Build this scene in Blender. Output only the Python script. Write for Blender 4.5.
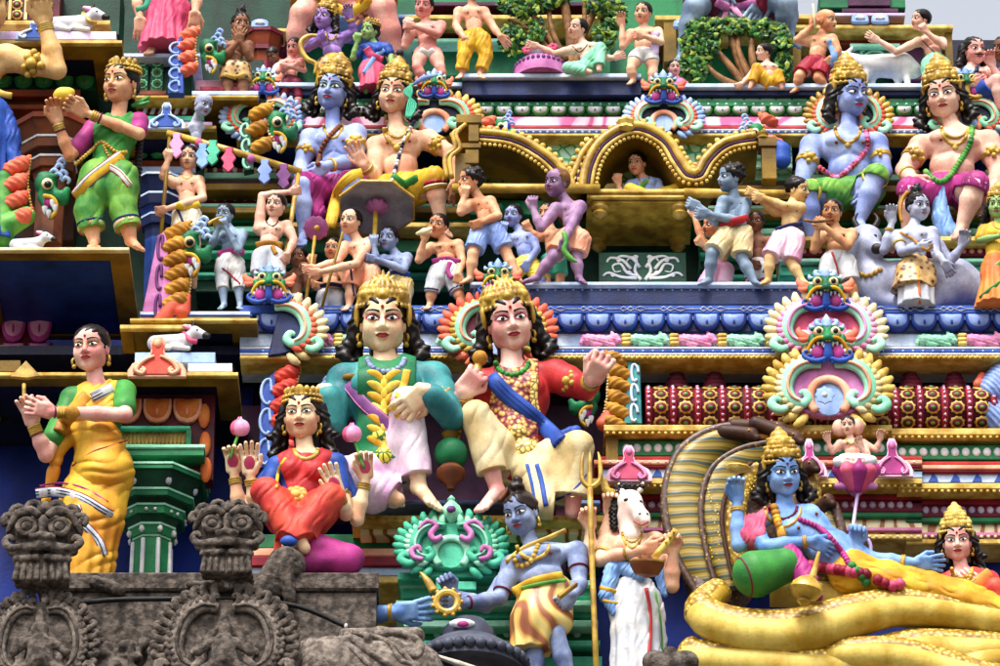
import bpy, math, random
import numpy as np
from mathutils import Matrix, Vector
for o in list(bpy.data.objects): bpy.data.objects.remove(o, do_unlink=True)
scene = bpy.context.scene
C = scene.collection
# ------------------------------------------------------------------ camera, light
ELEV = math.radians(28.0); DIST = 25.0; EYE = 1.6; FOVX = 0.2      # 5 m wide view at 25 m
cam_d = bpy.data.cameras.new('camera'); cam = bpy.data.objects.new('camera', cam_d); C.objects.link(cam)
cam_d.sensor_width = 36; cam_d.lens = 36 / FOVX; cam_d.clip_end = 3000; cam_d.clip_start = 0.1
cam.location = (0, -DIST * math.cos(ELEV), EYE); cam.rotation_euler = (math.pi / 2 + ELEV, 0, 0)
scene.camera = cam
world = bpy.data.worlds.new('World'); scene.world = world; world.use_nodes = True
wn = world.node_tree.nodes; wl = world.node_tree.links
bg = wn['Background']; sky = wn.new('ShaderNodeTexSky'); sky.sky_type = 'NISHITA'; sky.sun_disc = False
SUN_EL, SUN_AZ = math.radians(58), math.radians(-20)               # azimuth measured from the facade normal
sky.sun_elevation = SUN_EL; sky.sun_rotation = math.pi - SUN_AZ
sky.air_density = 1.0; sky.dust_density = 6.0; sky.ozone_density = 1.0
hs = wn.new('ShaderNodeHueSaturation'); hs.inputs['Saturation'].default_value = 0.3; hs.inputs['Value'].default_value = 2.2
wl.new(sky.outputs[0], hs.inputs['Color']); wl.new(hs.outputs[0], bg.inputs['Color'])
bg.inputs['Strength'].default_value = 0.15
sun_d = bpy.data.lights.new('sun', 'SUN'); sun = bpy.data.objects.new('sun', sun_d); C.objects.link(sun)
sun_d.energy = 3.2; sun_d.angle = math.radians(11); sun_d.color = (1.0, 0.96, 0.9)
sdir = Vector((math.sin(SUN_AZ) * math.cos(SUN_EL), -math.cos(SUN_AZ) * math.cos(SUN_EL), math.sin(SUN_EL)))
sun.rotation_euler = (-sdir).to_track_quat('-Z', 'Y').to_euler()
sun.location = sdir * 60
vs = scene.view_settings; vs.view_transform = 'Standard'; vs.look = 'None'; vs.exposure = -0.1; vs.gamma = 1
vs.use_curve_mapping = False
# ------------------------------------------------------------------ pixel rays
SE, CE = math.sin(ELEV), math.cos(ELEV)
CAM = np.array([0, -DIST * CE, EYE]); FW = np.array([0, CE, SE]); UP = np.array([0, -SE, CE]); RT = np.array([1., 0, 0])
def P(px, py, y):
    """the point of the vertical plane at depth y (metres) that lies on the ray of photo pixel px,py"""
    r = FW + ((px - 500) / 1000 * FOVX) * RT + ((333 - py) / 1000 * FOVX) * UP
    return CAM + r * ((y - CAM[1]) / r[1])
def SC(px, py, y):
    return float(P(px + 1, py, y)[0] - P(px, py, y)[0])
# ------------------------------------------------------------------ materials
MATS = {}
def lin(h):
    c = [int(h[i:i + 2], 16) / 255 for i in (0, 2, 4)]
    return [v / 12.92 if v <= .04045 else ((v + .055) / 1.055) ** 2.4 for v in c]
def newmat(name):
    m = bpy.data.materials.new(name); m.use_nodes = True
    nt = m.node_tree; return m, nt, nt.nodes, nt.links, nt.nodes['Principled BSDF']
def paint(name, c1, c2=None, rough=.5, grime=.35, scale=7., metal=0., bump=.25, spec=.2, soft=.12, mid=.5):
    """brushed enamel on plaster: two hues that drift into each other, dust and flaking specks"""
    if name in MATS: return MATS[name]
    m, nt, N, L, b = newmat(name)
    tc = N.new('ShaderNodeTexCoord'); g = N.new('ShaderNodeNewGeometry')
    n1 = N.new('ShaderNodeTexNoise'); n1.inputs['Scale'].default_value = scale; n1.inputs['Detail'].default_value = 3
    L.new(g.outputs['Position'], n1.inputs['Vector'])
    r1 = N.new('ShaderNodeValToRGB'); r1.color_ramp.elements[0].position = mid - soft; r1.color_ramp.elements[1].position = mid + soft
    a = lin(c1); c = lin(c2) if c2 else [v * .78 for v in a]
    r1.color_ramp.elements[0].color = (*a, 1); r1.color_ramp.elements[1].color = (*c, 1)
    L.new(n1.outputs[0], r1.inputs[0])
    n2 = N.new('ShaderNodeTexNoise'); n2.inputs['Scale'].default_value = 55; n2.inputs['Detail'].default_value = 6; n2.inputs['Roughness'].default_value = .7
    L.new(g.outputs['Position'], n2.inputs['Vector'])
    r2 = N.new('ShaderNodeValToRGB'); r2.color_ramp.elements[0].position = .52; r2.color_ramp.elements[1].position = .74
    r2.color_ramp.elements[0].color = (0, 0, 0, 1); r2.color_ramp.elements[1].color = (grime, grime, grime, 1)
    L.new(n2.outputs[0], r2.inputs[0])
    mx = N.new('ShaderNodeMix'); mx.data_type = 'RGBA'
    # rain streaks
    mp = N.new('ShaderNodeMapping'); mp.inputs['Scale'].default_value = (34, 34, 3.5); L.new(g.outputs['Position'], mp.inputs['Vector'])
    n4 = N.new('ShaderNodeTexNoise'); n4.inputs['Scale'].default_value = 1; n4.inputs['Detail'].default_value = 3; L.new(mp.outputs[0], n4.inputs['Vector'])
    r4 = N.new('ShaderNodeMapRange'); r4.inputs[1].default_value = .54; r4.inputs[2].default_value = .78; r4.inputs[3].default_value = 0; r4.inputs[4].default_value = grime * .75; L.new(n4.outputs[0], r4.inputs[0])
    ad = N.new('ShaderNodeMath'); ad.operation = 'MAXIMUM'; L.new(r2.outputs[0], ad.inputs[0]); L.new(r4.outputs[0], ad.inputs[1])
    L.new(ad.outputs[0], mx.inputs[0]); L.new(r1.outputs[0], mx.inputs[6]); mx.inputs[7].default_value = (.045, .035, .03, 1)
    L.new(mx.outputs[2], b.inputs['Base Color'])
    b.inputs['Roughness'].default_value = rough; b.inputs['Metallic'].default_value = metal
    b.inputs['Specular IOR Level'].default_value = spec
    n3 = N.new('ShaderNodeTexNoise'); n3.inputs['Scale'].default_value = 90 if bump < .6 else 42; n3.inputs['Detail'].default_value = 4 if bump < .6 else 8
    L.new(g.outputs['Position'], n3.inputs['Vector'])
    bp = N.new('ShaderNodeBump'); bp.inputs['Strength'].default_value = bump; bp.inputs['Distance'].default_value = .006 if bump < .6 else .013
    L.new(n3.outputs[0], bp.inputs['Height']); L.new(bp.outputs[0], b.inputs['Normal'])
    MATS[name] = m; return m
PAL = {}
def defs(s):
    for ln in s.strip().splitlines():
        t = ln.split(); PAL[t[0]] = (t[1], t[2] if len(t) > 2 and t[2] != '-' else None, dict((k, float(v)) for k, v in (q.split('=') for q in t[3:])))
def M(n):
    if not isinstance(n, str): return n
    if n in MATS: return MATS[n]
    c1, c2, kw = PAL[n]; return paint(n, c1, c2, **kw)
defs('''
fair e8bd9c d6977a scale=9
kingskin f0d9b0 e2ad88 scale=9 grime=.2
rosyskin eabfae d98f88 scale=9 grime=.25
pale e8bda6 d29a86 scale=9
pinkskin e4aa98 d2827a scale=9
tan cf9e74 b0764e scale=9
brown 96664a 6e4430 scale=9
gilt e0bc84 c99a5c scale=9
orangeskin dfae88 c8835c scale=9
blue a2b0dc 7484c0 scale=9
deepblue 6a78b8 454f94 scale=9
greyblue 8fa3b8 64788f scale=9
skyblue 8ab0e0 5f86c4 scale=9
slate 9aa8c8 66749c scale=9
lilac 9a86b8 6f5a92 scale=9
violet a080c0 7a58a0 scale=9
mauve a582a2 7c5a80 scale=9
palegrey b9bdd0 8d92ae scale=9
greenskin 93b56f 6b9450 scale=9
gold c9a43c 94701c rough=.36 grime=.3 scale=14 spec=.5
goldlight d9bd66 ac8630 rough=.38 grime=.35 scale=14
ochre 8c6c18 5e460e rough=.5 grime=.5 scale=5
golddark 7a5c14 54400e rough=.55 grime=.5 scale=5
cream e0d2a8 c4aa74 grime=.3
ivory dfd6c2 c0b096 grime=.3
white d4d1cc b0b4be grime=.3
offwhite dcdcdc b9c0cc grime=.4
mint a5dcc0 7cc3a0 grime=.3
turquoise 4fb894 2f9474 grime=.35
emerald 1f7a48 12583a grime=.4
green 3f8f3c 2a6c33 grime=.35
limegreen 74a844 2f7430 scale=8
leafgreen 6fae4a 2d7a34 scale=8
darkgreen 12402e 0b2a20 grime=.4
bottle 0f4a34 0a3024 grime=.4
teal 3f8f8f 24686f scale=8
navy 1b2a58 121c42 grime=.4
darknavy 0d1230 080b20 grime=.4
royal 2c52a8 1d3c88 grime=.35
cobalt 1e3c92 152a70 grime=.35
wallblue 142e86 0d1f60 grime=.4 scale=3 spec=.15
paleblue a8bfe4 7f9ed2 grime=.3
iceblue cfdcf0 a8bfe0 grime=.3
cloudblue 8fa6da 6a82c2 grime=.3
red c23434 941f26 grime=.35
scarlet d8503c b43030 scale=8
crimson 9c1f34 74142a grime=.35
maroon 5e1526 3f0d1a grime=.4
wine 7a2038 561428 grime=.4
coral e87a5a cf5540 grime=.3
orange e08a3c c8642c grime=.3
peach f0b494 dc8a68 grime=.3
pink e59ac0 d272a4 grime=.3
rose d9607e b83c62 grime=.3
palepink f2ccdc e2a0c0 grime=.3
magenta b43a86 862664 grime=.35
purple 7a3f7e 552a5c grime=.4
mauvepink c97fb4 a3568f grime=.35
plum 4a1f42 33132e grime=.4
lavender d9cbe4 b59ac8 grime=.3
lilacpink e4d4de c89cc0 grime=.3 scale=5
yellow dcb436 be861c scale=8 grime=.25
saree e0b838 c47a24 scale=5 soft=.22 grime=.25
lemon e0ca54 c4a428 grime=.25
amber c08a2e 92601a scale=8
brownpaint 7c4426 552c18 grime=.4
umber 4a2c1e 321c14 grime=.4
rust 8c3c1c 6a2a14 grime=.4
black 16130f 0c0a0a rough=.35 grime=.1
hairblack 1a1413 100c0c rough=.32 grime=.15
hairbrown 2a1c18 1a100e rough=.35 grime=.15
eyewhite f2efe8 e0dad0 rough=.25 grime=.05 bump=.02
eyedark 160d0a 100806 rough=.2 grime=.0 bump=.02
lipred 9c2a30 84202a rough=.35 grime=.1
liprose b84a50 9c363e rough=.35 grime=.1
tilakred a81c1c 8c1414 grime=.1
greystone 665c54 332d29 rough=.9 grime=.85 scale=26 bump=.95
lightstone 857a70 544b45 rough=.9 grime=.85 scale=28 bump=.95
cable 101216 08090a rough=.5 grime=.3
pipewhite cfc9bb aaa394 rough=.6 grime=.5
featherdark 3c4048 2a2c33 rough=.6
ashgrey a8a8ae 7e8088 grime=.4
leaf 3f7a2c 22561f scale=25 rough=.45
leafyellow 8a9a32 5f7a26 scale=25 rough=.45
leafdark 1f4a24 12331a scale=25 rough=.5
bark 8a6038 5e3e22 scale=20 rough=.6
hornblack 2a2624 1a1716 rough=.45
coilyellow d8c064 b08c2c scale=6 grime=.3
horsewhite efe4da d8c0b4 scale=9 grime=.25
ash 4b5060 343846 rough=.5 grime=.4
''')
# patterned cloth and skins
def pattern(name, kind, cols, scale, **kw):
    m, nt, N, L, b = newmat(name)
    g = N.new('ShaderNodeNewGeometry')
    if kind == 'wave':
        t = N.new('ShaderNodeTexWave'); t.inputs['Scale'].default_value = scale; t.inputs['Distortion'].default_value = kw.get('dist', 2.)
        t.inputs['Detail'].default_value = 1; t.bands_direction = kw.get('dir', 'X')
        out = t.outputs[1]
    else:
        t = N.new('ShaderNodeTexVoronoi'); t.inputs['Scale'].default_value = scale; out = t.outputs['Distance']
        if kind == 'cells': t.feature = 'DISTANCE_TO_EDGE'
    L.new(g.outputs['Position'], t.inputs['Vector'])
    r = N.new('ShaderNodeValToRGB'); els = r.color_ramp.elements
    r.color_ramp.interpolation = kw.get('interp', 'EASE')
    els[0].position, els[0].color = cols[0][0], (*lin(cols[0][1]), 1)
    els[1].position, els[1].color = cols[1][0], (*lin(cols[1][1]), 1)
    for p, c in cols[2:]:
        e = els.new(p); e.color = (*lin(c), 1)
    L.new(out, r.inputs[0]); L.new(r.outputs[0], b.inputs['Base Color'])
    b.inputs['Roughness'].default_value = .45
    bp = N.new('ShaderNodeBump'); bp.inputs['Strength'].default_value = kw.get('bump', .6); bp.inputs['Distance'].default_value = .01
    bp.invert = kw.get('inv', True)
    L.new(out, bp.inputs['Height']); L.new(bp.outputs[0], b.inputs['Normal'])
    MATS[name] = m; return m
pattern('brocade', 'f1', [(.25, 'd8b45a'), (.62, '8a2030'), (.8, '4a1020')], 42)
pattern('goldleaf', 'cells', [(.02, '6b4a12'), (.14, 'e2c162'), (.5, 'f0dc90')], 34, inv=False)
pattern('limeleaf', 'cells', [(.03, '2c5a1c'), (.12, 'd4cc30'), (.5, 'ece060')], 26, inv=False)
pattern('leopard', 'f1', [(.30, '4a2c1c'), (.42, 'b08850'), (.8, 'c9a468')], 34, bump=.1)
pattern('tigerskin', 'wave', [(.12, '94583a'), (.4, 'cf9a48'), (.75, 'e2c878')], 3.5, dist=9, bump=.1, dir='DIAGONAL')
pattern('snakescale', 'f1', [(.22, 'e6d27a'), (.36, 'b08a1e'), (.8, '7c5a14')], 46, bump=.2)
pattern('snakebelly', 'wave', [(.06, '2c4440'), (.2, '8a7428'), (.6, '6e5814'), (.95, 'a08a38')], 5.5, dist=2.2, bump=.25, dir='Z')
pattern('snakeback', 'f1', [(.12, 'b89a48'), (.24, '5a3c2a'), (.8, '3a2620')], 48, bump=.1)
pattern('pinkmarble', 'wave', [(.05, 'd2508c'), (.3, 'f2b8d4'), (.9, 'f6d8e6')], 2.2, dist=14, bump=.05)
pattern('greenlattice', 'cells', [(.05, '3f9a5a'), (.1, 'a8dcbc'), (.6, 'c9ecd8')], 16, bump=.1)
pattern('bluescroll', 'wave', [(.25, '2c4fae'), (.5, '4f78d0'), (.62, 'dfe8f6')], 5, dist=9, bump=.3)
pattern('creamscroll', 'wave', [(.12, '9a5a2a'), (.22, 'ead59a'), (.9, 'f2e4ba')], 4, dist=8, bump=.1)
pattern('beadgarland', 'f1', [(.3, 'e0506c'), (.6, '9a1c3a'), (.8, '5a0e22')], 90)
pattern('flowergreen', 'f1', [(.3, '5aa04a'), (.6, '2c6a30'), (.8, '163c1c')], 80)
# ------------------------------------------------------------------ objects
def link(o, parent=None):
    C.objects.link(o)
    if parent: o.parent = parent
    return o
def tagit(o, label=None, cat=None, group=None, kind=None):
    if label: o['label'] = label
    if cat: o['category'] = cat
    if group: o['group'] = group
    if kind: o['kind'] = kind
    return o
def root(name, loc, label, cat, group=None):
    o = bpy.data.objects.new(name, None); o.location = loc; o.empty_display_size = .05
    return tagit(link(o), label, cat, group)
def nmesh(name, V, Fq, mats, midx=None, smooth=True):
    """mesh from arrays; Fq (n,4) quads or list of tuples"""
    me = bpy.data.meshes.new(name)
    V = np.asarray(V, dtype=np.float32)
    if isinstance(Fq, np.ndarray):
        n, k = Fq.shape
        me.vertices.add(len(V)); me.vertices.foreach_set('co', V.ravel())
        me.loops.add(n * k); me.loops.foreach_set('vertex_index', Fq.astype(np.int32).ravel())
        me.polygons.add(n); me.polygons.foreach_set('loop_start', np.arange(0, n * k, k, dtype=np.int32))
        if smooth: me.polygons.foreach_set('use_smooth', np.ones(n, dtype=bool))
        me.update(calc_edges=True)
    else:
        me.from_pydata(V.tolist(), [], [tuple(f) for f in Fq])
        if smooth: me.polygons.foreach_set('use_smooth', np.ones(len(me.polygons), dtype=bool))
    for m in (mats if isinstance(mats, (list, tuple)) else [mats]): me.materials.append(M(m))
    if midx is not None: me.polygons.foreach_set('material_index', np.asarray(midx, dtype=np.int32)); me.update()
    return me
def part(name, me, parent, mat4=None):
    o = link(bpy.data.objects.new(name, me), parent)
    if mat4 is not None: o.matrix_local = mat4
    return o
# ------------------------------------------------------------------ explicit meshes
class MB:
    def __init__(s): s.v = []; s.f = []; s.m = []; s.n = 0; s.cur = 0
    def add(s, V, F):
        V = np.asarray(V, float).reshape(-1, 3)
        s.v.append(V); s.f += [tuple(i + s.n for i in f) for f in F]; s.m += [s.cur] * len(F); s.n += len(V); return s
    def box(s, x0, x1, y0, y1, z0, z1, c=0.):
        if c <= 0:
            V = [(x, y, z) for x in (x0, x1) for y in (y0, y1) for z in (z0, z1)]
            return s.add(V, [(0, 1, 3, 2), (4, 6, 7, 5), (0, 4, 5, 1), (2, 3, 7, 6), (0, 2, 6, 4), (1, 5, 7, 3)])
        pr = [(y0 + c, z0), (y1, z0), (y1, z1), (y0 + c, z1), (y0, z1 - c), (y0, z0 + c)]
        V = [(x0, y, z) for y, z in pr] + [(x1, y, z) for y, z in pr]; k = len(pr)
        return s.add(V, [tuple(range(k)), tuple(range(2 * k - 1, k - 1, -1))] + [(i, i + k, (i + 1) % k + k, (i + 1) % k) for i in range(k)][::1])
    def sphere(s, c, r, nu=8, nv=6, Q=None):
        r = np.ones(3) * r; V = [(0, 0, 1)]
        for i in range(1, nv):
            a = math.pi * i / nv
            V += [(math.sin(a) * math.cos(2 * math.pi * j / nu), math.sin(a) * math.sin(2 * math.pi * j / nu), math.cos(a)) for j in range(nu)]
        V.append((0, 0, -1)); V = np.array(V) * r
        if Q is not None: V = V @ np.asarray(Q)          # rows of Q = local axes
        F = [(0, 1 + j, 1 + (j + 1) % nu) for j in range(nu)]
        for i in range(nv - 2):
            F += [(1 + i * nu + j, 1 + (i + 1) * nu + j, 1 + (i + 1) * nu + (j + 1) % nu, 1 + i * nu + (j + 1) % nu) for j in range(nu)]
        e = len(V) - 1; F += [(e, e - nu + (j + 1) % nu, e - nu + j) for j in range(nu)]
        return s.add(V + np.asarray(c, float), F)
    def lathe(s, prof, c=(0, 0, 0), n=16, axis=(0, 0, 1), rip=0, ripn=0, a0=0, caps=True):
        """prof: (radius, height) pairs, spun about axis"""
        ax = np.array(axis, float); ax /= np.linalg.norm(ax)
        u = np.cross(ax, (0, 1, 0) if abs(ax[1]) < .9 else (1, 0, 0)); u /= np.linalg.norm(u); w = np.cross(ax, u)
        V = []
        for r, h in prof:
            for j in range(n):
                t = 2 * math.pi * j / n + a0; q = r * (1 + rip * math.cos(ripn * t))
                V.append(np.asarray(c) + ax * h + (u * math.cos(t) + w * math.sin(t)) * q)
        F = [(i * n + j, i * n + (j + 1) % n, (i + 1) * n + (j + 1) % n, (i + 1) * n + j) for i in range(len(prof) - 1) for j in range(n)]
        if caps: F += [tuple(range(n - 1, -1, -1)), tuple(range((len(prof) - 1) * n, len(prof) * n))]
        return s.add(V, F)
    def tube(s, pts, r, n=8, smooth=3, normal=None, flat=1., closed=False):
        """sweep; r scalar or per point; normal: flatten direction, flat = thickness/width"""
        pts = np.asarray(pts, float); r = np.broadcast_to(np.asarray(r, float), (len(pts),))
        if smooth > 1: pts, r = crom(pts, r, smooth, closed)
        m = len(pts); T = np.gradient(pts, axis=0)
        if closed: T = np.roll(pts, -1, 0) - np.roll(pts, 1, 0)
        T /= np.linalg.norm(T, axis=1)[:, None] + 1e-9
        V = []; nprev = np.array(normal if normal is not None else (.1, -1, .2), float)
        for i in range(m):
            nn = np.array(normal, float) if normal is not None else nprev
            nn = nn - T[i] * nn.dot(T[i]); L_ = np.linalg.norm(nn)
            nn = nn / L_ if L_ > 1e-6 else nprev
            nprev = nn; b = np.cross(T[i], nn)
            for j in range(n):
                a = 2 * math.pi * j / n
                V.append(pts[i] + b * math.cos(a) * r[i] + nn * math.sin(a) * r[i] * flat)
        F = [(i * n + j, i * n + (j + 1) % n, (i + 1) * n + (j + 1) % n, (i + 1) * n + j) for i in range(m - 1) for j in range(n)]
        if closed: F += [((m - 1) * n + j, (m - 1) * n + (j + 1) % n, (j + 1) % n, j) for j in range(n)]
        else: F += [tuple(range(n - 1, -1, -1)), tuple(range((m - 1) * n, m * n))]
        return s.add(V, F)
    def prism(s, poly, f0, f1, bev=0., dome=0.):
        """outline in (x,z), from forward f0 (back) to f1 (front); y = -f; bev shrinks the front rim"""
        poly = np.asarray(poly, float); k = len(poly); c = poly.mean(0)
        A = np.roll(poly, -1, 0) - np.roll(poly, 1, 0); nrm = np.stack([A[:, 1], -A[:, 0]], 1); nrm /= np.linalg.norm(nrm, axis=1)[:, None] + 1e-9
        area = .5 * np.sum(poly[:, 0] * np.roll(poly[:, 1], -1) - np.roll(poly[:, 0], -1) * poly[:, 1])
        sg = 1 if area > 0 else -1
        if sg < 0: poly = poly[::-1]; nrm = -nrm[::-1]
        inn = poly - nrm * bev
        V = [(x, -f0, z) for x, z in poly] + [(x, -(f1 - bev), z) for x, z in poly] + [(x, -f1, z) for x, z in inn] + [(c[0], -(f1 + dome), c[1])]
        F = [tuple(range(k - 1, -1, -1))]
        for L_ in (0, k): F += [(L_ + i, L_ + (i + 1) % k, L_ + k + (i + 1) % k, L_ + k + i) for i in range(k)]
        F += [(2 * k + i, 2 * k + (i + 1) % k, 3 * k) for i in range(k)]
        return s.add(V, F)
    def mesh(s, name, mats, scale=1., smooth=True):
        V = np.concatenate(s.v) * scale
        return nmesh(name, V, s.f, mats, s.m, smooth)
def crom(pts, r, k, closed=False):
    n = len(pts); o = []; q = []
    g = (lambda i: i % n) if closed else (lambda i: min(max(i, 0), n - 1))
    for i in range(n if closed else n - 1):
        p0, p1, p2, p3 = (pts[g(i + d)] for d in (-1, 0, 1, 2))
        for j in range(k):
            t = j / k
            o.append(.5 * (2 * p1 + (p2 - p0) * t + (2 * p0 - 5 * p1 + 4 * p2 - p3) * t * t + (3 * p1 - p0 - 3 * p2 + p3) * t ** 3))
            q.append(r[g(i)] + (r[g(i + 1)] - r[g(i)]) * t)
    if not closed: o.append(pts[-1]); q.append(r[-1])
    return np.array(o), np.array(q)
def sharp(me, ang=35):
    try: me.set_sharp_from_angle(angle=math.radians(ang))
    except Exception: pass
    return me
# ------------------------------------------------------------------ implicit surfaces
class Pr:
    __slots__ = ('lo', 'hi', 'f', 'k', 'op')
    def __init__(s, lo, hi, f, k, op): s.lo, s.hi, s.f, s.k, s.op = np.asarray(lo, float), np.asarray(hi, float), f, k, op
def rc(a, b, ra, rb=None, k=0., op='u'):
    a = np.asarray(a, float); b = np.asarray(b, float); rb = ra if rb is None else rb
    d = b - a; bb = max(float(d @ d), 1e-9); ax, ay, az = map(float, a); bx, by, bz = map(float, d); dr = rb - ra
    def f(X, Y, Z):
        x = X - ax; y = Y - ay; z = Z - az
        h = np.clip((x * bx + y * by + z * bz) / bb, 0, 1)
        return np.sqrt((x - h * bx) ** 2 + (y - h * by) ** 2 + (z - h * bz) ** 2) - (ra + dr * h)
    m = max(ra, rb); return Pr(np.minimum(a, b) - m, np.maximum(a, b) + m, f, k, op)
def ell(c, r, Q=None, k=0., op='u'):
    c = np.asarray(c, float); r = np.asarray(r, float) * np.ones(3); Q = np.eye(3) if Q is None else np.asarray(Q, float)
    cx, cy, cz = map(float, c); q = Q.astype(np.float32)
    def f(X, Y, Z):
        x = X - cx; y = Y - cy; z = Z - cz
        k0 = 0; k1 = 0
        for i in range(3):
            u = (x * q[i, 0] + y * q[i, 1] + z * q[i, 2]) / r[i]
            k0 = k0 + u * u; k1 = k1 + (u / r[i]) ** 2
        k0 = np.sqrt(k0); return k0 * (k0 - 1) / (np.sqrt(k1) + 1e-6)
    ext = np.sqrt(((Q * r[:, None]) ** 2).sum(0)); return Pr(c - ext, c + ext, f, k, op)
def rbox(c, r, Q=None, rad=1., k=0., op='u'):
    c = np.asarray(c, float); r = np.asarray(r, float); Q = np.eye(3) if Q is None else np.asarray(Q, float)
    cx, cy, cz = map(float, c); q = Q.astype(np.float32)
    def f(X, Y, Z):
        x = X - cx; y = Y - cy; z = Z - cz; s = 0; mx = None
        for i in range(3):
            u = np.abs(x * q[i, 0] + y * q[i, 1] + z * q[i, 2]) - (r[i] - rad)
            s = s + np.maximum(u, 0) ** 2; mx = u if mx is None else np.maximum(mx, u)
        return np.sqrt(s) + np.minimum(mx, 0) - rad
    ext = (np.abs(Q) * r[:, None]).sum(0); return Pr(c - ext, c + ext, f, k, op)
def plane(p, n, k=0.):
    """keeps the side the normal points away from"""
    n = np.asarray(n, float); n = n / np.linalg.norm(n); w = float(n @ np.asarray(p, float)); nx, ny, nz = map(float, n)
    return Pr((-1e9,) * 3, (1e9,) * 3, lambda X, Y, Z: X * nx + Y * ny + Z * nz - w, k, 'i')
def disp(fn): return Pr((-1e9,) * 3, (1e9,) * 3, fn, 0, 'd')
def smin(a, b, k):
    if k <= 1e-6: return np.minimum(a, b)
    h = np.clip(.5 + .5 * (b - a) / k, 0, 1); return b + (a - b) * h - k * h * (1 - h)
def field(prims, vox):
    us = [p for p in prims if p.op == 'u']
    lo = np.min([p.lo for p in us], 0) - 3 * vox; hi = np.max([p.hi for p in us], 0) + 3 * vox
    n = np.maximum(np.ceil((hi - lo) / vox).astype(int) + 1, 4)
    F = np.full(n, 4 * vox + 6, np.float32)
    ax = [(lo[i] + vox * np.arange(n[i])).astype(np.float32) for i in range(3)]
    for p in prims:
        m = p.k + 2.5 * vox
        i0 = np.clip(np.floor((p.lo - m - lo) / vox), 0, n).astype(int); i1 = np.clip(np.ceil((p.hi + m - lo) / vox) + 1, 0, n).astype(int)
        if np.any(i1 <= i0): continue
        sl = tuple(slice(a, b) for a, b in zip(i0, i1))
        d = p.f(ax[0][sl[0]][:, None, None], ax[1][sl[1]][None, :, None], ax[2][sl[2]][None, None, :])
        if p.op == 'u': F[sl] = smin(F[sl], d, p.k)
        elif p.op == 's': F[sl] = -smin(-F[sl], d, p.k)
        elif p.op == 'i': F[sl] = -smin(-F[sl], -d, p.k)
        else: F[sl] = F[sl] + d
    return F, lo, vox
EDG = [(0, 1), (2, 3), (4, 5), (6, 7), (0, 2), (1, 3), (4, 6), (5, 7), (0, 4), (1, 5), (2, 6), (3, 7)]
CO = np.array([(i >> 2 & 1, i >> 1 & 1, i & 1) for i in range(8)])
def nets(F, lo, h):
    F = F.copy(); F[0] = F[-1] = 9; F[:, 0] = F[:, -1] = 9; F[:, :, 0] = F[:, :, -1] = 9
    S = F < 0
    c = np.zeros(np.array(F.shape) - 1, np.uint8)
    for a, b, d in CO: c += S[a:a + c.shape[0], b:b + c.shape[1], d:d + c.shape[2]]
    act = (c > 0) & (c < 8); ci = np.argwhere(act)
    if len(ci) == 0: return np.zeros((0, 3)), np.zeros((0, 4), int)
    idx = np.full(act.shape, -1, np.int32); idx[act] = np.arange(len(ci))
    val = np.stack([F[ci[:, 0] + a, ci[:, 1] + b, ci[:, 2] + d] for a, b, d in CO], 1)
    acc = np.zeros((len(ci), 3)); cnt = np.zeros(len(ci))
    for a, b in EDG:
        va, vb = val[:, a], val[:, b]; m = (va < 0) != (vb < 0)
        t = np.where(m, va / np.where(m, va - vb, 1), 0)
        p = CO[a] + (CO[b] - CO[a]) * t[:, None]
        acc += p * m[:, None]; cnt += m
    V = lo + (ci + acc / cnt[:, None]) * h
    Q = []
    for ax in range(3):
        u, w = (ax + 1) % 3, (ax + 2) % 3
        a = [slice(1, -1)] * 3; a[ax] = slice(0, -1); b = list(a); b[ax] = slice(1, None)
        Sa, Sb = S[tuple(a)], S[tuple(b)]
        e = np.argwhere(Sa != Sb)
        if not len(e): continue
        inside = Sa[tuple(e.T)]; off = np.ones(3, int); off[ax] = 0; e = e + off
        def cell(du, dw):
            q = e.copy(); q[:, u] -= du; q[:, w] -= dw; return idx[tuple(q.T)]
        q = np.stack([cell(1, 1), cell(0, 1), cell(0, 0), cell(1, 0)], 1)
        q[~inside] = q[~inside][:, ::-1]; Q.append(q)
    return V, np.concatenate(Q)
# ------------------------------------------------------------------ canonical head (unit = chin to skull top, faces -Y)
def he(x, f, z, a, b, c, k=.0, op='u'): return ell((x, -f, z), (a, b, c), None, k, op)
def hr(p, q, ra, rb=None, k=0., op='u'): return rc((p[0], -p[1], p[2]), (q[0], -q[1], q[2]), ra, rb, k, op)
def headprims(fem):
    j = 1.03 if fem else 1.05
    L = [he(0, -.05, .13, .345, .42, .37), he(0, .10, -.12, .285 * j, .30, .37, .1), he(0, .27, -.385, .10 * j, .10, .09, .1)]
    for s in (-1, 1):
        L += [he(s * .17, .25, -.12, .12, .12, .13, .1), he(s * .2, .02, -.24, .1 * j, .16, .14, .1)]
    L += [he(0, .2, .2, .26, .2, .22, .08)]
    for s in (-1, 1): L += [he(s * .155, .47, .02, .115, .12, .06, .06, 's')]
    for s in (-1, 1): L += [he(s * .15, .315, .02, .09, .075, .06, .012), hr((s * .07, .385, .115), (s * .25, .29, .13), .03, .02, .05)]
    L += [hr((0, .365, .08), (0, .47, -.105), .032, .052, .04)]
    for s in (-1, 1): L += [he(s * .052, .415, -.125, .045, .045, .036, .025)]
    L += [he(0, .385, -.222, .11, .052, .028, .02), he(0, .378, -.272, .085, .056, .034, .02), hr((-.1, .43, -.245), (.1, .43, -.245), .009, .009, .012, 's')]
    for s in (-1, 1): L += [he(s * .345, -.02, -.02, .035, .085, .14, .02), he(s * .375, -.01, .0, .02, .045, .09, .02, 's')]
    return L
HEADS = {}
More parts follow.
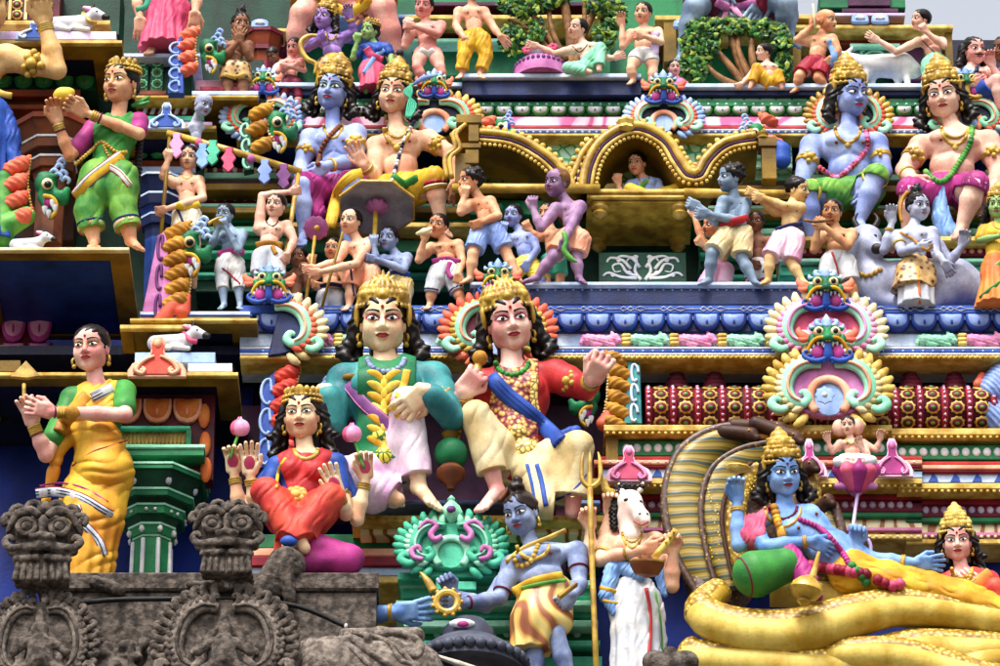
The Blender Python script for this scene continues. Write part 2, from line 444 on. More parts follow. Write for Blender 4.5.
def headmesh(fem, lod):
    if (fem, lod) not in HEADS:
        F, lo, h = field(headprims(fem), 1 / lod); V, Q = nets(F, lo, h); HEADS[(fem, lod)] = (V, Q, F, lo, h)
    return HEADS[(fem, lod)]
def facedepth(x, z, fem=0):
    V, Q, F, lo, h = headmesh(fem, 52)
    x = np.asarray(x, float); z = np.asarray(z, float); best = np.full(x.shape, .3)
    done = np.zeros(x.shape, bool); fs = np.arange(.62, .05, -.004); prev = None
    ix = np.clip(((x - lo[0]) / h).round().astype(int), 0, F.shape[0] - 1)
    fx = (x - lo[0]) / h; fz = (z - lo[2]) / h
    i0 = np.clip(np.floor(fx).astype(int), 0, F.shape[0] - 2); k0 = np.clip(np.floor(fz).astype(int), 0, F.shape[2] - 2)
    tx = fx - i0; tz = fz - k0
    for f in fs:
        fy = (-f - lo[1]) / h; j = int(np.clip(math.floor(fy), 0, F.shape[1] - 2)); ty = fy - j
        def sl(jj): return (F[i0, jj, k0] * (1 - tx) * (1 - tz) + F[i0 + 1, jj, k0] * tx * (1 - tz) + F[i0, jj, k0 + 1] * (1 - tx) * tz + F[i0 + 1, jj, k0 + 1] * tx * tz)
        v = sl(j) * (1 - ty) + sl(j + 1) * ty
        hit = (v < 0) & ~done; best[hit] = f; done |= hit
    return best
def strip(mb, xs, zu, zl, off, fem, rows=4):
    """painted patch lying on the face between two curves"""
    xs, zu, zl = map(np.asarray, (xs, zu, zl)); n = len(xs)
    X = np.repeat(xs[None], rows + 1, 0); t = np.linspace(0, 1, rows + 1)[:, None]; Z = zl[None] * (1 - t) + zu[None] * t
    D = facedepth(X.ravel(), Z.ravel(), fem).reshape(X.shape) + off
    V = np.stack([X, -D, Z], -1).reshape(-1, 3)
    mb.add(V, [(i * n + j, i * n + j + 1, (i + 1) * n + j + 1, (i + 1) * n + j) for i in range(rows) for j in range(n - 1)])
FACE = {}
def face_mesh(kind, fem, mat=None, look=0, small=0):
    key = (kind, fem, mat, look, small)
    if key in FACE: return FACE[key]
    mb = MB(); mats = [mat or 'black']
    if kind in ('eyeL', 'eyeR'):
        s = -1 if kind == 'eyeL' else 1; t = np.linspace(-1, 1, 11); mats = ['black', 'eyewhite', 'eyedark', mat or 'black']
        def al(sc, off, m, up=1., lo_=1.):
            mb.cur = m; e = (1 - t ** 2)
            strip(mb, s * .15 + t * .098 * sc, .026 + e * .045 * sc * up + s * t * .012, .026 - e * .03 * sc * lo_ + s * t * .012, off, fem)
        if mat: al(1.45, .004, 3, 1.3, 1.)
        al(1.16, .008, 0, 1.2, .95); al(.93, .014, 1, .9)
        mb.cur = 2; u = np.linspace(-1, 1, 7); e = np.sqrt(np.maximum(1 - u ** 2, 0))
        strip(mb, s * .15 + look * .03 + u * (.05 if small else .036), .03 + e * (.042 if small else .034), .03 - e * .032, .02, fem)
    elif kind in ('browL', 'browR'):
        s = -1 if kind == 'browL' else 1; t = np.linspace(0, 1, 10); x = s * (.045 + t * .235)
        z = .125 + .055 * np.sin(t * 2.2) - .03 * t; w = .02 * (1 - .75 * t)
        if s < 0: x, z, w = x[::-1], z[::-1], w[::-1]
        strip(mb, x, z + w, z - w, .012, fem, 2)
    elif kind == 'lips':
        t = np.linspace(-1, 1, 13); e = (1 - t ** 2)
        strip(mb, t * .105, -.246 + .04 * e ** .8 - .012 * np.exp(-(t / .2) ** 2), -.246 - .046 * e ** .8, .008, fem, 8)
    elif kind == 'tilak':
        u = np.linspace(-1, 1, 7); e = np.sqrt(np.maximum(1 - u ** 2, 0)); strip(mb, u * .028, .2 + e * .032, .2 - e * .032, .012, fem)
    elif kind == 'moustache':
        for s in (-1, 1):
            t = np.linspace(0, 1, 10); x = s * (.01 + t * .2); z = -.185 - .03 * t + .07 * t ** 3; w = .026 * (1 - t) ** .6 + .004
            if s < 0: x, z, w = x[::-1], z[::-1], w[::-1]
            strip(mb, x, z + w, z - w, .014, fem, 2)
    FACE[key] = mb.mesh(kind, mats); return FACE[key]
def wav(a, fx, fy, fz, ph=0.):
    return disp(lambda X, Y, Z: a * np.sin(fx * X + fy * Y + fz * Z + ph))
def lock(pts, r0, r1, k=.05):
    o = []
    for i in range(len(pts) - 1):
        n = len(pts) - 1; o.append(hr(pts[i], pts[i + 1], r0 + (r1 - r0) * i / n, r0 + (r1 - r0) * (i + 1) / n, k))
    return o
def hairprims(kind):
    cap = [he(0, -.09, .13, .385, .42, .405), he(0, .16, .23, .295, .225, .235, .05)]
    cut = [he(0, .44, -.12, .275, .42, .345, .04, 's'), plane((0, 0, -.36), (0, -.35, -1), .03)]
    strand = [disp(lambda X, Y, Z: .012 * np.sin(38 * X + 9 * np.sin(7 * Z)) * np.cos(16 * Z + 6 * Y))]
    if kind == 'short': return cap + cut + [plane((0, .0, -.12), (0, .0, -1), .03)] + strand
    if kind == 'balding': return cap + [he(0, .40, .02, .33, .52, .50, .05, 's'), plane((0, 0, -.14), (0, 0, -1), .03)] + strand
    if kind == 'bun': return cap + cut + [he(0, -.45, .02, .24, .2, .24, .05)] + strand
    if kind == 'topknot': return cap + cut + [he(0, -.08, .58, .2, .2, .17, .06), he(.06, -.1, .74, .12, .12, .1, .05)] + [
        disp(lambda X, Y, Z: .018 * np.sin(26 * (X + Z)) * np.cos(14 * X - 9 * Y))]
    L = list(cap) + cut
    if kind in ('long', 'longer'):
        q = 1. if kind == 'long' else 1.5
        for s in (-1, 1):
            L += lock([(s * .34, -.12, .2), (s * .43, -.08, -.05), (s * .50, -.06, -.3), (s * .58, -.02, -.5 * q)], .13, .10, .06)
            L += lock([(s * .36, -.2, .1), (s * .44, -.2, -.25), (s * .44, -.16, -.55 * q)], .15, .12, .06)
            L += [he(s * .62, .02, -.52 * q, .12, .12, .09, .04), he(s * .5, .06, -.6 * q, .1, .1, .08, .04), he(s * .66, -.02, -.4, .09, .1, .08, .04)]
        L += [hr((0, -.3, .1), (0, -.33, -.5 * q), .26, .22, .06)]
        L += [disp(lambda X, Y, Z: .02 * np.sin(30 * np.abs(X) + 8 * Z + 5 * np.sin(9 * Z)) * np.cos(11 * Z))]
        return L
    if kind == 'curly':
        rng = random.Random(4); L = list(cap)
        for i in range(46):
            a = rng.uniform(0, 6.28); b = rng.uniform(-.2, 1.); c = math.sqrt(max(1 - b * b, 0))
            L.append(he(.39 * c * math.cos(a), -.09 + .42 * c * math.sin(a), .13 + .40 * b, .075, .075, .075, .02))
        return L + cut
    raise KeyError(kind)
def crownprims(kind):
    L = []
    if kind == 'kirita':
        L = [he(0, -.08, .26, .40, .43, .10), he(0, -.10, .44, .37, .39, .22, .04), he(0, -.14, .66, .29, .30, .2, .04), he(0, -.17, .84, .19, .19, .13, .04), he(0, -.18, .97, .08, .08, .07, .03)]
        for r, z, yy in ((.40, .27, -.08), (.385, .38, -.09), (.33, .58, -.12), (.24, .76, -.16)):
            for i in range(22):
                a = 2 * math.pi * i / 22; L.append(he(r * math.cos(a), yy + r * 1.04 * math.sin(a), z, .05, .05, .045, .015))
        L += [he(0, .30, .42, .12, .06, .15, .03), he(0, .34, .42, .06, .05, .08, .01), he(0, .2, .66, .09, .06, .12, .03)]
        for s in (-1, 1): L += [he(s * .19, .26, .45, .09, .06, .09, .02), he(s * .33, .05, .47, .08, .1, .09, .02), he(s * .22, .06, .66, .07, .1, .08, .02), he(s * .4, -.05, .2, .05, .1, .16, .02)]
        L.append(he(0, .36, -.22, .28, .36, .45, .02, 's'))
    elif kind == 'leafy':
        L = [he(0, -.08, .28, .40, .43, .10), he(0, -.10, .38, .375, .40, .32, .04)]
        for i in range(24):
            a = 2 * math.pi * i / 24; L.append(he(.41 * math.cos(a), -.08 + .43 * math.sin(a), .25, .045, .045, .04, .012))
        for z0, n, ln in ((.33, 17, .13), (.44, 15, .12), (.54, 11, .11)):
            r = .385 * math.sqrt(max(1 - ((z0 - .38) / .34) ** 2, .1)); r2 = .37 * math.sqrt(max(1 - ((z0 + ln - .38) / .36) ** 2, .06)) + .03
            for i in range(2 * n):
                a = math.pi * (i + (.5 if z0 > .4 else 0)) / n; L.append(hr((r * math.cos(a), -.1 + r * 1.05 * math.sin(a), z0), (r2 * math.cos(a), -.1 + r2 * 1.05 * math.sin(a), z0 + ln), .045, .022, .01))
        for t in (-56, -28, 0, 28, 56):
            c, d = math.sin(math.radians(t)), math.cos(math.radians(t)); L.append(hr((.06 * c, .14, .58 + .04 * d), (.2 * c, .1, .62 + .19 * d), .05, .022, .015))
        L += [he(0, .33, .40, .09, .06, .11, .02), he(0, .37, .40, .045, .05, .055, .01), he(0, .18, .6, .07, .07, .07, .02)]
        for s in (-1, 1): L += [he(s * .41, .03, .12, .045, .08, .2, .02), he(s * .3, .2, .42, .07, .06, .08, .02)]
        L.append(he(0, .36, -.22, .28, .36, .47, .02, 's'))
    elif kind == 'tiara':
        L = [he(0, -.08, .30, .395, .42, .09), he(0, -.10, .42, .35, .34, .17, .04)]
        for i in range(26):
            a = 2 * math.pi * i / 26; L.append(he(.40 * math.cos(a), -.08 + .42 * math.sin(a), .29, .04, .04, .04, .01)); L.append(he(.385 * math.cos(a), -.09 + .40 * math.sin(a), .39, .04, .04, .045, .01))
        for i in range(7):
            a = math.pi * (i + .5) / 7; L.append(he(.32 * math.cos(a), -.1 + .32 * math.sin(a), .52, .06, .05, .08, .02))
        L += [he(0, .28, .47, .1, .06, .14, .02)]
        L.append(he(0, .36, -.22, .28, .36, .50, .02, 's'))
    return L
CACHE = {}
def headgear(kind, mat, fn, lod=44):
    key = (kind, mat, lod)
    if key not in CACHE:
        F, lo, h = field(fn(kind), 1 / lod); V, Q = nets(F, lo, h); CACHE[key] = nmesh(kind, V, Q, mat)
    return CACHE[key]
# ------------------------------------------------------------------ things placed by pixel on their own depth plane
class Thing:
    def __init__(s, name, label, cat, base, y, group=None, vox=1.):
        s.y = y; s.s = SC(base[0], base[1], y); s.a = P(base[0], base[1], y); s.base = base
        s.root = root(name, s.a.tolist(), label, cat, group); s.fields = []; s.vox = vox
    def L(s, px, py, d=0.): return (P(px, py, s.y - d * s.s) - s.a) / s.s
    def p(s, q): return s.L(*q) if len(q) < 4 else s.L(*q[:3])
    def put(s, name, V, Q, mat, par=None):
        return part(name, nmesh(name, V * s.s, Q, mat), par or s.root)
    def layer(s, name, mat, prims, vox=None, keep=True, par=None, extra=None):
        F, lo, h = field(prims, vox or s.vox)
        if keep: s.fields.append((F, lo, h))
        V, Q = nets(F, lo, h)
        if len(V) == 0: return None
        if extra is not None: Q = np.concatenate([Q, extra[1] + len(V)]); V = np.concatenate([V, extra[0]])
        return s.put(name, V, Q, mat, par)
    def blob(s, name, mat, segs, k=2., vox=None, keep=True, par=None, mods=()):
        """segs in pixels: ((x,y,d),(x,y,d),r0,r1) capsules or ((x,y,d),(rx,ry,rz)) ellipsoids"""
        return s.layer(name, mat, s.segs(segs, k) + list(mods), vox, keep, par)
    def segs(s, segs, k=2.):
        o = []
        for g in segs:
            op = 'u'
            if isinstance(g[-1], str): op = g[-1]; g = g[:-1]
            if len(g) == 2: o.append(ell(s.p(g[0]), g[1], None, k, op))
            else: o.append(rc(s.p(g[0]), s.p(g[1]), g[2], g[3] if len(g) > 3 else g[2], k, op))
        return o
    def front(s, px, py, default=0.):
        a = s.L(px, py, 0); b = s.L(px, py, 100); st = (b - a) / 100
        ds = np.arange(130, -90, -.5); pts = a + ds[:, None] * st; best = None
        for F, lo, h in s.fields:
            q = np.round((pts - lo) / h).astype(int); ok = np.all((q >= 0) & (q < F.shape), 1); qq = np.clip(q, 0, np.array(F.shape) - 1)
            v = np.where(ok, F[qq[:, 0], qq[:, 1], qq[:, 2]], 9.); i = np.argmax(v < 0)
            if v[i] < 0 and (best is None or ds[i] > best): best = ds[i]
        return default if best is None else float(best)
    def drape(s, pts, lift=0., n=5):
        """pixel polyline laid on the front of what is built so far"""
        pts = np.array([q[:2] for q in pts], float); q, _ = crom(pts, np.ones(len(pts)), n); last = 0.; out = []
        ds = [s.front(x, y, None) for x, y in q]
        good = [d for d in ds if d is not None]; fill = np.mean(good) if good else 0
        ds = np.array([fill if d is None else d for d in ds]); 
        if len(ds) > 4: ds = np.convolve(np.pad(ds, 1, 'edge'), [.25, .5, .25], 'valid')
        return np.array([s.L(x, y, d + lift) for (x, y), d in zip(q, ds)])
    def sash(s, name, mat, pts, w, th=.35, lift=0., par=None, stripes=(), lens=0):
        c = s.drape(pts, lift); mb = MB(); mb.tube(c, w / 2 * (np.maximum(np.sin(np.linspace(.06, .97, len(c)) * math.pi), .06) ** .8 if lens else np.ones(len(c))), 10, 1, normal=-FW, flat=th); o = part(name, mb.mesh(name, mat, s.s), par or s.root)
        for m, off, ww in stripes:
            t = np.gradient(c, axis=0); b = np.cross(t, -FW); b /= np.linalg.norm(b, axis=1)[:, None] + 1e-9
            h = max(0., 1 - (2 * off / w) ** 2) ** .5 * w / 2 * th
            mb = MB(); mb.tube(c + b * off - FW * h, ww / 2, 6, 1, normal=-FW, flat=.5); part('stripe', mb.mesh('stripe', m, s.s), o)
        return o
    def beads(s, name, mat, pts, r, lift=0., gap=1.5, par=None, alt=None, free=False):
        c = np.array([s.L(*q) for q in pts]) if free else s.drape(pts, lift)
        if free: c, _ = crom(c, np.ones(len(c)), 5)
        L_ = np.concatenate([[0], np.cumsum(np.linalg.norm(np.diff(c, axis=0), axis=1))]); n = max(2, int(L_[-1] / (gap * r))); mb = MB()
        for i, t in enumerate(np.linspace(0, L_[-1], n)):
            mb.cur = (i // 2) % 2 if alt else 0; mb.sphere([np.interp(t, L_, c[:, k]) for k in range(3)], r, 7, 5)
        return part(name, mb.mesh(name, [mat, alt] if alt else mat, s.s), par or s.root)
    def tube(s, name, mat, pts, r, flat=1., smooth=4, par=None, n=8):
        mb = MB(); mb.tube([s.p(q) for q in pts], r, n, smooth, normal=None if flat == 1 else -FW, flat=flat)
        return part(name, mb.mesh(name, mat, s.s), par or s.root)
    def band(s, name, mat, a, b, t, r, w, orn=0, par=None):
        A, B = (s.p(a), s.p(b)); c = A + (B - A) * t; ax = (B - A) / (np.linalg.norm(B - A) + 1e-6); mb = MB(); h = w / 2
        if w < 3.2: mb.lathe([(r, -h), (r + h, -h * .6), (r + h * 1.3, 0), (r + h, h * .6), (r, h)], c, 16, ax, caps=False)
        else:
            mb.lathe([(r - .4, -h), (r + .9, -h), (r + 1.2, -h * .7), (r + .5, -h * .5), (r + .9, -h * .1), (r + .5, h * .3), (r + 1.2, h * .6), (r + .9, h), (r - .4, h)], c, 20, ax, caps=False)
        if orn:
            f = -FW - ax * (-FW @ ax); f /= np.linalg.norm(f) + 1e-6; e = np.cross(ax, f)
            for u, v, q in ((0, 0, .5), (.55, .25, .32), (-.55, .25, .32), (.35, -.5, .3), (-.35, -.5, .3), (0, .75, .34)):
                mb.sphere(c + f * (r * .95) * (1 - .25 * abs(u)) + e * u * orn + ax * v * orn, (orn * q, orn * q * .7, orn * q), 8, 6)
        return part(name, mb.mesh(name, mat, s.s), par or s.root)
    def mb(s, name, mat, fn, par=None, smooth=True, sharpen=True):
        m = MB(); fn(m); me = m.mesh(name, mat, s.s, smooth)
        if smooth and sharpen: sharp(me, 40)
        return part(name, me, par or s.root)
def unit(v): return v / (np.linalg.norm(v) + 1e-9)
def orient(yaw, pitch, roll):
    ps, th, ph = map(math.radians, (yaw, pitch, roll)); T = -FW
    up = UP * math.cos(ph) + RT * math.sin(ph); r = RT * math.cos(ph) - UP * math.sin(ph)
    f = T * math.cos(ps) + r * math.sin(ps); r = r * math.cos(ps) - T * math.sin(ps)
    f, up = f * math.cos(th) + up * math.sin(th), up * math.cos(th) - f * math.sin(th)
    return np.stack([r, -f, up], 1)            # columns: head x, y, z
def handprims(w, H, ang, curl=.3, face='p', thumb=1, tilt=0., vox=1., size=1., spread=.088, paint=None):
    H = H * size; a = math.radians(ang); u = RT * math.cos(a) + UP * math.sin(a); v = -RT * math.sin(a) + UP * math.cos(a); n = -FW
    u, n = u * math.cos(math.radians(tilt)) + n * math.sin(math.radians(tilt)), n * math.cos(math.radians(tilt)) - u * math.sin(math.radians(tilt))
    pn = n if face == 'p' else -n
    o = [rbox(w + u * .17 * H, (.19 * H, .16 * H, .065 * H), np.stack([u, v, n]), .06 * H, .05 * H)]
    rf = max(.043 * H, .55 * vox); kk = .015 * H
    for i, ln in enumerate((.26, .31, .32, .27)):
        q = w + u * .33 * H + v * (-1.5 * spread + spread * i) * H * thumb; dr = u + v * (i - 1.5) * (spread - .06) * 4 * thumb; bend = 0
        for sl, ba in ((.42, 25 + 38 * max(0, curl - .55) / .45), (.32, 75), (.26, 60)):
            bend += math.radians(ba * curl * 1.25); dd = unit(dr * math.cos(bend) + pn * math.sin(bend)); e = q + dd * ln * H * sl
            o.append(rc(q, e, rf, rf * .92, kk)); q = e
    q = w + u * .08 * H + v * .12 * H * thumb; e = q + (u * .15 + v * .1 * thumb + pn * .06) * H
    o += [rc(q, e, rf * 1.35, rf * 1.1, .03 * H), rc(e, e + (u * .14 + v * (.03 - .1 * curl) * thumb + pn * .10 * curl) * H, rf * 1.1, rf * .9, kk)]
    return o
def legpts(S, leg): return [S.p(q) for q in leg]
def limbprims(pts, radii, t_end, pad, k):
    """capsules along pts until path parameter t_end (1 per segment)"""
    o = []
    for i in range(len(pts) - 1):
        if t_end <= i: break
        t = min(1., t_end - i); A, B = pts[i], pts[i] + (pts[i + 1] - pts[i]) * t; ra, rm, rb = radii[i]
        m = A + (B - A) * .4
        if t >= 1: o += [rc(A, pts[i] + (pts[i + 1] - pts[i]) * .4, ra + pad, rm + pad, k), rc(pts[i] + (pts[i + 1] - pts[i]) * .4, B, rm + pad, rb + pad, k)]
        else: o += [rc(A, B, ra + pad, (ra + (rm - ra) * t) + pad, k)]
    return o
def radat(radii, t):
    i = min(int(t), len(radii) - 1); f = t - i; a, m, b = radii[i]
    return a + (m - a) * f / .4 if f < .4 else m + (b - m) * (f - .4) / .6
def fig(name, label, cat, base, y, H, skin, head, nk, sh, pv, arms=(), legs=(), fem=0, hair='short', crown=None, crownmat='gold', cloth=(), mus=1.,
        group=None, lips='lipred', tilak=1, W=None, vox=None, tor=1., moustache=0, beard=None, ear=1, extra=(), makeup=None, look=0, hairmat='hairblack', noface=0, armr=1., legr=1., eyes=1, belly=1.):
    vox = vox or min(max(H * .0185, .72), .92); S = Thing(name, label, cat, base, y, group, vox); S.H = H
    p = S.p; nkp = p(nk); sA, sB = p(sh[0]), p(sh[1]); pvp = p(pv); W = W or np.linalg.norm(sB - sA); S.W = W
    u = unit(nkp - pvp); r = sB - sA; r = unit(r - u * (r @ u)); f = np.cross(r, u); Q = np.stack([r, f, u]); LT = np.linalg.norm(nkp - pvp)
    mid = (sA + sB) / 2; k = .12 * H; Wt = W * tor
    tors = [ell(nkp - u * .30 * LT, (.45 * Wt, .27 * Wt, .30 * LT), Q, k), ell(nkp - u * .66 * LT + f * .02 * Wt * belly, (.335 * Wt * belly, .25 * Wt * belly, .30 * LT), Q, k), ell(pvp, (.37 * Wt, .27 * Wt, .22 * LT), Q, k)]
    for s_, sp in ((-1, sA), (1, sB)):
        tors.append(rc(nkp + u * .03 * W, sp, .1 * W, .12 * W, k))
        if fem: tors.append(ell(nkp + r * s_ * .205 * Wt - u * .36 * LT + f * .2 * Wt, (.15 * Wt, .14 * Wt, .15 * Wt), Q, .05 * H))
        else: tors.append(ell(nkp + r * s_ * .19 * Wt - u * .25 * LT + f * .17 * Wt, (.185 * Wt, .125 * Wt, .12 * LT), Q, .03 * H))
    hd = p(head); Mh = orient(*head[3:6]) if len(head) > 3 else orient(0, 8, 0)
    mus_ = []
    if not fem:
        a0, a1 = nkp - u * .42 * LT + f * .285 * Wt, nkp - u * .9 * LT + f * .285 * Wt; mus_ += [rc(a0, a1, .025 * Wt, .02 * Wt, .06 * Wt, 's'), ell(nkp - u * .80 * LT + f * .28 * Wt, .03 * Wt, None, .03 * Wt, 's')]
        for s_ in (-1, 1): mus_ += [rc(nkp - u * .48 * LT + f * .24 * Wt + r * s_ * .06 * Wt, nkp - u * .56 * LT + f * .17 * Wt + r * s_ * .3 * Wt, .02 * Wt, .02 * Wt, .05 * Wt, 's')]
    body = list(tors) + mus_ + [rc(nkp - u * .05 * W, hd + Mh @ np.array([0, .06, -.2]) * H, .185 * H, .165 * H, .07 * H)]
    ar = []; S.arms = []
    a_ = H * armr * mus * (.88 if fem else 1.)
    S.a_ = a_
    arad = [(.2 * a_, .205 * a_, .15 * a_), (.155 * a_, .16 * a_, .1 * a_)]
    for A in arms:
        i, e, w = A[:3]; hnd = A[3] if len(A) > 3 else None
        s0 = (sA, sB)[i] if not isinstance(i, tuple) else p(i); pts = [s0, p(e), p(w)]; S.arms.append(pts)
        ap = limbprims(pts, arad, 2, 0, .05 * H); ap[0].k = .1 * H
        ar += [ell(s0, .225 * a_, None, .1 * H)] + ap
        if hnd: ar += handprims(pts[2], H, vox=vox, **hnd)
        if hnd and hnd.get('paint'):
            a2 = math.radians(hnd['ang']); u2 = RT * math.cos(a2) + UP * math.sin(a2); m_ = MB(); v2 = -RT * math.sin(a2) + UP * math.cos(a2)
            m_.sphere(pts[2] + u2 * .22 * H - FW * .062 * H, (.15 * H, .115 * H, .012 * H), 14, 8, np.stack([u2, v2, -FW])); part('palm_paint', m_.mesh('palm_paint', hnd['paint'], S.s), S.root)
    lr = []; S.legs = []
    l_ = H * legr * (.95 if fem else 1.); lrad = [(.31 * l_, .29 * l_, .2 * l_), (.2 * l_, .205 * l_, .115 * l_)]
    for G in legs:
        pts = [p(q) for q in G[:3]]; S.legs.append(pts); lr += limbprims(pts, lrad[:len(pts) - 1], 2, 0, .06 * H)
        if len(G) > 3:
            t = p(G[3]); an = pts[2]; dn = np.array([0, 0, -.06 * H]); dr = unit(t - an); sd = unit(np.cross(dr, (0, 0, 1.)))
            lr += [rc(an + dn * .5, an * .25 + t * .75, .115 * H, .085 * H, .06 * H), ell(an + dn - dr * .06 * H, .11 * H, None, .05 * H)]
            for j in range(5): lr.append(rc(an * .3 + t * .7 + sd * (j - 2) * .055 * H, t + sd * (j - 2) * .062 * H - dr * abs(j - 1) * .025 * H, .05 * H, .042 * H, .02 * H))
    lod = 52 if H > 34 else 34
    hv = None
    if not noface:
        V, Qd, *_ = headmesh(fem, lod); hv = ((V * H) @ Mh.T + hd, Qd)
    S.layer('body', skin, body + ar + lr + list(S.segs(extra, .06 * H)), vox, extra=hv)
    if not fem and len(arms):
        F0, lo0, h0 = S.fields[-1]
        for s_ in (-1, 1):
            b0 = nkp + r * s_ * .21 * Wt - u * .315 * LT
            for dd in np.arange(.6, 0, -.01):
                q_ = np.round((b0 + f * dd * Wt - lo0) / h0).astype(int)
                if np.all(q_ >= 0) and np.all(q_ < F0.shape) and F0[tuple(q_)] < 0:
                    m_ = MB(); m_.sphere(b0 + f * dd * Wt, .026 * Wt + .25, 8, 6); part('nipple', m_.mesh('nipple', 'brownpaint', S.s), S.root); break
    M4 = Matrix.Translation(Vector((hd * S.s).tolist())) @ Matrix(Mh.tolist()).to_4x4() @ Matrix.Scale(H * S.s, 4)
    S.M4 = M4
    if not noface:
        if eyes:
            for s_ in 'LR': part('eye', face_mesh('eye' + s_, fem, makeup, look, int(H < 34)), S.root, M4); part('eyebrow', face_mesh('brow' + s_, fem), S.root, M4)
        part('lips', face_mesh('lips', fem, lips), S.root, M4)
        if tilak: part('forehead_mark', face_mesh('tilak', fem, 'tilakred' if tilak == 1 else tilak), S.root, M4)
        if moustache: part('moustache', face_mesh('moustache', fem, 'black'), S.root, M4)
        if hair: part('hair', headgear(hair, hairmat, hairprims, 48 if H > 34 else 30), S.root, M4)
        if crown: part('crown', headgear(crown, crownmat, crownprims, 52 if H > 34 else 32), S.root, M4)
        if beard: part('beard', headgear('beard', beard, lambda _: [he(0, .22, -.40, .24, .2, .2), he(0, .26, -.58, .15, .13, .2, .06), he(.2, .08, -.2, .1, .16, .2, .06), he(-.2, .08, -.2, .1, .16, .2, .06), he(0, .42, -.20, .15, .1, .075, .03, 's'), disp(lambda X, Y, Z: .014 * np.sin(45 * X + 9 * Z))], 30), S.root, M4)
        if ear:
            for s_ in (-1, 1):
                key = ('earring', s_)
                if key not in CACHE:
                    mb = MB(); mb.tube([(s_ * .37 + .03 * s_ * math.cos(t), .03 - .06 * math.cos(t), -.24 + .075 * math.sin(t)) for t in np.linspace(0, 5.6, 8)], .025, 6, 2, closed=True); mb.sphere((s_ * .37, 0, -.34), .05, 8, 6); CACHE[key] = mb.mesh('earring', 'gold')
                part('earring', CACHE[key], S.root, M4)
    S.pre = dict(tors=tors, arad=arad, lrad=lrad, nk=nkp, pv=pvp, u=u, r=r, f=f, LT=LT, nkpx=nk, pvpx=pv)
    for c in cloth: dress(S, *c)
    return S
def padp(prims, pad):
    """same shapes, swollen"""
    o = []
    for q in prims:
        o.append(Pr(q.lo - pad, q.hi + pad, (lambda g: (lambda X, Y, Z: g(X, Y, Z) - pad))(q.f), q.k, q.op))
    return o
def foldf(S, amp, n, ang=90., jit=1.2):
    """gathers running along the image direction ang"""
    a = math.radians(ang); v = -RT * math.sin(a) + UP * math.cos(a); w = 2 * math.pi / n; uu = RT * math.cos(a) + UP * math.sin(a)
    def f(X, Y, Z):
        p = (X * v[0] + Y * v[1] + Z * v[2]) * w; t = (X * uu[0] + Y * uu[1] + Z * uu[2]) * w
        q = p + jit * np.sin(t * .31 + 1.3) + 1.5 * np.sin(p * .43 + t * .17)
        return amp * (.62 + .38 * np.sin(t * .37 + p * .29)) * (1 - 2 * np.abs(np.sin(q * .5)) ** .7)
    return disp(f)
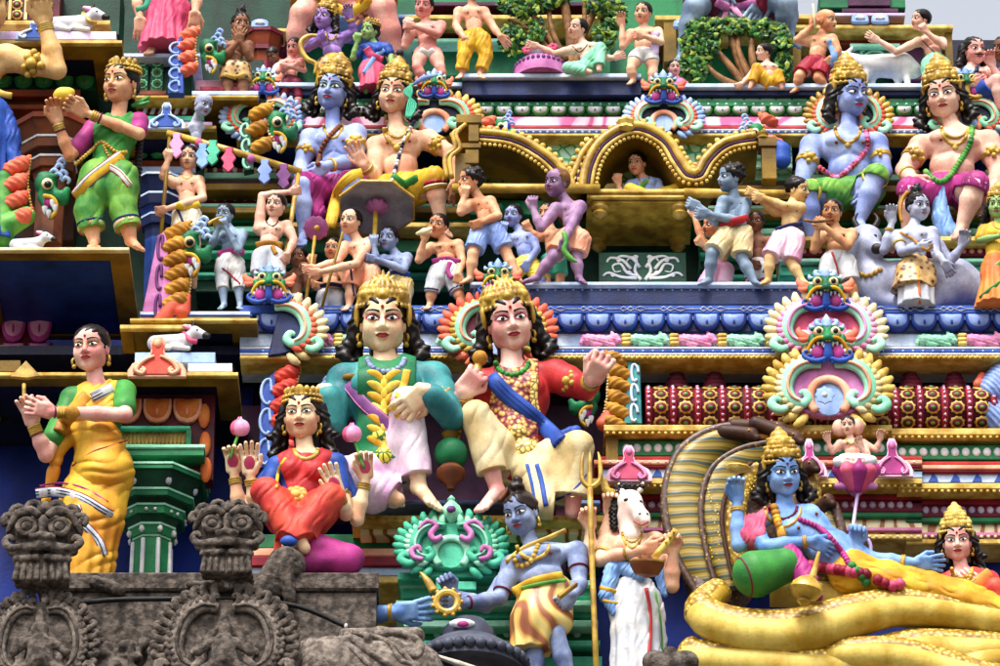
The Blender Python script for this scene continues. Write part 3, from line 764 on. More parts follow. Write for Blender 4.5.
def dress(S, kind, mat, *a, **kw):
    q = S.pre; H, W = S.H, S.W; k = .1 * H
    fo = kw.get('folds'); fl = [foldf(S, *fo)] if fo else []
    nm = kw.get('name')
    if kind == 'legs':                        # trousers / dhoti wrapped round hips and legs
        t, pad = a[0], (a[1] if len(a) > 1 else .05 * H) * (.7 if H < 50 else 1.); L = [padp([q['tors'][2]], pad)[0], plane(q['pv'] + q['u'] * kw.get('waist', .16) * q['LT'], q['u'])]
        for pts in S.legs: L += limbprims(pts, q['lrad'], t, pad, k * .8)
        L += S.segs(kw.get('more', ()), k)
        L += fl
        if .2 < t < 1.95 and not kw.get('round'):
            for pts in S.legs:
                i = min(int(t), len(pts) - 2); A, B = pts[i], pts[i + 1]; ax = unit(B - A); e = A + (B - A) * min(t - i, 1.); rr = radat(q['lrad'], min(t, 1.99)) + pad; e1 = unit(np.cross(ax, (0, 1., .3))); e2 = np.cross(ax, e1)
                L.append(rbox(e + ax * rr * 1.6, (rr * 1.5, rr * 1.5, rr * 1.5), np.stack([ax, e1, e2]), .3, .4, 's'))
        o = S.layer(nm or 'dhoti', mat, L)
        for m, tt, w in kw.get('hem', ()):
            for pts in S.legs:
                i = min(int(tt), 1); A, B = pts[i], pts[i + 1]; f = tt - i
                mb = MB(); rr = radat(q['lrad'], tt) + pad + .6; ax = unit(B - A); mb.lathe([(rr - 1, -w / 2), (rr + .3, -w / 2), (rr + .3, w / 2), (rr - 1, w / 2)], A + (B - A) * f, 18, ax, caps=False)
                part('hem', mb.mesh('hem', m, S.s), S.root)
    elif kind == 'skirt':                     # wrapped cloth from waist to hem
        hem, rh = a[0], a[1]; hp = S.p(hem); pad = kw.get('pad', .06 * H); L = [padp([q['tors'][2]], pad)[0]]
        if kw.get('mid'): mp = S.p(kw['mid'][0]); L += [rc(q['pv'], mp, .36 * W, kw['mid'][1], k), rc(mp, hp, kw['mid'][1], rh, k)]
        else: L += [rc(q['pv'], hp, .34 * W, rh, k)]
        for pts in S.legs: L += limbprims(pts, q['lrad'], kw.get('t', 1.9), pad, k * .7)
        L += S.segs(kw.get('more', ()), k)
        n = kw.get('n', 16); amp = kw.get('amp', .03 * H); cx, cy = hp[0], hp[1]; z0, z1 = q['pv'][2], hp[2]; tw = kw.get('twist', 0.)
        L.append(disp(lambda X, Y, Z: amp * np.clip((z0 - Z) / (z0 - z1 + 1e-6), .1, 1) * np.sin(n * np.arctan2(Y - cy, X - cx) + tw * Z + .0 * X)))
        L += fl + [plane(q['pv'] + q['u'] * kw.get('waist', .2) * q['LT'], q['u']), plane(hp, (0, 0, -1))]
        S.layer(nm or 'skirt', mat, L)
    elif kind == 'top':                       # blouse, tunic, armour
        pad, sl = a[0], a[1]; L = padp(q['tors'], pad)
        for pts in S.arms:
            if sl > 0: L += padp([ell(pts[0], .225 * S.a_, None, .1 * H)], pad) + limbprims(pts, q['arad'], sl, pad, .04 * H)
        nn = kw.get('neck', 0.); L += S.segs(kw.get('more', ()), k) + fl + [rc(q['nk'] + q['u'] * (nn - .02) * q['LT'], q['nk'] + q['u'] * .6 * H, .235 * H * (1.25 if nn < -.03 else 1), .3 * H, .02 * H, 's')]
        if kw.get('low') is not None: L += [plane(q['pv'] + q['u'] * kw['low'] * q['LT'], -q['u'])]
        for pl in kw.get('cut', ()): L.append(plane(S.p(pl[0]), RT * math.cos(math.radians(pl[1])) + UP * math.sin(math.radians(pl[1])), .5))
        S.layer(nm or 'tunic', mat, L)
    elif kind == 'blob': S.blob(nm or 'cloth', mat, a[0], kw.get('k', k), mods=fl + [plane(S.p(pl[0]), RT * math.cos(math.radians(pl[1])) + UP * math.sin(math.radians(pl[1])), .5) for pl in kw.get('cut', ())], keep=kw.get('keep', True))
    elif kind == 'sash': S.sash(nm or 'sash', mat, a[0], a[1], kw.get('th', .35), kw.get('lift', 0.), stripes=kw.get('stripes', ()), lens=kw.get('lens', 0))
    elif kind == 'beads': S.beads(nm or 'garland', mat, a[0], a[1], kw.get('lift', 0.), kw.get('gap', 1.5), alt=kw.get('alt'), free=kw.get('free', False))
    elif kind == 'tube': S.tube(nm or 'rod', mat, a[0], a[1], kw.get('flat', 1.), kw.get('smooth', 4))
    elif kind == 'arm':                       # bangles on arm i at t (0-2)
        i, t, w = a[:3]; pts = S.arms[i]; j = min(int(t), 1); A, B = pts[j], pts[j + 1]; r = radat(q['arad'], t) + .3
        mb = MB(); c = A + (B - A) * (t - j); ax = unit(B - A); h = w / 2; orn = kw.get('orn', 0)
        if w < 3: mb.lathe([(r, -h), (r + h, -h * .6), (r + h * 1.3, 0), (r + h, h * .6), (r, h)], c, 16, ax, caps=False)
        else:
            n_ = max(2, int(w / 2.2)); pr = [(r - .3, -h)]
            for z in range(n_):
                z0 = -h + w * z / n_; st = w / n_; pr += [(r + .4, z0), (r + 1.1, z0 + st * .3), (r + 1.1, z0 + st * .7), (r + .4, z0 + st)]
            mb.lathe(pr + [(r - .3, h)], c, 18, ax, caps=False)
        if orn:
            f = -FW - ax * (-FW @ ax); f = unit(f); e = np.cross(ax, f)
            for uu, v, z in ((0, 0, .5), (.55, .25, .34), (-.55, .25, .34), (.4, -.5, .32), (-.4, -.5, .32), (0, .8, .36), (.9, -.1, .3), (-.9, -.1, .3)):
                mb.sphere(c + f * r * (1.02 - .28 * abs(uu)) + e * uu * orn + ax * v * orn, (orn * z, orn * z, orn * z), 8, 6)
        part(nm or ('armlet' if t < 1 else 'bangle'), mb.mesh('bangle', mat, S.s), S.root)
    elif kind == 'neck':                      # necklace hanging by drop pixels
        drop, r = a[0], a[1]; wd = kw.get('w', .2) * W / 1.; x, y = q['nkpx'][0] + kw.get('dx', 0), q['nkpx'][1] + kw.get('dy', 0)
        pts = [(x + wd * math.sin(t) * 1.0, y - .08 * H + (drop + .08 * H) * (1 - abs(t / 1.5) ** 1.7)) for t in np.linspace(-1.5, 1.5, 9)]
        if kw.get('bead'): S.beads(nm or 'necklace', mat, pts, r, .3 * r, kw.get('gap', 1.6))
        else: S.sash(nm or 'necklace', mat, pts, r * 2, .7, .2 * r)
        if kw.get('pend'):
            d = S.front(x, y + drop); mb = MB(); mb.sphere(S.L(x, y + drop + kw['pend'] * .5, d), (kw['pend'], kw['pend'] * .5, kw['pend']), 10, 6); part('pendant', mb.mesh('pendant', mat, S.s), S.root)
    elif kind == 'belt': S.sash(nm or 'belt', mat, a[0], a[1], kw.get('th', .4), kw.get('lift', 0.))
    elif kind == 'ball':
        def fn(m): 
            for c_, r_ in a[0]: m.sphere(S.p(c_), r_, 12, 8)
        S.mb(nm or 'ball', mat, fn)
# ------------------------------------------------------------------ the temple tower
Z = lambda py, y: float(P(500, py, y)[2])
X = lambda px, py, y: float(P(px, py, y)[0])
gz = 0.0
TW = root('temple_tower', (0, 1.5, 0), 'tiered temple gateway tower with brightly painted mouldings, ledges and niches', 'temple tower')
def tpart(name, me, par=None, world=True):
    o = link(bpy.data.objects.new(name, me), par or TW)
    if par is None: o.matrix_local = Matrix.Translation((0, -1.5, 0))
    return o
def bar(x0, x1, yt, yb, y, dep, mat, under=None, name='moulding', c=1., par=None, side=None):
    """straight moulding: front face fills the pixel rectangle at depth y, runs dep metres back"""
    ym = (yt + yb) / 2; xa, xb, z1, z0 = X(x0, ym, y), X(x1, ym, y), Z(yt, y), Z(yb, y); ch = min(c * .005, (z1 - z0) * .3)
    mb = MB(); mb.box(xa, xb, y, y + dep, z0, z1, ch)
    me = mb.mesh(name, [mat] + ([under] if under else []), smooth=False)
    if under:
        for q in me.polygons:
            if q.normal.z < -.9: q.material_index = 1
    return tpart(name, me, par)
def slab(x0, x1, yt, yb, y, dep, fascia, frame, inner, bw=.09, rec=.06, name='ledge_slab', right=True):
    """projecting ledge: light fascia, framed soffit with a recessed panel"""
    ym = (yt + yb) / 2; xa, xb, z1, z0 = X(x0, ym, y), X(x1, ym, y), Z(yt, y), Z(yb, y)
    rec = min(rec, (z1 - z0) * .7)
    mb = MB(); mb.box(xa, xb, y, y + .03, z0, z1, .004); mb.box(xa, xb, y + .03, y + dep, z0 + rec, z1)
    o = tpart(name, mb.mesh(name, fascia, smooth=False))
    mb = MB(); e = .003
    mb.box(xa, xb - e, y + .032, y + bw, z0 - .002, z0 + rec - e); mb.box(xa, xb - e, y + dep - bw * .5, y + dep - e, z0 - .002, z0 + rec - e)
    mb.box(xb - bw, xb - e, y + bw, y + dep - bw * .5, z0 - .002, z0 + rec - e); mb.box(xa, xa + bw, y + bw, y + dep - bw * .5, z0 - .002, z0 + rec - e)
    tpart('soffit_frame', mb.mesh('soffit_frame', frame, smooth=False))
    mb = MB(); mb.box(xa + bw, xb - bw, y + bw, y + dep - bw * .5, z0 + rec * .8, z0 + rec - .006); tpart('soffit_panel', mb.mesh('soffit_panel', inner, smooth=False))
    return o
def leafmesh(name, mat, w, h, f, tip=.55, nu=12, nv=8, drop=0.):
    mb = MB(); mb.sphere((0, 0, 0), 1., nu, nv); V = mb.v[0]
    V[:, 0] *= 1 - tip * np.clip(V[:, 2] * -1 * (1 if drop else 1), 0, 1) ** 2; V *= (w, f, h); return mb.mesh(name, mat)
PET = {}
def petals(par_name, x0, x1, yt, yb, y, pitch, mat, rim, par, tip=.15):
    """row of U-shaped lotus petals standing proud of a moulding"""
    s = SC(500, (yt + yb) / 2, y); h = (Z(yt, y) - Z(yb, y)) / 2; zc = Z((yt + yb) / 2, y); k = (mat, rim, round(pitch, 1), round(h, 4))
    if k not in PET:
        w = pitch * s * .47; ol = [(-1, 1), (-.5, 1), (0, .96), (.5, 1), (1, 1), (1.02, .4), (.96, -.1), (.8, -.52), (.52, -.84), (0, -1), (-.52, -.84), (-.8, -.52), (-.96, -.1), (-1.02, .4)]
        m = MB(); m.prism([(a * w, b * h) for a, b in ol], -.01, .02, .006); m.cur = 1; m.prism([(a * w * .80, b * h * .78 + h * .12) for a, b in ol], .01, .026, .006, .012); m.cur = 2; m.sphere((0, -.034, -h * .2), (w * .1, .006, h * .3), 6, 5)
        PET[k] = m.mesh('petal', [rim, mat, rim])
    for i in range(int(round((x1 - x0) / pitch))):
        o = link(bpy.data.objects.new('petal', PET[k]), par); o.matrix_local = Matrix.Translation((X(x0 + pitch * (i + .5), yb, y), y, zc))
def dots(x0, x1, py, y, pitch, r, mat, par, name='dot_row', rz=None, f=.5):
    s = SC(500, py, y); mb = MB(); n = int((x1 - x0) / pitch)
    for i in range(n): mb.sphere((X(x0 + pitch * (i + .5), py, y), y, Z(py, y)), (r * s, r * s * f, (rz or r) * s / CE), 8, 6)
    o = link(bpy.data.objects.new(name, mb.mesh(name, mat)), par); o['kind'] = 'stuff'; return o
def diamonds(x0, x1, py, y, par):
    s = SC(500, py, y); mb = MB(); x = x0; zc = Z(py, y); i = 0
    while x < x1:
        for w in (7, 7, 13):
            a = X(x, py, y); b = X(x + w, py, y); h = 2.6 * s; m = (a + b) / 2; pts = [(a, y - .002, zc), (m, y - .002, zc + h), (b, y - .002, zc), (m, y - .002, zc - h)]
            mb.tube(pts, .6 * s, 4, 1, closed=True); x += w
        a = X(x, py, y); b = X(x + 13, py, y); mb.tube([(a, y - .002, zc), (b, y - .002, zc)], .6 * s, 4, 1); x += 13
    o = link(bpy.data.objects.new('diamond_band', mb.mesh('diamond_band', 'white')), par); o['kind'] = 'stuff'
# back walls, tier by tier -------------------------------------------------
def wall(x0, x1, yt, yb, y, mat, name='wall', dep=.15):
    return bar(x0, x1, yt, yb, y, dep, mat, name=name, c=0)
g = MB(); g.add([(-400, -400, 0), (400, -400, 0), (400, 400, 0), (-400, 400, 0)], [(0, 1, 2, 3)])
gm = paint('courtyard', '5c5750', '45413b', rough=.9, scale=.3, grime=.5)
go = tagit(link(bpy.data.objects.new('ground', g.mesh('ground', gm, smooth=False))), kind='structure')
bw = MB(); bw.box(-4.2, 4.2, .9, 5, 0, Z(640, .9)); tpart('base_block', bw.mesh('base_block', 'lightstone', smooth=False))
core = MB(); core.box(-3.6, 3.3, 1.0, 4, Z(640, .9), Z(300, .9)); core.box(-3.4, 2.75, 1.5, 4, Z(300, .9), Z(40, 1.5)); tpart('core_block', core.mesh('core_block', 'darknavy', smooth=False))
wall(-40, 1040, 340, 700, .72, 'wallblue'); wall(-40, 250, 350, 700, .45, 'wallblue')
wall(240, 1040, 130, 330, .86, 'darkgreen'); wall(-40, 260, 60, 330, .8, 'darkgreen')
wall(240, 790, -260, 110, 1.32, 'emerald'); wall(780, 952, 28, 110, 1.3, 'darkgreen'); wall(-160, 300, -260, 90, 1.2, 'darkgreen')
for xa, xb, y0, y1, zt in ((236, 1040, .3, 1.02, Z(306, 0.) - .012), (230, 960, .75, 1.6, Z(84, .44) - .02), (-160, 262, .1, 1.1, Z(318, -.12) - .04), (-160, 262, .6, 1.4, Z(97, .3) - .02), (-160, 250, .2, 1.0, Z(376, -.28) + .03)):
    mb = MB(); mb.box(X(xa, 300, y0), X(xb, 300, y0), y0, y1, zt - .05, zt); tpart('tier_floor', mb.mesh('tier_floor', 'darknavy', smooth=False))
YC_, F0 = .5, -.06
# --- main frieze above the kings
b1 = bar(240, 1012, 305, 313.5, 0., .45, 'royal', name='frieze'); diamonds(300, 1005, 309, 0., b1); 
b2 = bar(240, 1012, 313.5, 332, .03, .4, 'navy', name='frieze'); petals('p', 258, 1008, 315, 331.5, .022, 27.2, 'cloudblue', 'cobalt', b2)
dots(258 - 13.6, 1008, 317, .02, 27.2, 1.6, 'iceblue', b2, 'petal_gaps', rz=3.5)
b3 = bar(240, 1012, 332, 346.5, .05, .35, 'iceblue', name='frieze')
bar(240, 1012, 346.5, 349, .01, .3, 'white'); bar(240, 1012, 349, 352.6, .004, .3, 'royal'); bar(240, 1012, 352.6, 355, 0.0, .3, 'white')
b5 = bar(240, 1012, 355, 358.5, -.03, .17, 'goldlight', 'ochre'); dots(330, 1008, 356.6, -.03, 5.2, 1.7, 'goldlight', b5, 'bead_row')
bar(470, 815, 281.5, 285.5, -.005, .6, 'iceblue', name='platform'); bar(470, 815, 285.5, 288, .004, .55, 'paleblue'); bar(472, 813, 288, 305, .015, .5, 'navy')
bar(258, 302, 293, 297, .002, .5, 'iceblue', name='platform'); bar(259, 301, 297, 305, .012, .5, 'navy'); bar(846, 870, 297, 300.5, .004, .3, 'iceblue', name='platform'); bar(847, 869, 300.5, 305, .012, .3, 'navy')
for x0, x1, py, yy, pt, r, m, rz in ((236, 1012, 131.9, YC_ - .04, 7, 1.5, 'iceblue', 1.2), (236, 1012, 104, YC_ - .02, 9, 1.6, 'mint', 1.3), (604, 890, 433, F0 - .03, 6.5, 1.9, 'goldlight', 1.6), (890, 1012, 437, F0, 6.5, 1.9, 'goldlight', 1.6), (580, 920, 486, F0 - .05, 6.5, 1.9, 'goldlight', 1.6), (900, 1012, 491, F0 - .03, 6.5, 1.9, 'goldlight', 1.6), (598, 920, 461.8, F0, 8, 1.5, 'palepink', 1.1), (470, 814, 290, .016, 9, 1.3, 'cloudblue', 1.), (600, 1012, 536.5, F0 + .05, 7, 2, 'cream', 1.6), (355, 602, 519, -.28, 9, 2.2, 'gold', 1.8), (258, 1008, 350.8, .004, 10, 1.2, 'paleblue', 1.)):
    dots(x0, x1, py, yy, pt, r, m, b1, 'bead_row', rz=rz)
# dark interior of the recess under the frieze
wall(236, 1040, 350, 440, .5, 'plum')
for xc in (677, 715, 872, 911, 955):
    T = Thing('finial', 'maroon bell-shaped finial on the patterned roof roll below the blue frieze', 'finial', (xc, 392), .14, 'maroon finials on the roof roll')
    T.mb('bell', 'wine', lambda m: m.lathe([(13, 0), (13, 3), (11, 5), (12, 8), (9, 11), (9.5, 14), (7, 16), (7.5, 19), (4.5, 21), (5, 24), (1, 28)], (0, 0, 0), 20))
# --- roof roll with rosettes
T = Thing('roof_roll', 'long barrel roof roll covered in maroon and gold rosettes under the frieze', 'roof roll', (650, 430), .12)
xr0, xr1 = X(648, 408, .12), X(992, 408, .12); R_ = 24 * T.s; zc = Z(412, .12)
mb = MB(); mb.lathe([(R_, xr0 - T.a[0]), (R_, xr1 - T.a[0])], (0, 0, zc - T.a[2]), 32, (1, 0, 0)); roll = part('barrel', mb.mesh('barrel', 'maroon'), T.root)
ros = MB()
def rosette(m):
    m.cur = 0; m.lathe([(8.2, 0), (8.2, 1), (6.5, 1.8)], (0, 0, 0), 18, (0, 0, 1), .09, 9); m.cur = 1; m.lathe([(6.2, 1.2), (5.6, 2.4)], (0, 0, 0), 14); m.cur = 2; m.sphere((0, 0, 2.2), (2.8, 2.4, 1.2), 8, 6)
rosette(ros); ROS = ros.mesh('rosette', ['goldlight', 'wine', 'limegreen'], T.s * .9)
ncol = 14
for i in range(ncol):
    xx = xr0 + (xr1 - xr0) * (i + .5) / ncol - T.a[0]
    for a in (-52, -16, 18, 52, 86):
        an = math.radians(a); o = part('rosette', ROS, T.root, Matrix.Translation((xx, -R_ * math.cos(an), zc - T.a[2] + R_ * math.sin(an))) @ Matrix.Rotation(math.pi / 2 - an, 4, 'X') @ Matrix.Diagonal((1, .92, 1, 1)))
mb = MB()
for i in range(ncol + 1):
    xx = xr0 + (xr1 - xr0) * i / ncol - T.a[0]; mb.cur = 0; mb.lathe([(R_ - .002, xx - 3.2 * T.s), (R_ + .006, xx - 3.2 * T.s), (R_ + .006, xx + 3.2 * T.s), (R_ - .002, xx + 3.2 * T.s)], (0, 0, zc - T.a[2]), 32, (1, 0, 0), caps=False)
    for a in range(-60, 120, 14):
        mb.cur = 1; an = math.radians(a); mb.sphere((xx, -(R_ + .006) * math.cos(an), zc - T.a[2] + (R_ + .006) * math.sin(an)), 2.2 * T.s, 6, 4)
part('bead_straps', mb.mesh('bead_straps', ['crimson', 'palepink']), T.root)['kind'] = 'stuff'
# --- mouldings under the roll
F_ = -.06
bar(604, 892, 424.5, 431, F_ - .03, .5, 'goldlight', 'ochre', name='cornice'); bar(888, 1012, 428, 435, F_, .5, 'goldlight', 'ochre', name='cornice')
bar(606, 618, 431, 462, F_ + .02, .4, 'ochre')
bg_ = bar(617, 897, 440.5, 456, F_ + .05, .3, 'emerald', name='dotted_band'); dots(621, 895, 448, F_ + .05, 10.6, 4.3, 'offwhite', bg_)
bg_ = bar(893, 1012, 445, 459.5, F_ + .06, .3, 'emerald', name='dotted_band'); dots(897, 1010, 452, F_ + .06, 10.6, 4.3, 'offwhite', bg_)
for x0, x1, dy, yy in ((598, 922, 0, F_), (918, 1012, 5, F_ + .02)):
    bar(x0, x1, 456 + dy, 459.5 + dy, yy + .04, .3, 'red'); bar(x0 - 4, x1, 459.5 + dy, 464 + dy, yy, .3, 'peach'); bar(x0 - 4, x1, 464 + dy, 467.5 + dy, yy + .01, .3, 'crimson')
    q = bar(x0 + 2, x1, 467.5 + dy, 478 + dy, yy + .03, .3, 'iceblue', name='blue_leaf_band')
    mb = MB(); s = SC(500, 472, yy)
    for xx in np.arange(x0 + 14, x1 - 4, 22):
        a, z = X(xx, 472 + dy, yy + .03), Z(477 + dy, yy + .03); mb.prism([(a - 4 * s, z), (a + 6 * s, z), (a + 5 * s, z + 5 * s), (a + 1 * s, z + 9 * s)], -(yy + .035), -(yy + .026), 0)
    o = link(bpy.data.objects.new('blue_leaves', mb.mesh('blue_leaves', 'royal', smooth=False)), q); o['kind'] = 'stuff'
    bar(x0 - 20, x1, 478 + dy, 484 + dy, yy - .05, .4, 'goldlight', 'ochre', name='cornice')
    q = bar(x0 - 12, x1, 494 + dy, 499 + dy, yy + .06, .3, 'crimson'); q = bar(x0 - 8, x1, 499 + dy, 512 + dy, yy + .08, .3, 'wine', name='dotted_band'); dots(x0 - 6, x1, 505 + dy, yy + .08, 9.2, 3.6, 'lavender', q)
    bar(x0 - 12, x1, 512 + dy, 517 + dy, yy + .06, .3, 'emerald'); q = bar(x0 - 12, x1, 517.5 + dy, 534 + dy, yy + .09, .3, 'creamscroll', name='scroll_band')
    bar(x0 - 12, x1, 534 + dy, 539 + dy, yy + .05, .3, 'goldlight', 'ochre'); bar(x0 - 12, x1, 527 + dy, 531 + dy, yy + .07, .2, 'pink')
bar(577, 590, 482, 575, F_ - .0, .4, 'ochre', name='jamb'); bar(556, 566, 485, 560, F_ + .01, .2, 'mauvepink', name='jamb')
wall(575, 1040, 534, 700, .22, 'wallblue')
# --- king's seat, stepped green pavilion under it
bar(352, 604, 515, 522, -.28, .75, 'goldlight', 'ochre', name='seat_ledge'); bar(240, 604, 405, 516, .34, .1, 'plum', name='niche_back')
bar(356, 600, 500, 504, -.1, .4, 'cloudblue'); q = bar(360, 600, 523, 534, -.2, .5, 'creamscroll', name='scroll_band'); bar(250, 420, 548, 556, -.18, .5, 'peach'); bar(250, 420, 556, 566, -.2, .5, 'crimson'); bar(250, 420, 566, 576, -.18, .5, 'iceblue'); bar(250, 420, 576, 583, -.22, .5, 'goldlight', 'ochre')
bar(250, 600, 534, 548, -.1, .4, 'emerald')
for x0, x1, yt, yb, yy, m in ((398, 520, 572, 580, -.36, 'turquoise'), (400, 590, 580, 586, -.30, 'mint'), (402, 592, 586, 598, -.27, 'turquoise'), (430, 496, 570, 577, -.40, 'turquoise'), (436, 476, 581, 590, -.42, 'turquoise'),
        (396, 594, 600, 606, -.32, 'mint'), (405, 596, 606, 618, -.25, 'turquoise'), (404, 598, 620, 627, -.30, 'mint'), (410, 596, 627, 640, -.22, 'emerald'), (400, 600, 640, 646, -.28, 'turquoise'), (404, 598, 646, 656, -.2, 'emerald'), (398, 602, 656, 672, -.26, 'turquoise')):
    q = bar(x0, x1, yt, yb, yy, .7, m, name='pavilion_step')
    if m == 'emerald' and yb < 650: dots(x0 + 20, x1, (yt + yb) / 2, yy, 14, 4, 'offwhite', q)
# --- second frieze, behind the upper deities
YC = .5
for x0, x1, dy in ((236, 462, 2), (462, 641, -7), (641, 1012, 3)):
    bar(x0, x1, 80 + dy, 84.5 + dy, YC - .06 - (.03 if dy < 0 else 0), .7, 'iceblue', name='platform'); bar(x0, x1, 84.5 + dy, 95.5, YC - .03 - (.03 if dy < 0 else 0), .6, 'navy')
q = bar(236, 1012, 95.5, 101.5, YC, .5, 'mint', name='dotted_band'); dots(240, 1010, 98.5, YC, 16, 1.6, 'green', q); bar(236, 1012, 101.5, 106.5, YC - .02, .5, 'emerald')
q = bar(236, 1012, 106.5, 116.5, YC + .01, .5, 'bottle', name='petal_band'); petals('p', 240, 1010, 107.5, 116.5, YC + .006, 18.2, 'offwhite', 'green', q)
bar(236, 1012, 116.5, 126, YC - .01, .5, 'pinkmarble', name='pink_band'); bar(236, 1012, 126, 128.5, YC - .03, .5, 'red'); bar(236, 1012, 128.5, 131, YC - .035, .5, 'white'); bar(236, 1012, 131, 133, YC - .04, .5, 'royal'); bar(236, 1012, 133, 136, YC - .06, .12, 'goldlight', 'ochre')
bar(470, 792, 143, 168, YC + .03, .3, 'greenlattice', name='lattice_band')
# bands behind the procession
for yt, yb, yy, m in ((168, 172, .62, 'wine'), (172, 178, .6, 'mint'), (178, 183, .64, 'mauvepink'), (183, 190, .55, 'ochre'), (190, 194, .6, 'emerald'), (194, 203, .66, 'wine'), (203, 207, .6, 'mint'), (207, 213, .56, 'ochre'), (213, 222, .62, 'emerald'), (226, 232, .6, 'mint'), (236, 246, .64, 'emerald'), (250, 254, .58, 'turquoise'), (258, 268, .64, 'bottle'), (272, 276, .58, 'turquoise'), (280, 292, .62, 'bottle')):
    q = bar(196, 470, yt, yb, yy, .3, m, name='band')
    q2 = bar(700, 1012, yt + 2, yb + 2, yy, .3, m, name='band')
    if m == 'wine': dots(200, 468, (yt + yb) / 2, yy, 10, 2.6, 'cream', q); dots(702, 1010, (yt + yb) / 2 + 2, yy, 10, 2.6, 'cream', q2)
bar(470, 700, 183, 192, .55, .3, 'ochre', name='band'); q = bar(470, 700, 200, 215, .6, .3, 'emerald', name='band'); dots(474, 698, 207, .6, 17, 4, 'turquoise', q)
bar(780, 1012, 236, 241, .2, .5, 'goldlight', 'ochre', name='seat_ledge'); q = bar(780, 1012, 246, 256, .28, .4, 'wine', name='dotted_band'); dots(784, 1010, 251, .28, 8, 2.6, 'peach', q); bar(780, 1012, 258, 262, .25, .4, 'mint'); bar(780, 1012, 266, 276, .28, .4, 'turquoise')
bar(292, 470, 222, 227, .3, .5, 'goldlight', 'ochre', name='seat_ledge'); bar(300, 470, 240, 252, .4, .4, 'emerald', name='band')
# painted scroll panel under the litter
q = bar(599, 686, 252, 282, .3, .2, 'bottle', name='painted_panel'); mb = MB(); s = SC(642, 268, .3); cx, cz = X(643, 280, .3), Z(280, .3)
for sg in (-1, 1):
    for pts in ([(2, 0), (8, 10), (6, 22), (12, 26), (16, 21)], [(4, 4), (16, 8), (22, 18), (30, 16), (28, 9), (22, 10)], [(6, 2), (22, 3), (34, 8), (40, 4)], [(3, 14), (10, 24), (20, 27), (26, 25)], [(12, 12), (20, 22), (32, 25), (36, 20)]):
        mb.tube([(cx + sg * a * s, .297, cz + b * s) for a, b in pts], [1.9 * s, 1.7 * s, 1.4 * s, 1.1 * s, .8 * s, .5 * s][:len(pts)], 6, 3, normal=(0, -1, 0), flat=.35)
    for a, b, r in ((14, 8, 3), (24, 22, 2.6), (7, 26, 3), (30, 5, 2.4)): mb.sphere((cx + sg * a * s, .297, cz + b * s), (r * s, .4 * s, r * .8 * s), 8, 6)
o = link(bpy.data.objects.new('white_scroll', mb.mesh('white_scroll', 'white')), q)
# --- top tier
for x0, x1, yt, yb, yy, m, u in ((418, 612, 1.5, 6, 1.0, 'plum', None), (405, 600, 14.5, 19, .95, 'goldlight', 'ochre'), (300, 420, 14, 18, 1.05, 'cloudblue', None), (400, 520, 25, 35, 1.1, 'wine', None), (400, 530, 38, 42, 1.02, 'mint', None), (412, 610, 44, 76, 1.12, 'emerald', None), (655, 730, 15, 20, .98, 'goldlight', 'ochre'), (664, 676, 20, 62, .99, 'ochre', None), (250, 300, 28, 32, .95, 'goldlight', 'ochre'), (252, 290, 38, 50, 1.05, 'wine', None), (654, 676, 26, 38, 1.05, 'rust', None),
        (700, 820, 14, 19, 1.04, 'goldlight', 'ochre'), (842, 898, 8, 12.5, .95, 'plum', None), (830, 905, 12.5, 16, .9, 'lavender', None), (833, 902, 16, 24.5, .98, 'plum', None), (792, 953, 24.5, 28.5, .86, 'goldlight', 'ochre'), (838, 910, 31, 44, .98, 'rust', None), (850, 900, 43, 47, .92, 'mint', None), (853, 893, 47, 62, .97, 'darkgreen', None), (793, 801, 28.5, 84, .9, 'ochre', None), (946, 953, 28.5, 84, .9, 'ochre', None), (903, 924, 46, 80, 1.0, 'plum', None), (818, 846, 56, 80, 1.0, 'plum', None), (820, 905, -14, 8, 1.0, 'emerald', None), (848, 890, -16, 6, .97, 'plum', None)):
    q = bar(x0, x1, yt, yb, yy, .3, m, u, name='band')
    if m in ('rust', 'wine'): dots(x0 + 3, x1 - 2, (yt + yb) / 2, yy, 8, 2.4, 'peach', q, rz=3)
for xx in (860, 880, 260, 700, 682):
    py = 19 if xx > 800 else 24; T = Thing('lotus_bracket', 'small pale blue scalloped bracket on the top tier ledge', 'ornament', (xx, py + 4), .86, 'pale blue brackets on the top tier')
    T.mb('shell', 'paleblue', lambda m: m.prism([(9 * math.cos(a), 9 * abs(math.sin(a)) ** .5 * (1 if math.sin(a) > 0 else -.2)) for a in np.linspace(0, 6.283, 15)[:-1]], 0, 4, 1.2)); T.mb('shell_core', 'white', lambda m: m.prism([(5 * math.cos(a), 2.5 + 5 * abs(math.sin(a)) * (1 if math.sin(a) > 0 else -.2)) for a in np.linspace(0, 6.283, 13)[:-1]], 3.5, 5.5, 1))
T = Thing('painted_board', 'small dark green panel with a white leaf scroll behind the goat', 'panel', (873, 62), .96); T.mb('board', 'emerald', lambda m: m.box(-17, 17, -1, 2, 1, 15, .6))
T.mb('scroll', 'mint', lambda m: [m.tube([(-12, -1.2, 4), (-6, -1.2, 9), (0, -1.2, 12), (8, -1.2, 11), (10, -1.2, 7), (6, -1.2, 5), (2, -1.2, 7)], [.6, 1, 1.3, 1.4, 1.3, 1, .8], 6, 3, normal=(0, -1, 0), flat=.4), m.tube([(-10, -1.2, 8), (-12, -1.2, 11), (-8, -1.2, 12)], .9, 6, 3, normal=(0, -1, 0), flat=.4)])
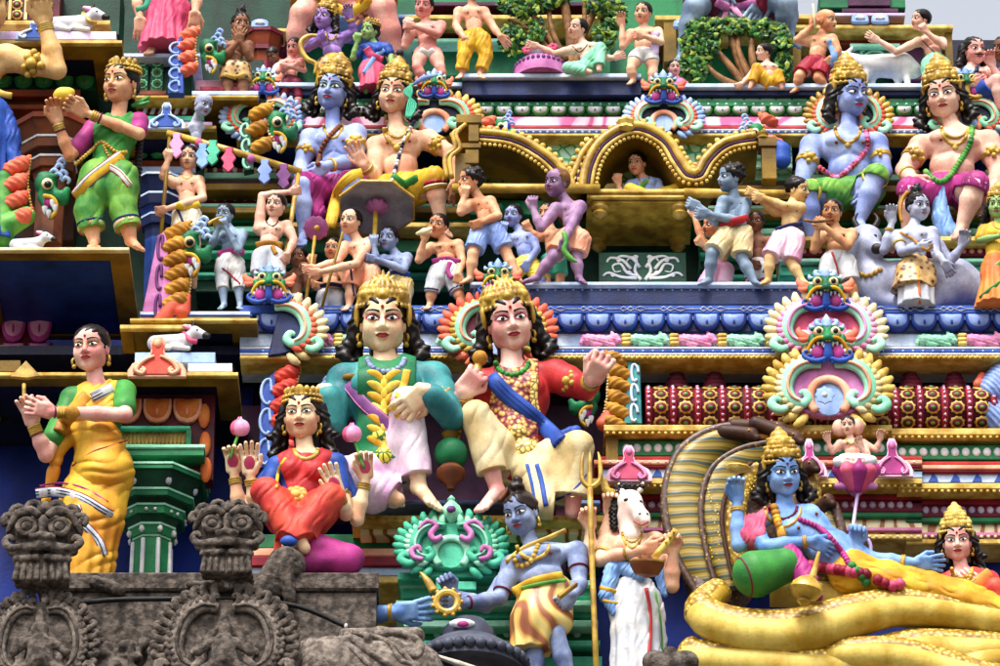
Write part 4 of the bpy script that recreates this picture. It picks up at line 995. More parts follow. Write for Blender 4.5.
# --- left bay
slab(-30, 122, 40, 43.5, .12, .55, 'goldlight', 'ochre', 'darknavy', .16, .1); bar(-30, 116, 31, 40, .16, .4, 'lavender', name='platform'); bar(-30, 110, 20, 25, .3, .4, 'goldlight', 'ochre', name='cornice'); bar(-30, 60, -20, 20, .42, .3, 'maroon', name='rosette_panel')
bar(60, 120, -20, 35, .6, .3, 'darkgreen')
for xx in (2, 17, 47):
    for py in (5, 15):
        o = tpart('rosette', ROS); o.matrix_local = Matrix.Translation((X(xx, py, .42), .42 - 1.5, Z(py, .42))) @ Matrix.Rotation(math.pi / 2, 4, 'X') @ Matrix.Scale(.85, 4)
for xx in (10, 26): bar(xx - 1.5, xx + 1.5, -10, 20, .40, .05, 'cream', name='strap')
q = bar(-30, 96, 72, 90, .5, .3, 'bottle', name='leaf_band'); petals('p', -28, 96, 73, 90, .49, 20.5, 'green', 'emerald', q, tip=.1)
bar(-30, 80, 89, 96, .42, .3, 'rust'); bar(-30, 76, 96, 104, .48, .3, 'golddark'); bar(-30, 74, 104, 109, .42, .3, 'rust'); bar(-30, 76, 109, 240, .56, .2, 'umber', name='wall')
q = bar(135, 195, 95, 98, .35, .4, 'goldlight', 'ochre', name='cornice'); bar(120, 192, 57, 95, .5, .3, 'bottle'); bar(132, 166, 90, 95, .46, .3, 'rust')
for xx in (127, 142, 157):
    bar(xx - 6, xx + 6, 56, 91, .47, .1, 'emerald', name='strap')
    for py in (62, 73, 84):
        o = tpart('rosette', CACHE.setdefault('ros2', (lambda m: (rosette(m), m.mesh('rosette', ['mint', 'green', 'wine'], .005 * .72))[1])(MB()))); o.matrix_local = Matrix.Translation((X(xx, py, .47), .47 - 1.5, Z(py, .47))) @ Matrix.Rotation(math.pi / 2, 4, 'X')
bar(118, 200, 53, 57, .4, .4, 'iceblue', name='platform'); q = bar(138, 190, 104, 115, .46, .3, 'wine', name='striped_band')
mb = MB()
for xx in range(142, 190, 8): s = .005; a, z = X(xx, 110, .455), Z(114.5, .455); mb.prism([(a, z), (a + 4 * s, z), (a + 7 * s, z + 10 * s), (a + 3 * s, z + 10 * s)], -.46, -.452, 0)
o = link(bpy.data.objects.new('white_stripes', mb.mesh('white_stripes', 'offwhite', smooth=False)), q); o['kind'] = 'stuff'
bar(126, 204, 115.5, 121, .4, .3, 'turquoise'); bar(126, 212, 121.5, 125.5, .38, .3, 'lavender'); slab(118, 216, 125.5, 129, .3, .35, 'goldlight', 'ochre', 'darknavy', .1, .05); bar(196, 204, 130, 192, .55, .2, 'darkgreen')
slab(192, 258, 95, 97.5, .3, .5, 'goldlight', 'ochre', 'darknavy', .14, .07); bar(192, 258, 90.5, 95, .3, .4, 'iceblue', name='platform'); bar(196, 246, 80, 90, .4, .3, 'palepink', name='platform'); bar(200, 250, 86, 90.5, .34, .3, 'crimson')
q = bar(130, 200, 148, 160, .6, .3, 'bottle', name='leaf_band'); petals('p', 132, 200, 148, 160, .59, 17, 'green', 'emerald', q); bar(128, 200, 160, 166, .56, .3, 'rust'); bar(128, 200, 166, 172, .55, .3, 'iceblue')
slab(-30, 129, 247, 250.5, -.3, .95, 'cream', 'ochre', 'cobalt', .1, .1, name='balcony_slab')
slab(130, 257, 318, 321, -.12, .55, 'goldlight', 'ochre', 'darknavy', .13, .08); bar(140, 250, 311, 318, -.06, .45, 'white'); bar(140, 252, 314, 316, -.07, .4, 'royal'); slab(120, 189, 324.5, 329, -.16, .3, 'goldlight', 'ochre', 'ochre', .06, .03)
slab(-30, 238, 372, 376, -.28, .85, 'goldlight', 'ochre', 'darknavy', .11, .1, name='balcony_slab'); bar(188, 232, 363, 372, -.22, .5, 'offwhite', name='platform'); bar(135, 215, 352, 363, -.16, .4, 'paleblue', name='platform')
bar(-30, 20, 360, 372, -.24, .4, 'golddark'); bar(205, 236, 330, 372, .2, .3, 'darknavy', name='wall')
q = bar(100, 214, 394, 480, -.06, .1, 'maroon', name='lotus_panel'); petals('p', 112, 202, 400, 424, -.07, 30, 'orange', 'peach', q); 
mb = MB()
for i, (px, py) in enumerate(((204, 416), (205, 444), (206, 470))): mb.sphere((X(px, py, -.07), -.07, Z(py, -.07)), (.03, .02, .07), 10, 8)
o = link(bpy.data.objects.new('corner_petals', mb.mesh('corner_petals', 'orange')), q); o['kind'] = 'stuff'
bar(100, 190, 425.5, 429, -.14, .3, 'turquoise'); bar(186, 191, 429, 447, -.14, .3, 'emerald'); q = bar(100, 186, 429, 444, -.10, .3, 'goldlight', name='ribbed_band')
mb = MB()
for xx in range(104, 186, 4): a, z = X(xx, 437, -.105), Z(443, -.105); mb.box(a, a + .009, -.11, -.09, z, z + .07)
o = link(bpy.data.objects.new('ribs', mb.mesh('ribs', 'ochre', smooth=False)), q); o['kind'] = 'stuff'
bar(100, 205, 444, 448, -.18, .5, 'mint'); bar(100, 204, 448, 456, -.17, .5, 'emerald')
# lotus petals under the balcony, pink
q = bar(-30, 44, 305, 368, .5, .1, 'maroon', name='lotus_panel'); petals('p', -26, 44, 312, 344, .49, 26, 'pink', 'magenta', q); petals('p', -26, 44, 344, 366, .49, 26, 'mauvepink', 'wine', q); bar(-30, 20, 345, 349, .3, .3, 'goldlight', 'ochre')
# ------------------------------------------------------------------ pillars (octagonal, corbelled capitals)
def pillar(label, x, y, rows, group=None, base=None):
    """rows: (py, radius px, material) from top down"""
    yb = base or rows[-1][0]; T = Thing('octagonal_pillar', label, 'pillar', (x, yb), y, group)
    for i in range(len(rows) - 1):
        (p0, r0, m, r1), p1 = rows[i], rows[i + 1][0]; z0, z1 = T.L(x, p1)[2], T.L(x, p0)[2]
        T.mb('capital_tier' if i < len(rows) - 2 else 'shaft', m, lambda mm: mm.lathe([(r1, z0), (r0, z1)], (0, 0, 0), 8, (0, 0, 1), a0=math.pi / 8), smooth=False)
    return T
T = pillar('green octagonal pillar with white-edged capital beside the lady in yellow', 150, .06, [(485, 58, 'mint', 58), (487, 57, 'emerald', 57), (491, 54, 'bottle', 44), (505, 45, 'mint', 45), (507, 44, 'emerald', 43), (512, 38, 'bottle', 32), (517, 36, 'mint', 36), (519, 35, 'emerald', 34), (526, 31, 'bottle', 25), (532, 26, 'mint', 26), (534, 25, 'emerald', 23), (542, 21, 'mint', 21), (544, 20, 'emerald', 19), (600, 0, '', 0)], base=600)
def _w(m):
    for a in range(8):
        t = 2 * math.pi * (a + .5) / 8
        m.sphere((24 * math.cos(t), 24 * math.sin(t), T.L(150, 538)[2]), (3, 3, 4), 8, 6); 
    for a in range(24):
        t = 2 * math.pi * (a + .5) / 24; rr = 34.5 * math.cos(math.pi / 8) / math.cos((t % (math.pi / 4)) - math.pi / 8); m.sphere((rr * math.cos(t), rr * math.sin(t), T.L(150, 523)[2]), 2., 6, 5)
    for a in range(8):
        t = 2 * math.pi * (a + .5) / 8
        for rr, w in ((52, 6), ): m.sphere((rr * math.cos(t) * .875, rr * math.sin(t) * .875, T.L(150, 498)[2]), (4, 4, 6), 8, 6)
T.mb('white_beads', 'offwhite', _w)
def _s(m):
    for a in range(8):
        t = 2 * math.pi * a / 8 + math.pi / 8; m.tube([(20 * math.cos(t), 20 * math.sin(t), T.L(150, 546)[2]), (21 * math.cos(t), 21 * math.sin(t), T.L(150, 600)[2])], 2.2, 6, 1)
T.mb('white_ribs', 'offwhite', _s)
pillar('brown octagonal pillar with white-painted capital behind the lady in green', 48, .3, [(132, 45, 'rust', 45), (137, 42, 'brownpaint', 33), (150, 35, 'offwhite', 35), (152, 34, 'brownpaint', 32), (160, 28, 'umber', 23), (166, 27, 'offwhite', 27), (168, 26, 'brownpaint', 24), (176, 20, 'rust', 18), (184, 16, 'brownpaint', 15), (246, 0, '', 0)])
pillar('dark blue octagonal pillar with pale edged capital beside the lady in green', 156, .42, [(186, 32, 'iceblue', 32), (188, 31, 'navy', 24), (202, 25, 'iceblue', 25), (204, 25, 'navy', 23), (213, 21, 'royal', 17), (220, 19, 'iceblue', 19), (222, 19, 'navy', 18), (230, 15, 'navy', 14), (242, 14, 'royal', 13), (300, 0, '', 0)])
pillar('dark red octagonal pillar stub behind the small wrestling pair', 262, .95, [(36, 22, 'wine', 22), (40, 20, 'rust', 16), (52, 17, 'wine', 17), (56, 14, 'rust', 12), (66, 13, 'wine', 12), (82, 0, '', 0)])
# ------------------------------------------------------------------ monster-face gables
def mesh_cached(key, fn, mat, vox):
    k = (key, mat)
    if k not in CACHE:
        F, lo, h = field(fn, vox); V, Q = nets(F, lo, h); CACHE[k] = nmesh(key, V, Q, mat)
    return CACHE[k]
STONE = dict(face='greystone', brow='greystone', lip='greystone', mouth='hornblack', tooth='lightstone', tongue='greystone', crest='greystone', ear='greystone', eye='lightstone', pupil='greystone', leaf1='greystone', leaf2='greystone', scroll='lightstone', rim='greystone', niche='hornblack', plate='greystone')
COLR = dict(face='emerald', brow='emerald', lip='yellow', mouth='magenta', tooth='white', tongue='royal', crest='paleblue', ear='coral', eye='cream', pupil='black', leaf1='goldlight', leaf2='coral', scroll='mint', rim='peach', niche='paleblue', plate='darknavy')
def monster(T, M4, pal, par=None):
    r = par or T.root; v = .028
    f = [he(0, .08, .55, .34, .2, .2), he(0, .2, .62, .12, .14, .1, .05), hr((0, .26, .5), (0, .42, .34), .12, .12, .06)]
    for s in (-1, 1): f += [he(s * .10, .42, .31, .07, .07, .06, .03), hr((s * .1, .3, .4), (s * .42, .16, .3), .09, .07, .05), hr((s * .1, .2, .76), (s * .4, .12, .72), .06, .05, .04), he(s * .4, .1, .45, .12, .12, .14, .05)]
    f += [he(s * .22, .3, .60, .15, .14, .15, .02, 's') for s in (-1, 1)]
    part('face', mesh_cached('monster_face', f, pal['face'], v), r, M4)
    for s in (-1, 1):
        mb = MB(); mb.sphere((s * .22, -.2, .6), .145, 14, 10); part('eye', CACHE.setdefault(('meye', s, pal['eye']), None) or CACHE.update({('meye', s, pal['eye']): mb.mesh('eye', pal['eye'])}) or CACHE[('meye', s, pal['eye'])], r, M4)
        k = ('mpup', s, pal['pupil'])
        if k not in CACHE: mb = MB(); mb.sphere((s * .22, -.31, .585), (.075, .045, .08), 12, 8); CACHE[k] = mb.mesh('pupil', pal['pupil'])
        part('pupil', CACHE[k], r, M4)
        k = ('mear', s, pal['ear'])
        if k not in CACHE:
            mb = MB(); mb.tube([(s * .45, -.05, .5), (s * .62, -.06, .56), (s * .74, -.05, .7), (s * .72, -.04, .82)], [.1, .13, .09, .02], 8, 4, normal=(0, -1, 0), flat=.5); mb.tube([(s * .5, -.1, .45), (s * .66, -.1, .42), (s * .76, -.08, .5)], [.06, .08, .02], 8, 4); CACHE[k] = mb.mesh('ear', pal['ear'])
        part('ear', CACHE[k], r, M4)
    k = ('mlip', pal['lip'])
    if k not in CACHE:
        mb = MB()
        for s in (-1, 1): mb.tube([(0, -.42, .24), (s * .12, -.42, .33), (s * .3, -.34, .34), (s * .46, -.24, .2), (s * .54, -.16, -.02), (s * .5, -.14, -.14)], [.05, .055, .055, .055, .05, .03], 8, 4)
        CACHE[k] = mb.mesh('upper_lip', pal['lip'])
    part('upper_lip', CACHE[k], r, M4)
    k = ('mmouth', pal['mouth'])
    if k not in CACHE:
        mb = MB()
        for s in (-1, 1): mb.sphere((s * .27, -.16, .06), (.21, .12, .24), 12, 8)
        CACHE[k] = mb.mesh('mouth', pal['mouth'])
    part('mouth', CACHE[k], r, M4)
    k = ('mteeth', pal['tooth'])
    if k not in CACHE:
        mb = MB()
        for s in (-1, 1):
            for x, z, h in ((.13, .26, .14), (.25, .28, .12), (.37, .22, .16), (.45, .1, .12)): mb.lathe([(.005, -h), (.035, -h * .5), (.05, 0)], (s * x, -.34 + x * .3, z), 8)
        CACHE[k] = mb.mesh('teeth', pal['tooth'])
    part('teeth', CACHE[k], r, M4)
    k = ('mtongue', pal['tongue'])
    if k not in CACHE:
        mb = MB(); mb.tube([(0, -.36, .26), (0, -.34, .08), (0, -.28, -.12), (0, -.2, -.26)], [.07, .1, .13, .04], 10, 4, normal=(0, -1, 0), flat=.4)
        for s in (-1, 1):
            mb.tube([(s * .06, -.26, -.16), (s * .28, -.24, -.24), (s * .5, -.2, -.18), (s * .64, -.14, -.02), (s * .6, -.12, .1)], [.05, .075, .075, .06, .03], 8, 4)
            for a in range(6): mb.sphere((s * (.12 + .09 * a), -.22, -.26 + .012 * a * a), (.06, .05, .05), 7, 5)
        CACHE[k] = mb.mesh('beard_frill', pal['tongue'])
    part('beard_frill', CACHE[k], r, M4)
    k = ('mcrest', pal['crest'])
    if k not in CACHE:
        mb = MB(); mb.lathe([(.13, .72), (.17, .8), (.13, .9), (.15, .95), (.09, 1.04), (.02, 1.16)], (0, -.1, 0), 12, rip=.08, ripn=6)
        for s in (-1, 1): mb.tube([(s * .1, -.1, .78), (s * .24, -.1, .86), (s * .26, -.08, .98), (s * .17, -.08, .98)], [.07, .08, .06, .03], 8, 4); mb.tube([(s * .26, -.1, .74), (s * .42, -.08, .78), (s * .44, -.06, .9)], [.06, .07, .02], 8, 4)
        CACHE[k] = mb.mesh('crest', pal['crest'])
    part('crest', CACHE[k], r, M4)
def leafpart(mat):
    k = ('flame', mat)
    if k not in CACHE and mat == 'greystone':
        mb = MB(); mb.tube([(0, 0, 0), (.3, -.12, -.05), (.62, -.2, 0), (.8, -.2, .2), (.66, -.2, .36), (.5, -.2, .26)], [.22, .25, .22, .18, .15, .1], 8, 3); CACHE[k] = mb.mesh('leaf', mat)
    if k not in CACHE:
        mb = MB(); mb.tube([(0, 0, 0), (.3, -.1, .02), (.65, -.12, .1), (1, -.04, .3)], [.16, .27, .29, .13], 8, 3, normal=(0, -1, 0), flat=.75); CACHE[k] = mb.mesh('leaf', mat)
    return CACHE[k]
def stoneface(T, M4):
    f = [he(0, .08, .5, .48, .24, .36), he(0, .32, .36, .2, .2, .1, .04), rbox((0, -.14, -.08), (.42, .16, .24), None, .05, .05)]
    for q in (-1, 1): f += [he(q * .25, .2, .57, .19, .17, .18, .03), he(q * .12, .46, .34, .09, .09, .06, .02), hr((q * .04, .42, .22), (q * .46, .26, .2), .075, .09, .03), he(q * .5, .1, .6, .1, .12, .16, .03), hr((q * .08, .34, .06), (q * .4, .28, .05), .06, .06, .03), he(q * .2, .36, .34, .1, .1, .05, .02, 's')]
    f += [hr((-.45, .38, .13), (.45, .38, .13), .022, .022, .01, 's'), he(0, .4, .56, .07, .1, .16, .03), disp(lambda X_, Y_, Z_: .007 * np.sin(37 * X_ + 3) * np.sin(33 * Z_) * np.sin(30 * Y_))]
    part('face', mesh_cached('stone_face', f, 'greystone', .02), T.root, M4)
    def mk(nm, mat, fn):
        k = (nm, 'st')
        if k not in CACHE: m = MB(); fn(m); CACHE[k] = m.mesh(nm.split('@')[0], mat)
        part(nm.split('@')[0], CACHE[k], T.root, M4)
    for q in (-1, 1):
        mk('eye@%d' % q, 'greystone', lambda m: m.sphere((q * .25, -.335, .55), .088, 16, 12)); mk('eyelid@%d' % q, 'greystone', lambda m: (m.tube([(q * .25 + .135 * math.cos(a), -.34, .555 + .12 * math.sin(a)) for a in np.linspace(0, 6.283, 17)[:-1]], .05, 8, 1, closed=True)))
        mk('brow@%d' % q, 'greystone', lambda m: m.tube([(q * .06, -.4, .7), (q * .2, -.38, .8), (q * .4, -.32, .76), (q * .5, -.26, .62), (q * .56, -.2, .5)], [.06, .075, .07, .05, .02], 8, 4))
        mk('lip_curl@%d' % q, 'greystone', lambda m: m.tube([(q * .3, -.36, .2), (q * .48, -.32, .22), (q * .58, -.26, .34), (q * .5, -.26, .42), (q * .44, -.28, .34)], [.05, .065, .06, .05, .03], 8, 4))
        for i, (x, z, r_) in enumerate(((.16, .92, .13), (.4, .86, .12), (.54, .74, .1))): mk('crest_curl@%d%d' % (q, i), 'greystone', lambda m: m.tube([(q * x + r_ * (1 - t / 9) * math.cos(t) * q, -.16, z + r_ * (1 - t / 9) * math.sin(t)) for t in np.linspace(-1, 7, 14)], .05, 7, 1))
        for i in range(4): mk('pleat@%d%d' % (q, i), 'greystone', lambda m: m.tube([(q * (.06 + .1 * i), -.28, .02), (q * (.06 + .105 * i), -.31, -.14), (q * (.065 + .11 * i), -.31, -.30)], [.03, .045, .05], 8, 3))
    mk('crest_knob', 'greystone', lambda m: m.lathe([(.1, .84), (.13, .92), (.08, 1.0), (.02, 1.06)], (0, -.12, 0), 12))
def gable(label, cx, yb, hw, ha, y, fw, pal, fy=None, name='monster_gable', cat='gable', group=None, face=True, nl=13, depth=1., finial=None, stone=False, sides=(-1, 1)):
    """horseshoe scroll crowned by a monster face; yb bottom row, hw half width, ha height in pixels"""
    T = Thing(name, label, cat, (cx, yb), y, group); s = T.s; kz = 1 / CE; H_ = ha * kz; r = T.root
    f0 = 0.; q = lambda x, f, z: (x * hw, -f * hw * depth, z * H_)
    out = [(math.sin(a) * .80 * hw * (1 - .08 * math.cos(a)), (.46 - math.cos(a) * .46) * H_) for a in np.linspace(-2.9 if len(sides) > 1 else 0, 2.9, 30)]
    T.mb('back_plate', pal['plate'], lambda m: m.prism(out, -.04 * hw, .1 * hw, .02 * hw))
    for sg in sides:
        def sc(m):
            m.tube([q(sg * x, .16, z) for x, z in ((.10, .80), (.34, .82), (.56, .70), (.66, .46), (.60, .26), (.44, .17), (.32, .25), (.38, .36), (.46, .33))], [a * hw for a in (.07, .11, .12, .11, .10, .09, .075, .06, .03)], 8, 4, normal=(0, -1, 0), flat=.6)
            m.tube([q(sg * x, .2, z) for x, z in ((.66, .1), (.78, .06), (.9, .14), (.84, .24), (.74, .2))], [a * hw for a in (.05, .08, .08, .06, .03)], 8, 4, normal=(0, -1, 0), flat=.6)
        T.mb('scroll', pal['scroll'], sc, sharpen=False)
        T.mb('scroll_groove', pal['groove'] if 'groove' in pal else pal['rim'], lambda m: m.tube([q(sg * x, .235, z) for x, z in ((.12, .80), (.34, .81), (.55, .69), (.645, .46), (.59, .27), (.45, .185))], [a * hw for a in (.016, .026, .03, .028, .024, .012)], 6, 4), sharpen=False)
        T.mb('outer_band', pal['leaf2'], lambda m: m.tube([q(sg * x, .1, z) for x, z in ((.3, .95), (.56, .86), (.76, .6), (.78, .36), (.68, .14), (.5, .05))], .035 * hw, 6, 4), sharpen=False)
        for row, (rx, rz, ln, m, n, a0, a1, ff) in enumerate(((.76, .47, .24, pal['leaf1'], nl, -62, 80, .06), (.62, .37, .19, pal['leaf2'], nl, -50, 76, .13))):
            for i in range(n):
                a = math.radians(a0 + (a1 - a0) * i / (n - 1)); x, z = rx * math.cos(a), .45 + rz * math.sin(a)
                rot = Matrix.Rotation(-a, 4, 'Y') if sg > 0 else Matrix.Scale(-1, 4, (1, 0, 0)) @ Matrix.Rotation(-a, 4, 'Y')
                part('leaf', leafpart(m), r, Matrix.Translation(Vector(q(sg * x, ff, z)) * s) @ rot @ Matrix.Scale(ln * hw * s * 1.15, 4))
    if len(sides) > 1: T.mb('inner_rim', pal['rim'], lambda m: m.tube([q(math.sin(a) * .30, .14, .28 + math.cos(a) * .30) for a in np.linspace(-2.4, 2.4, 13)][::1], .07 * hw, 8, 2, normal=(0, -1, 0), flat=.7), sharpen=False)
    if len(sides) > 1: T.mb('niche', pal['niche'], lambda m: m.prism([(math.sin(a) * .27 * hw, (.29 - math.cos(a) * .29) * H_) for a in np.linspace(0, 6.283, 17)[:-1]], .0, .11 * hw, .01 * hw))
    if face: (lambda t, m4, p: stoneface(t, m4) if pal is STONE else monster(t, m4, p))(T, Matrix.Translation(Vector(q(0, .12, 0)) * s + Vector((0, 0, ((yb - fy) if fy else ha * .95) * kz * s - .4 * fw * s))) @ Matrix.Diagonal((fw * s, fw * s * depth, fw * s * 1.05, 1)), pal)
    if finial:
        def fn(m):
            m.lathe([(.05 * hw, .9 * H_), (.16 * hw, 1.0 * H_), (.2 * hw, 1.1 * H_), (.15 * hw, 1.22 * H_), (.05 * hw, 1.34 * H_), (.07 * hw, 1.38 * H_), (.01 * hw, 1.46 * H_)], (0, -.06 * hw, 0), 14, rip=.1, ripn=7)
        T.mb('finial', finial[0], fn); T.mb('jewel', finial[1], lambda m: m.sphere(q(0, .24, 1.10), (.085 * hw, .05 * hw, .07 * hw), 10, 8))
        for sg in (-1, 1): T.mb('curl', finial[2], lambda m: (m.tube([q(sg * x, .24, z) for x, z in ((.16, .56), (.3, .5), (.36, .62), (.26, .78), (.44, .86), (.58, .7))], [a * hw for a in (.05, .06, .06, .05, .045, .03)], 8, 4), m.tube([q(sg * x, .24, z) for x, z in ((.5, .12), (.66, .16), (.7, .3), (.58, .36), (.54, .26))], [a * hw for a in (.04, .05, .055, .05, .03)], 8, 4)), sharpen=False)
    return T
def P2(**kw): d = dict(COLR); d.update(kw); return d
pinkleaf = P2(leaf1='goldlight', leaf2='peach', plate='navy', rim='peach', niche='navy')
gable('monster-face gable half tucked behind the gold ledge, mint scrolls and yellow leaf rim', 268, 358, 58, 58, -.02, 33, P2(leaf1='cream', leaf2='coral', niche='navy', tongue='royal', plate='navy'), fy=290, sides=(1,))
gable('monster-face gable with red flame leaves behind the crown of the king in red', 498, 358, 58, 58, -.02, 30, P2(leaf1='coral', leaf2='goldlight', plate='wine'), fy=284)
gable('monster-face gable on the blue frieze with pale yellow leaves and pink inner leaves', 827, 358, 60, 58, -.03, 36, P2(leaf1='cream', leaf2='pink', tongue='royal', plate='rose', rim='pink'), fy=296)
gable('monster-face gable over the rosette roof roll with a blue flower niche', 829, 419, 64, 62, -.12, 38, P2(leaf1='goldlight', leaf2='cream', niche='paleblue', rim='peach', plate='mauvepink'), fy=347)
gable('monster-face gable above the golden litter with orange flame leaves', 664, 134, 40, 34, .42, 28, P2(leaf1='paleblue', leaf2='coral', niche='paleblue'), fy=92)
gable('monster-face gable behind the fair deity with a green rag on his crown', 434, 136, 48, 38, .42, 24, P2(leaf1='goldlight', leaf2='coral'), fy=88)
gable('monster-face gable with blue curls beside the gold ledge behind the blue deity with folded arm', 262, 136, 42, 38, .42, 24, P2(leaf1='paleblue', leaf2='coral'), fy=84)
gable('gable of golden leaves framing the head of the blue deity with a gold crown', 849, 137, 44, 44, .42, 22, P2(leaf1='gold', leaf2='coral'), fy=84)
gable('monster-face gable beside the crown of the frowning fair deity', 968, 134, 42, 36, .42, 26, P2(leaf1='paleblue', leaf2='coral', tongue='gold', mouth='magenta'), fy=87)
gable('turquoise scrollwork gable with a purple jewel below the kings', 451, 571, 56, 50, -.42, 0, dict(COLR, leaf1='turquoise', leaf2='mint', scroll='turquoise', rim='mint', niche='turquoise', plate='turquoise'), face=False, finial=('mint', 'purple', 'mauvepink'), name='scroll_gable')
T = Thing('gable_flower', 'pale blue flower set in the niche over the rosette roof roll', 'ornament', (825, 406), -.22)
T.mb('petal_disc', 'paleblue', lambda m: m.lathe([(9.5, 0), (9, 1.2), (5, 2)], (0, 0, 12), 24, (0, -1, 0), .12, 8)); T.mb('flower_centre', 'white', lambda m: m.sphere((0, -2.2, 12), (3, 1.5, 3), 8, 6))
# small three-lobed crests on the ledges
def crest(label, cx, yb, w, h, y, m1, m2, m3):
    T = Thing('scroll_crest', label, 'ornament', (cx, yb), y); kz = 1 / CE; hw = w / 2; H_ = h * kz
    half = [(1, 0), (1.02, .16), (.86, .34), (.62, .42), (.44, .5), (.28, .56), (.22, .7), (.26, .86), (.14, 1)]
    pl = [(a * hw, b * H_) for a, b in half] + [(-a * hw, b * H_) for a, b in half[::-1]]
    T.mb('plaque', m1, lambda m: m.prism(pl, 0, .16 * hw, .03 * hw)); T.mb('inset', m2, lambda m: m.prism([(x * .82, z * .86 + .05 * H_) for x, z in pl], .1 * hw, .2 * hw, .03 * hw))
    for sg in (-1, 1): T.mb('curl', m3, lambda m: (m.tube([(sg * a * hw, -.24 * hw, b * H_) for a, b in ((.1, .5), (.36, .42), (.6, .3), (.72, .14), (.52, .06), (.42, .16), (.52, .22))], [c * hw for c in (.04, .07, .085, .085, .075, .06, .04)], 8, 4), m.sphere((sg * .52 * hw, -.22 * hw, .14 * H_), .09 * hw, 8, 6)), sharpen=False)
    T.mb('tip', m3, lambda m: m.sphere((0, -.18 * hw, .82 * H_), (.15 * hw, .12 * hw, .11 * H_), 10, 8)); return T
crest('red and white scroll crest on the gold ledge beside the lady in yellow', 157, 379, 58, 40, -.30, 'peach', 'scarlet', 'peach')
crest('pink scroll crest on the gold cornice above the horse-headed musician', 629, 483, 46, 36, -.14, 'palepink', 'rose', 'pink')
crest('pink scroll crest beside the small many-armed figure on the lotus', 893, 478, 40, 38, -.14, 'palepink', 'magenta', 'pink')
crest('pink scroll crest half hidden behind the cobra hood and blue reclining deity', 810, 478, 34, 38, -.12, 'palepink', 'magenta', 'pink')
crest('pale blue scroll crest on the ledge behind the lady in green', 166, 130, 38, 27, .27, 'iceblue', 'royal', 'paleblue')
crest('pale blue scroll crest on the top left ledge behind the raised arm', 34, 41, 38, 20, .1, 'paleblue', 'royal', 'iceblue')
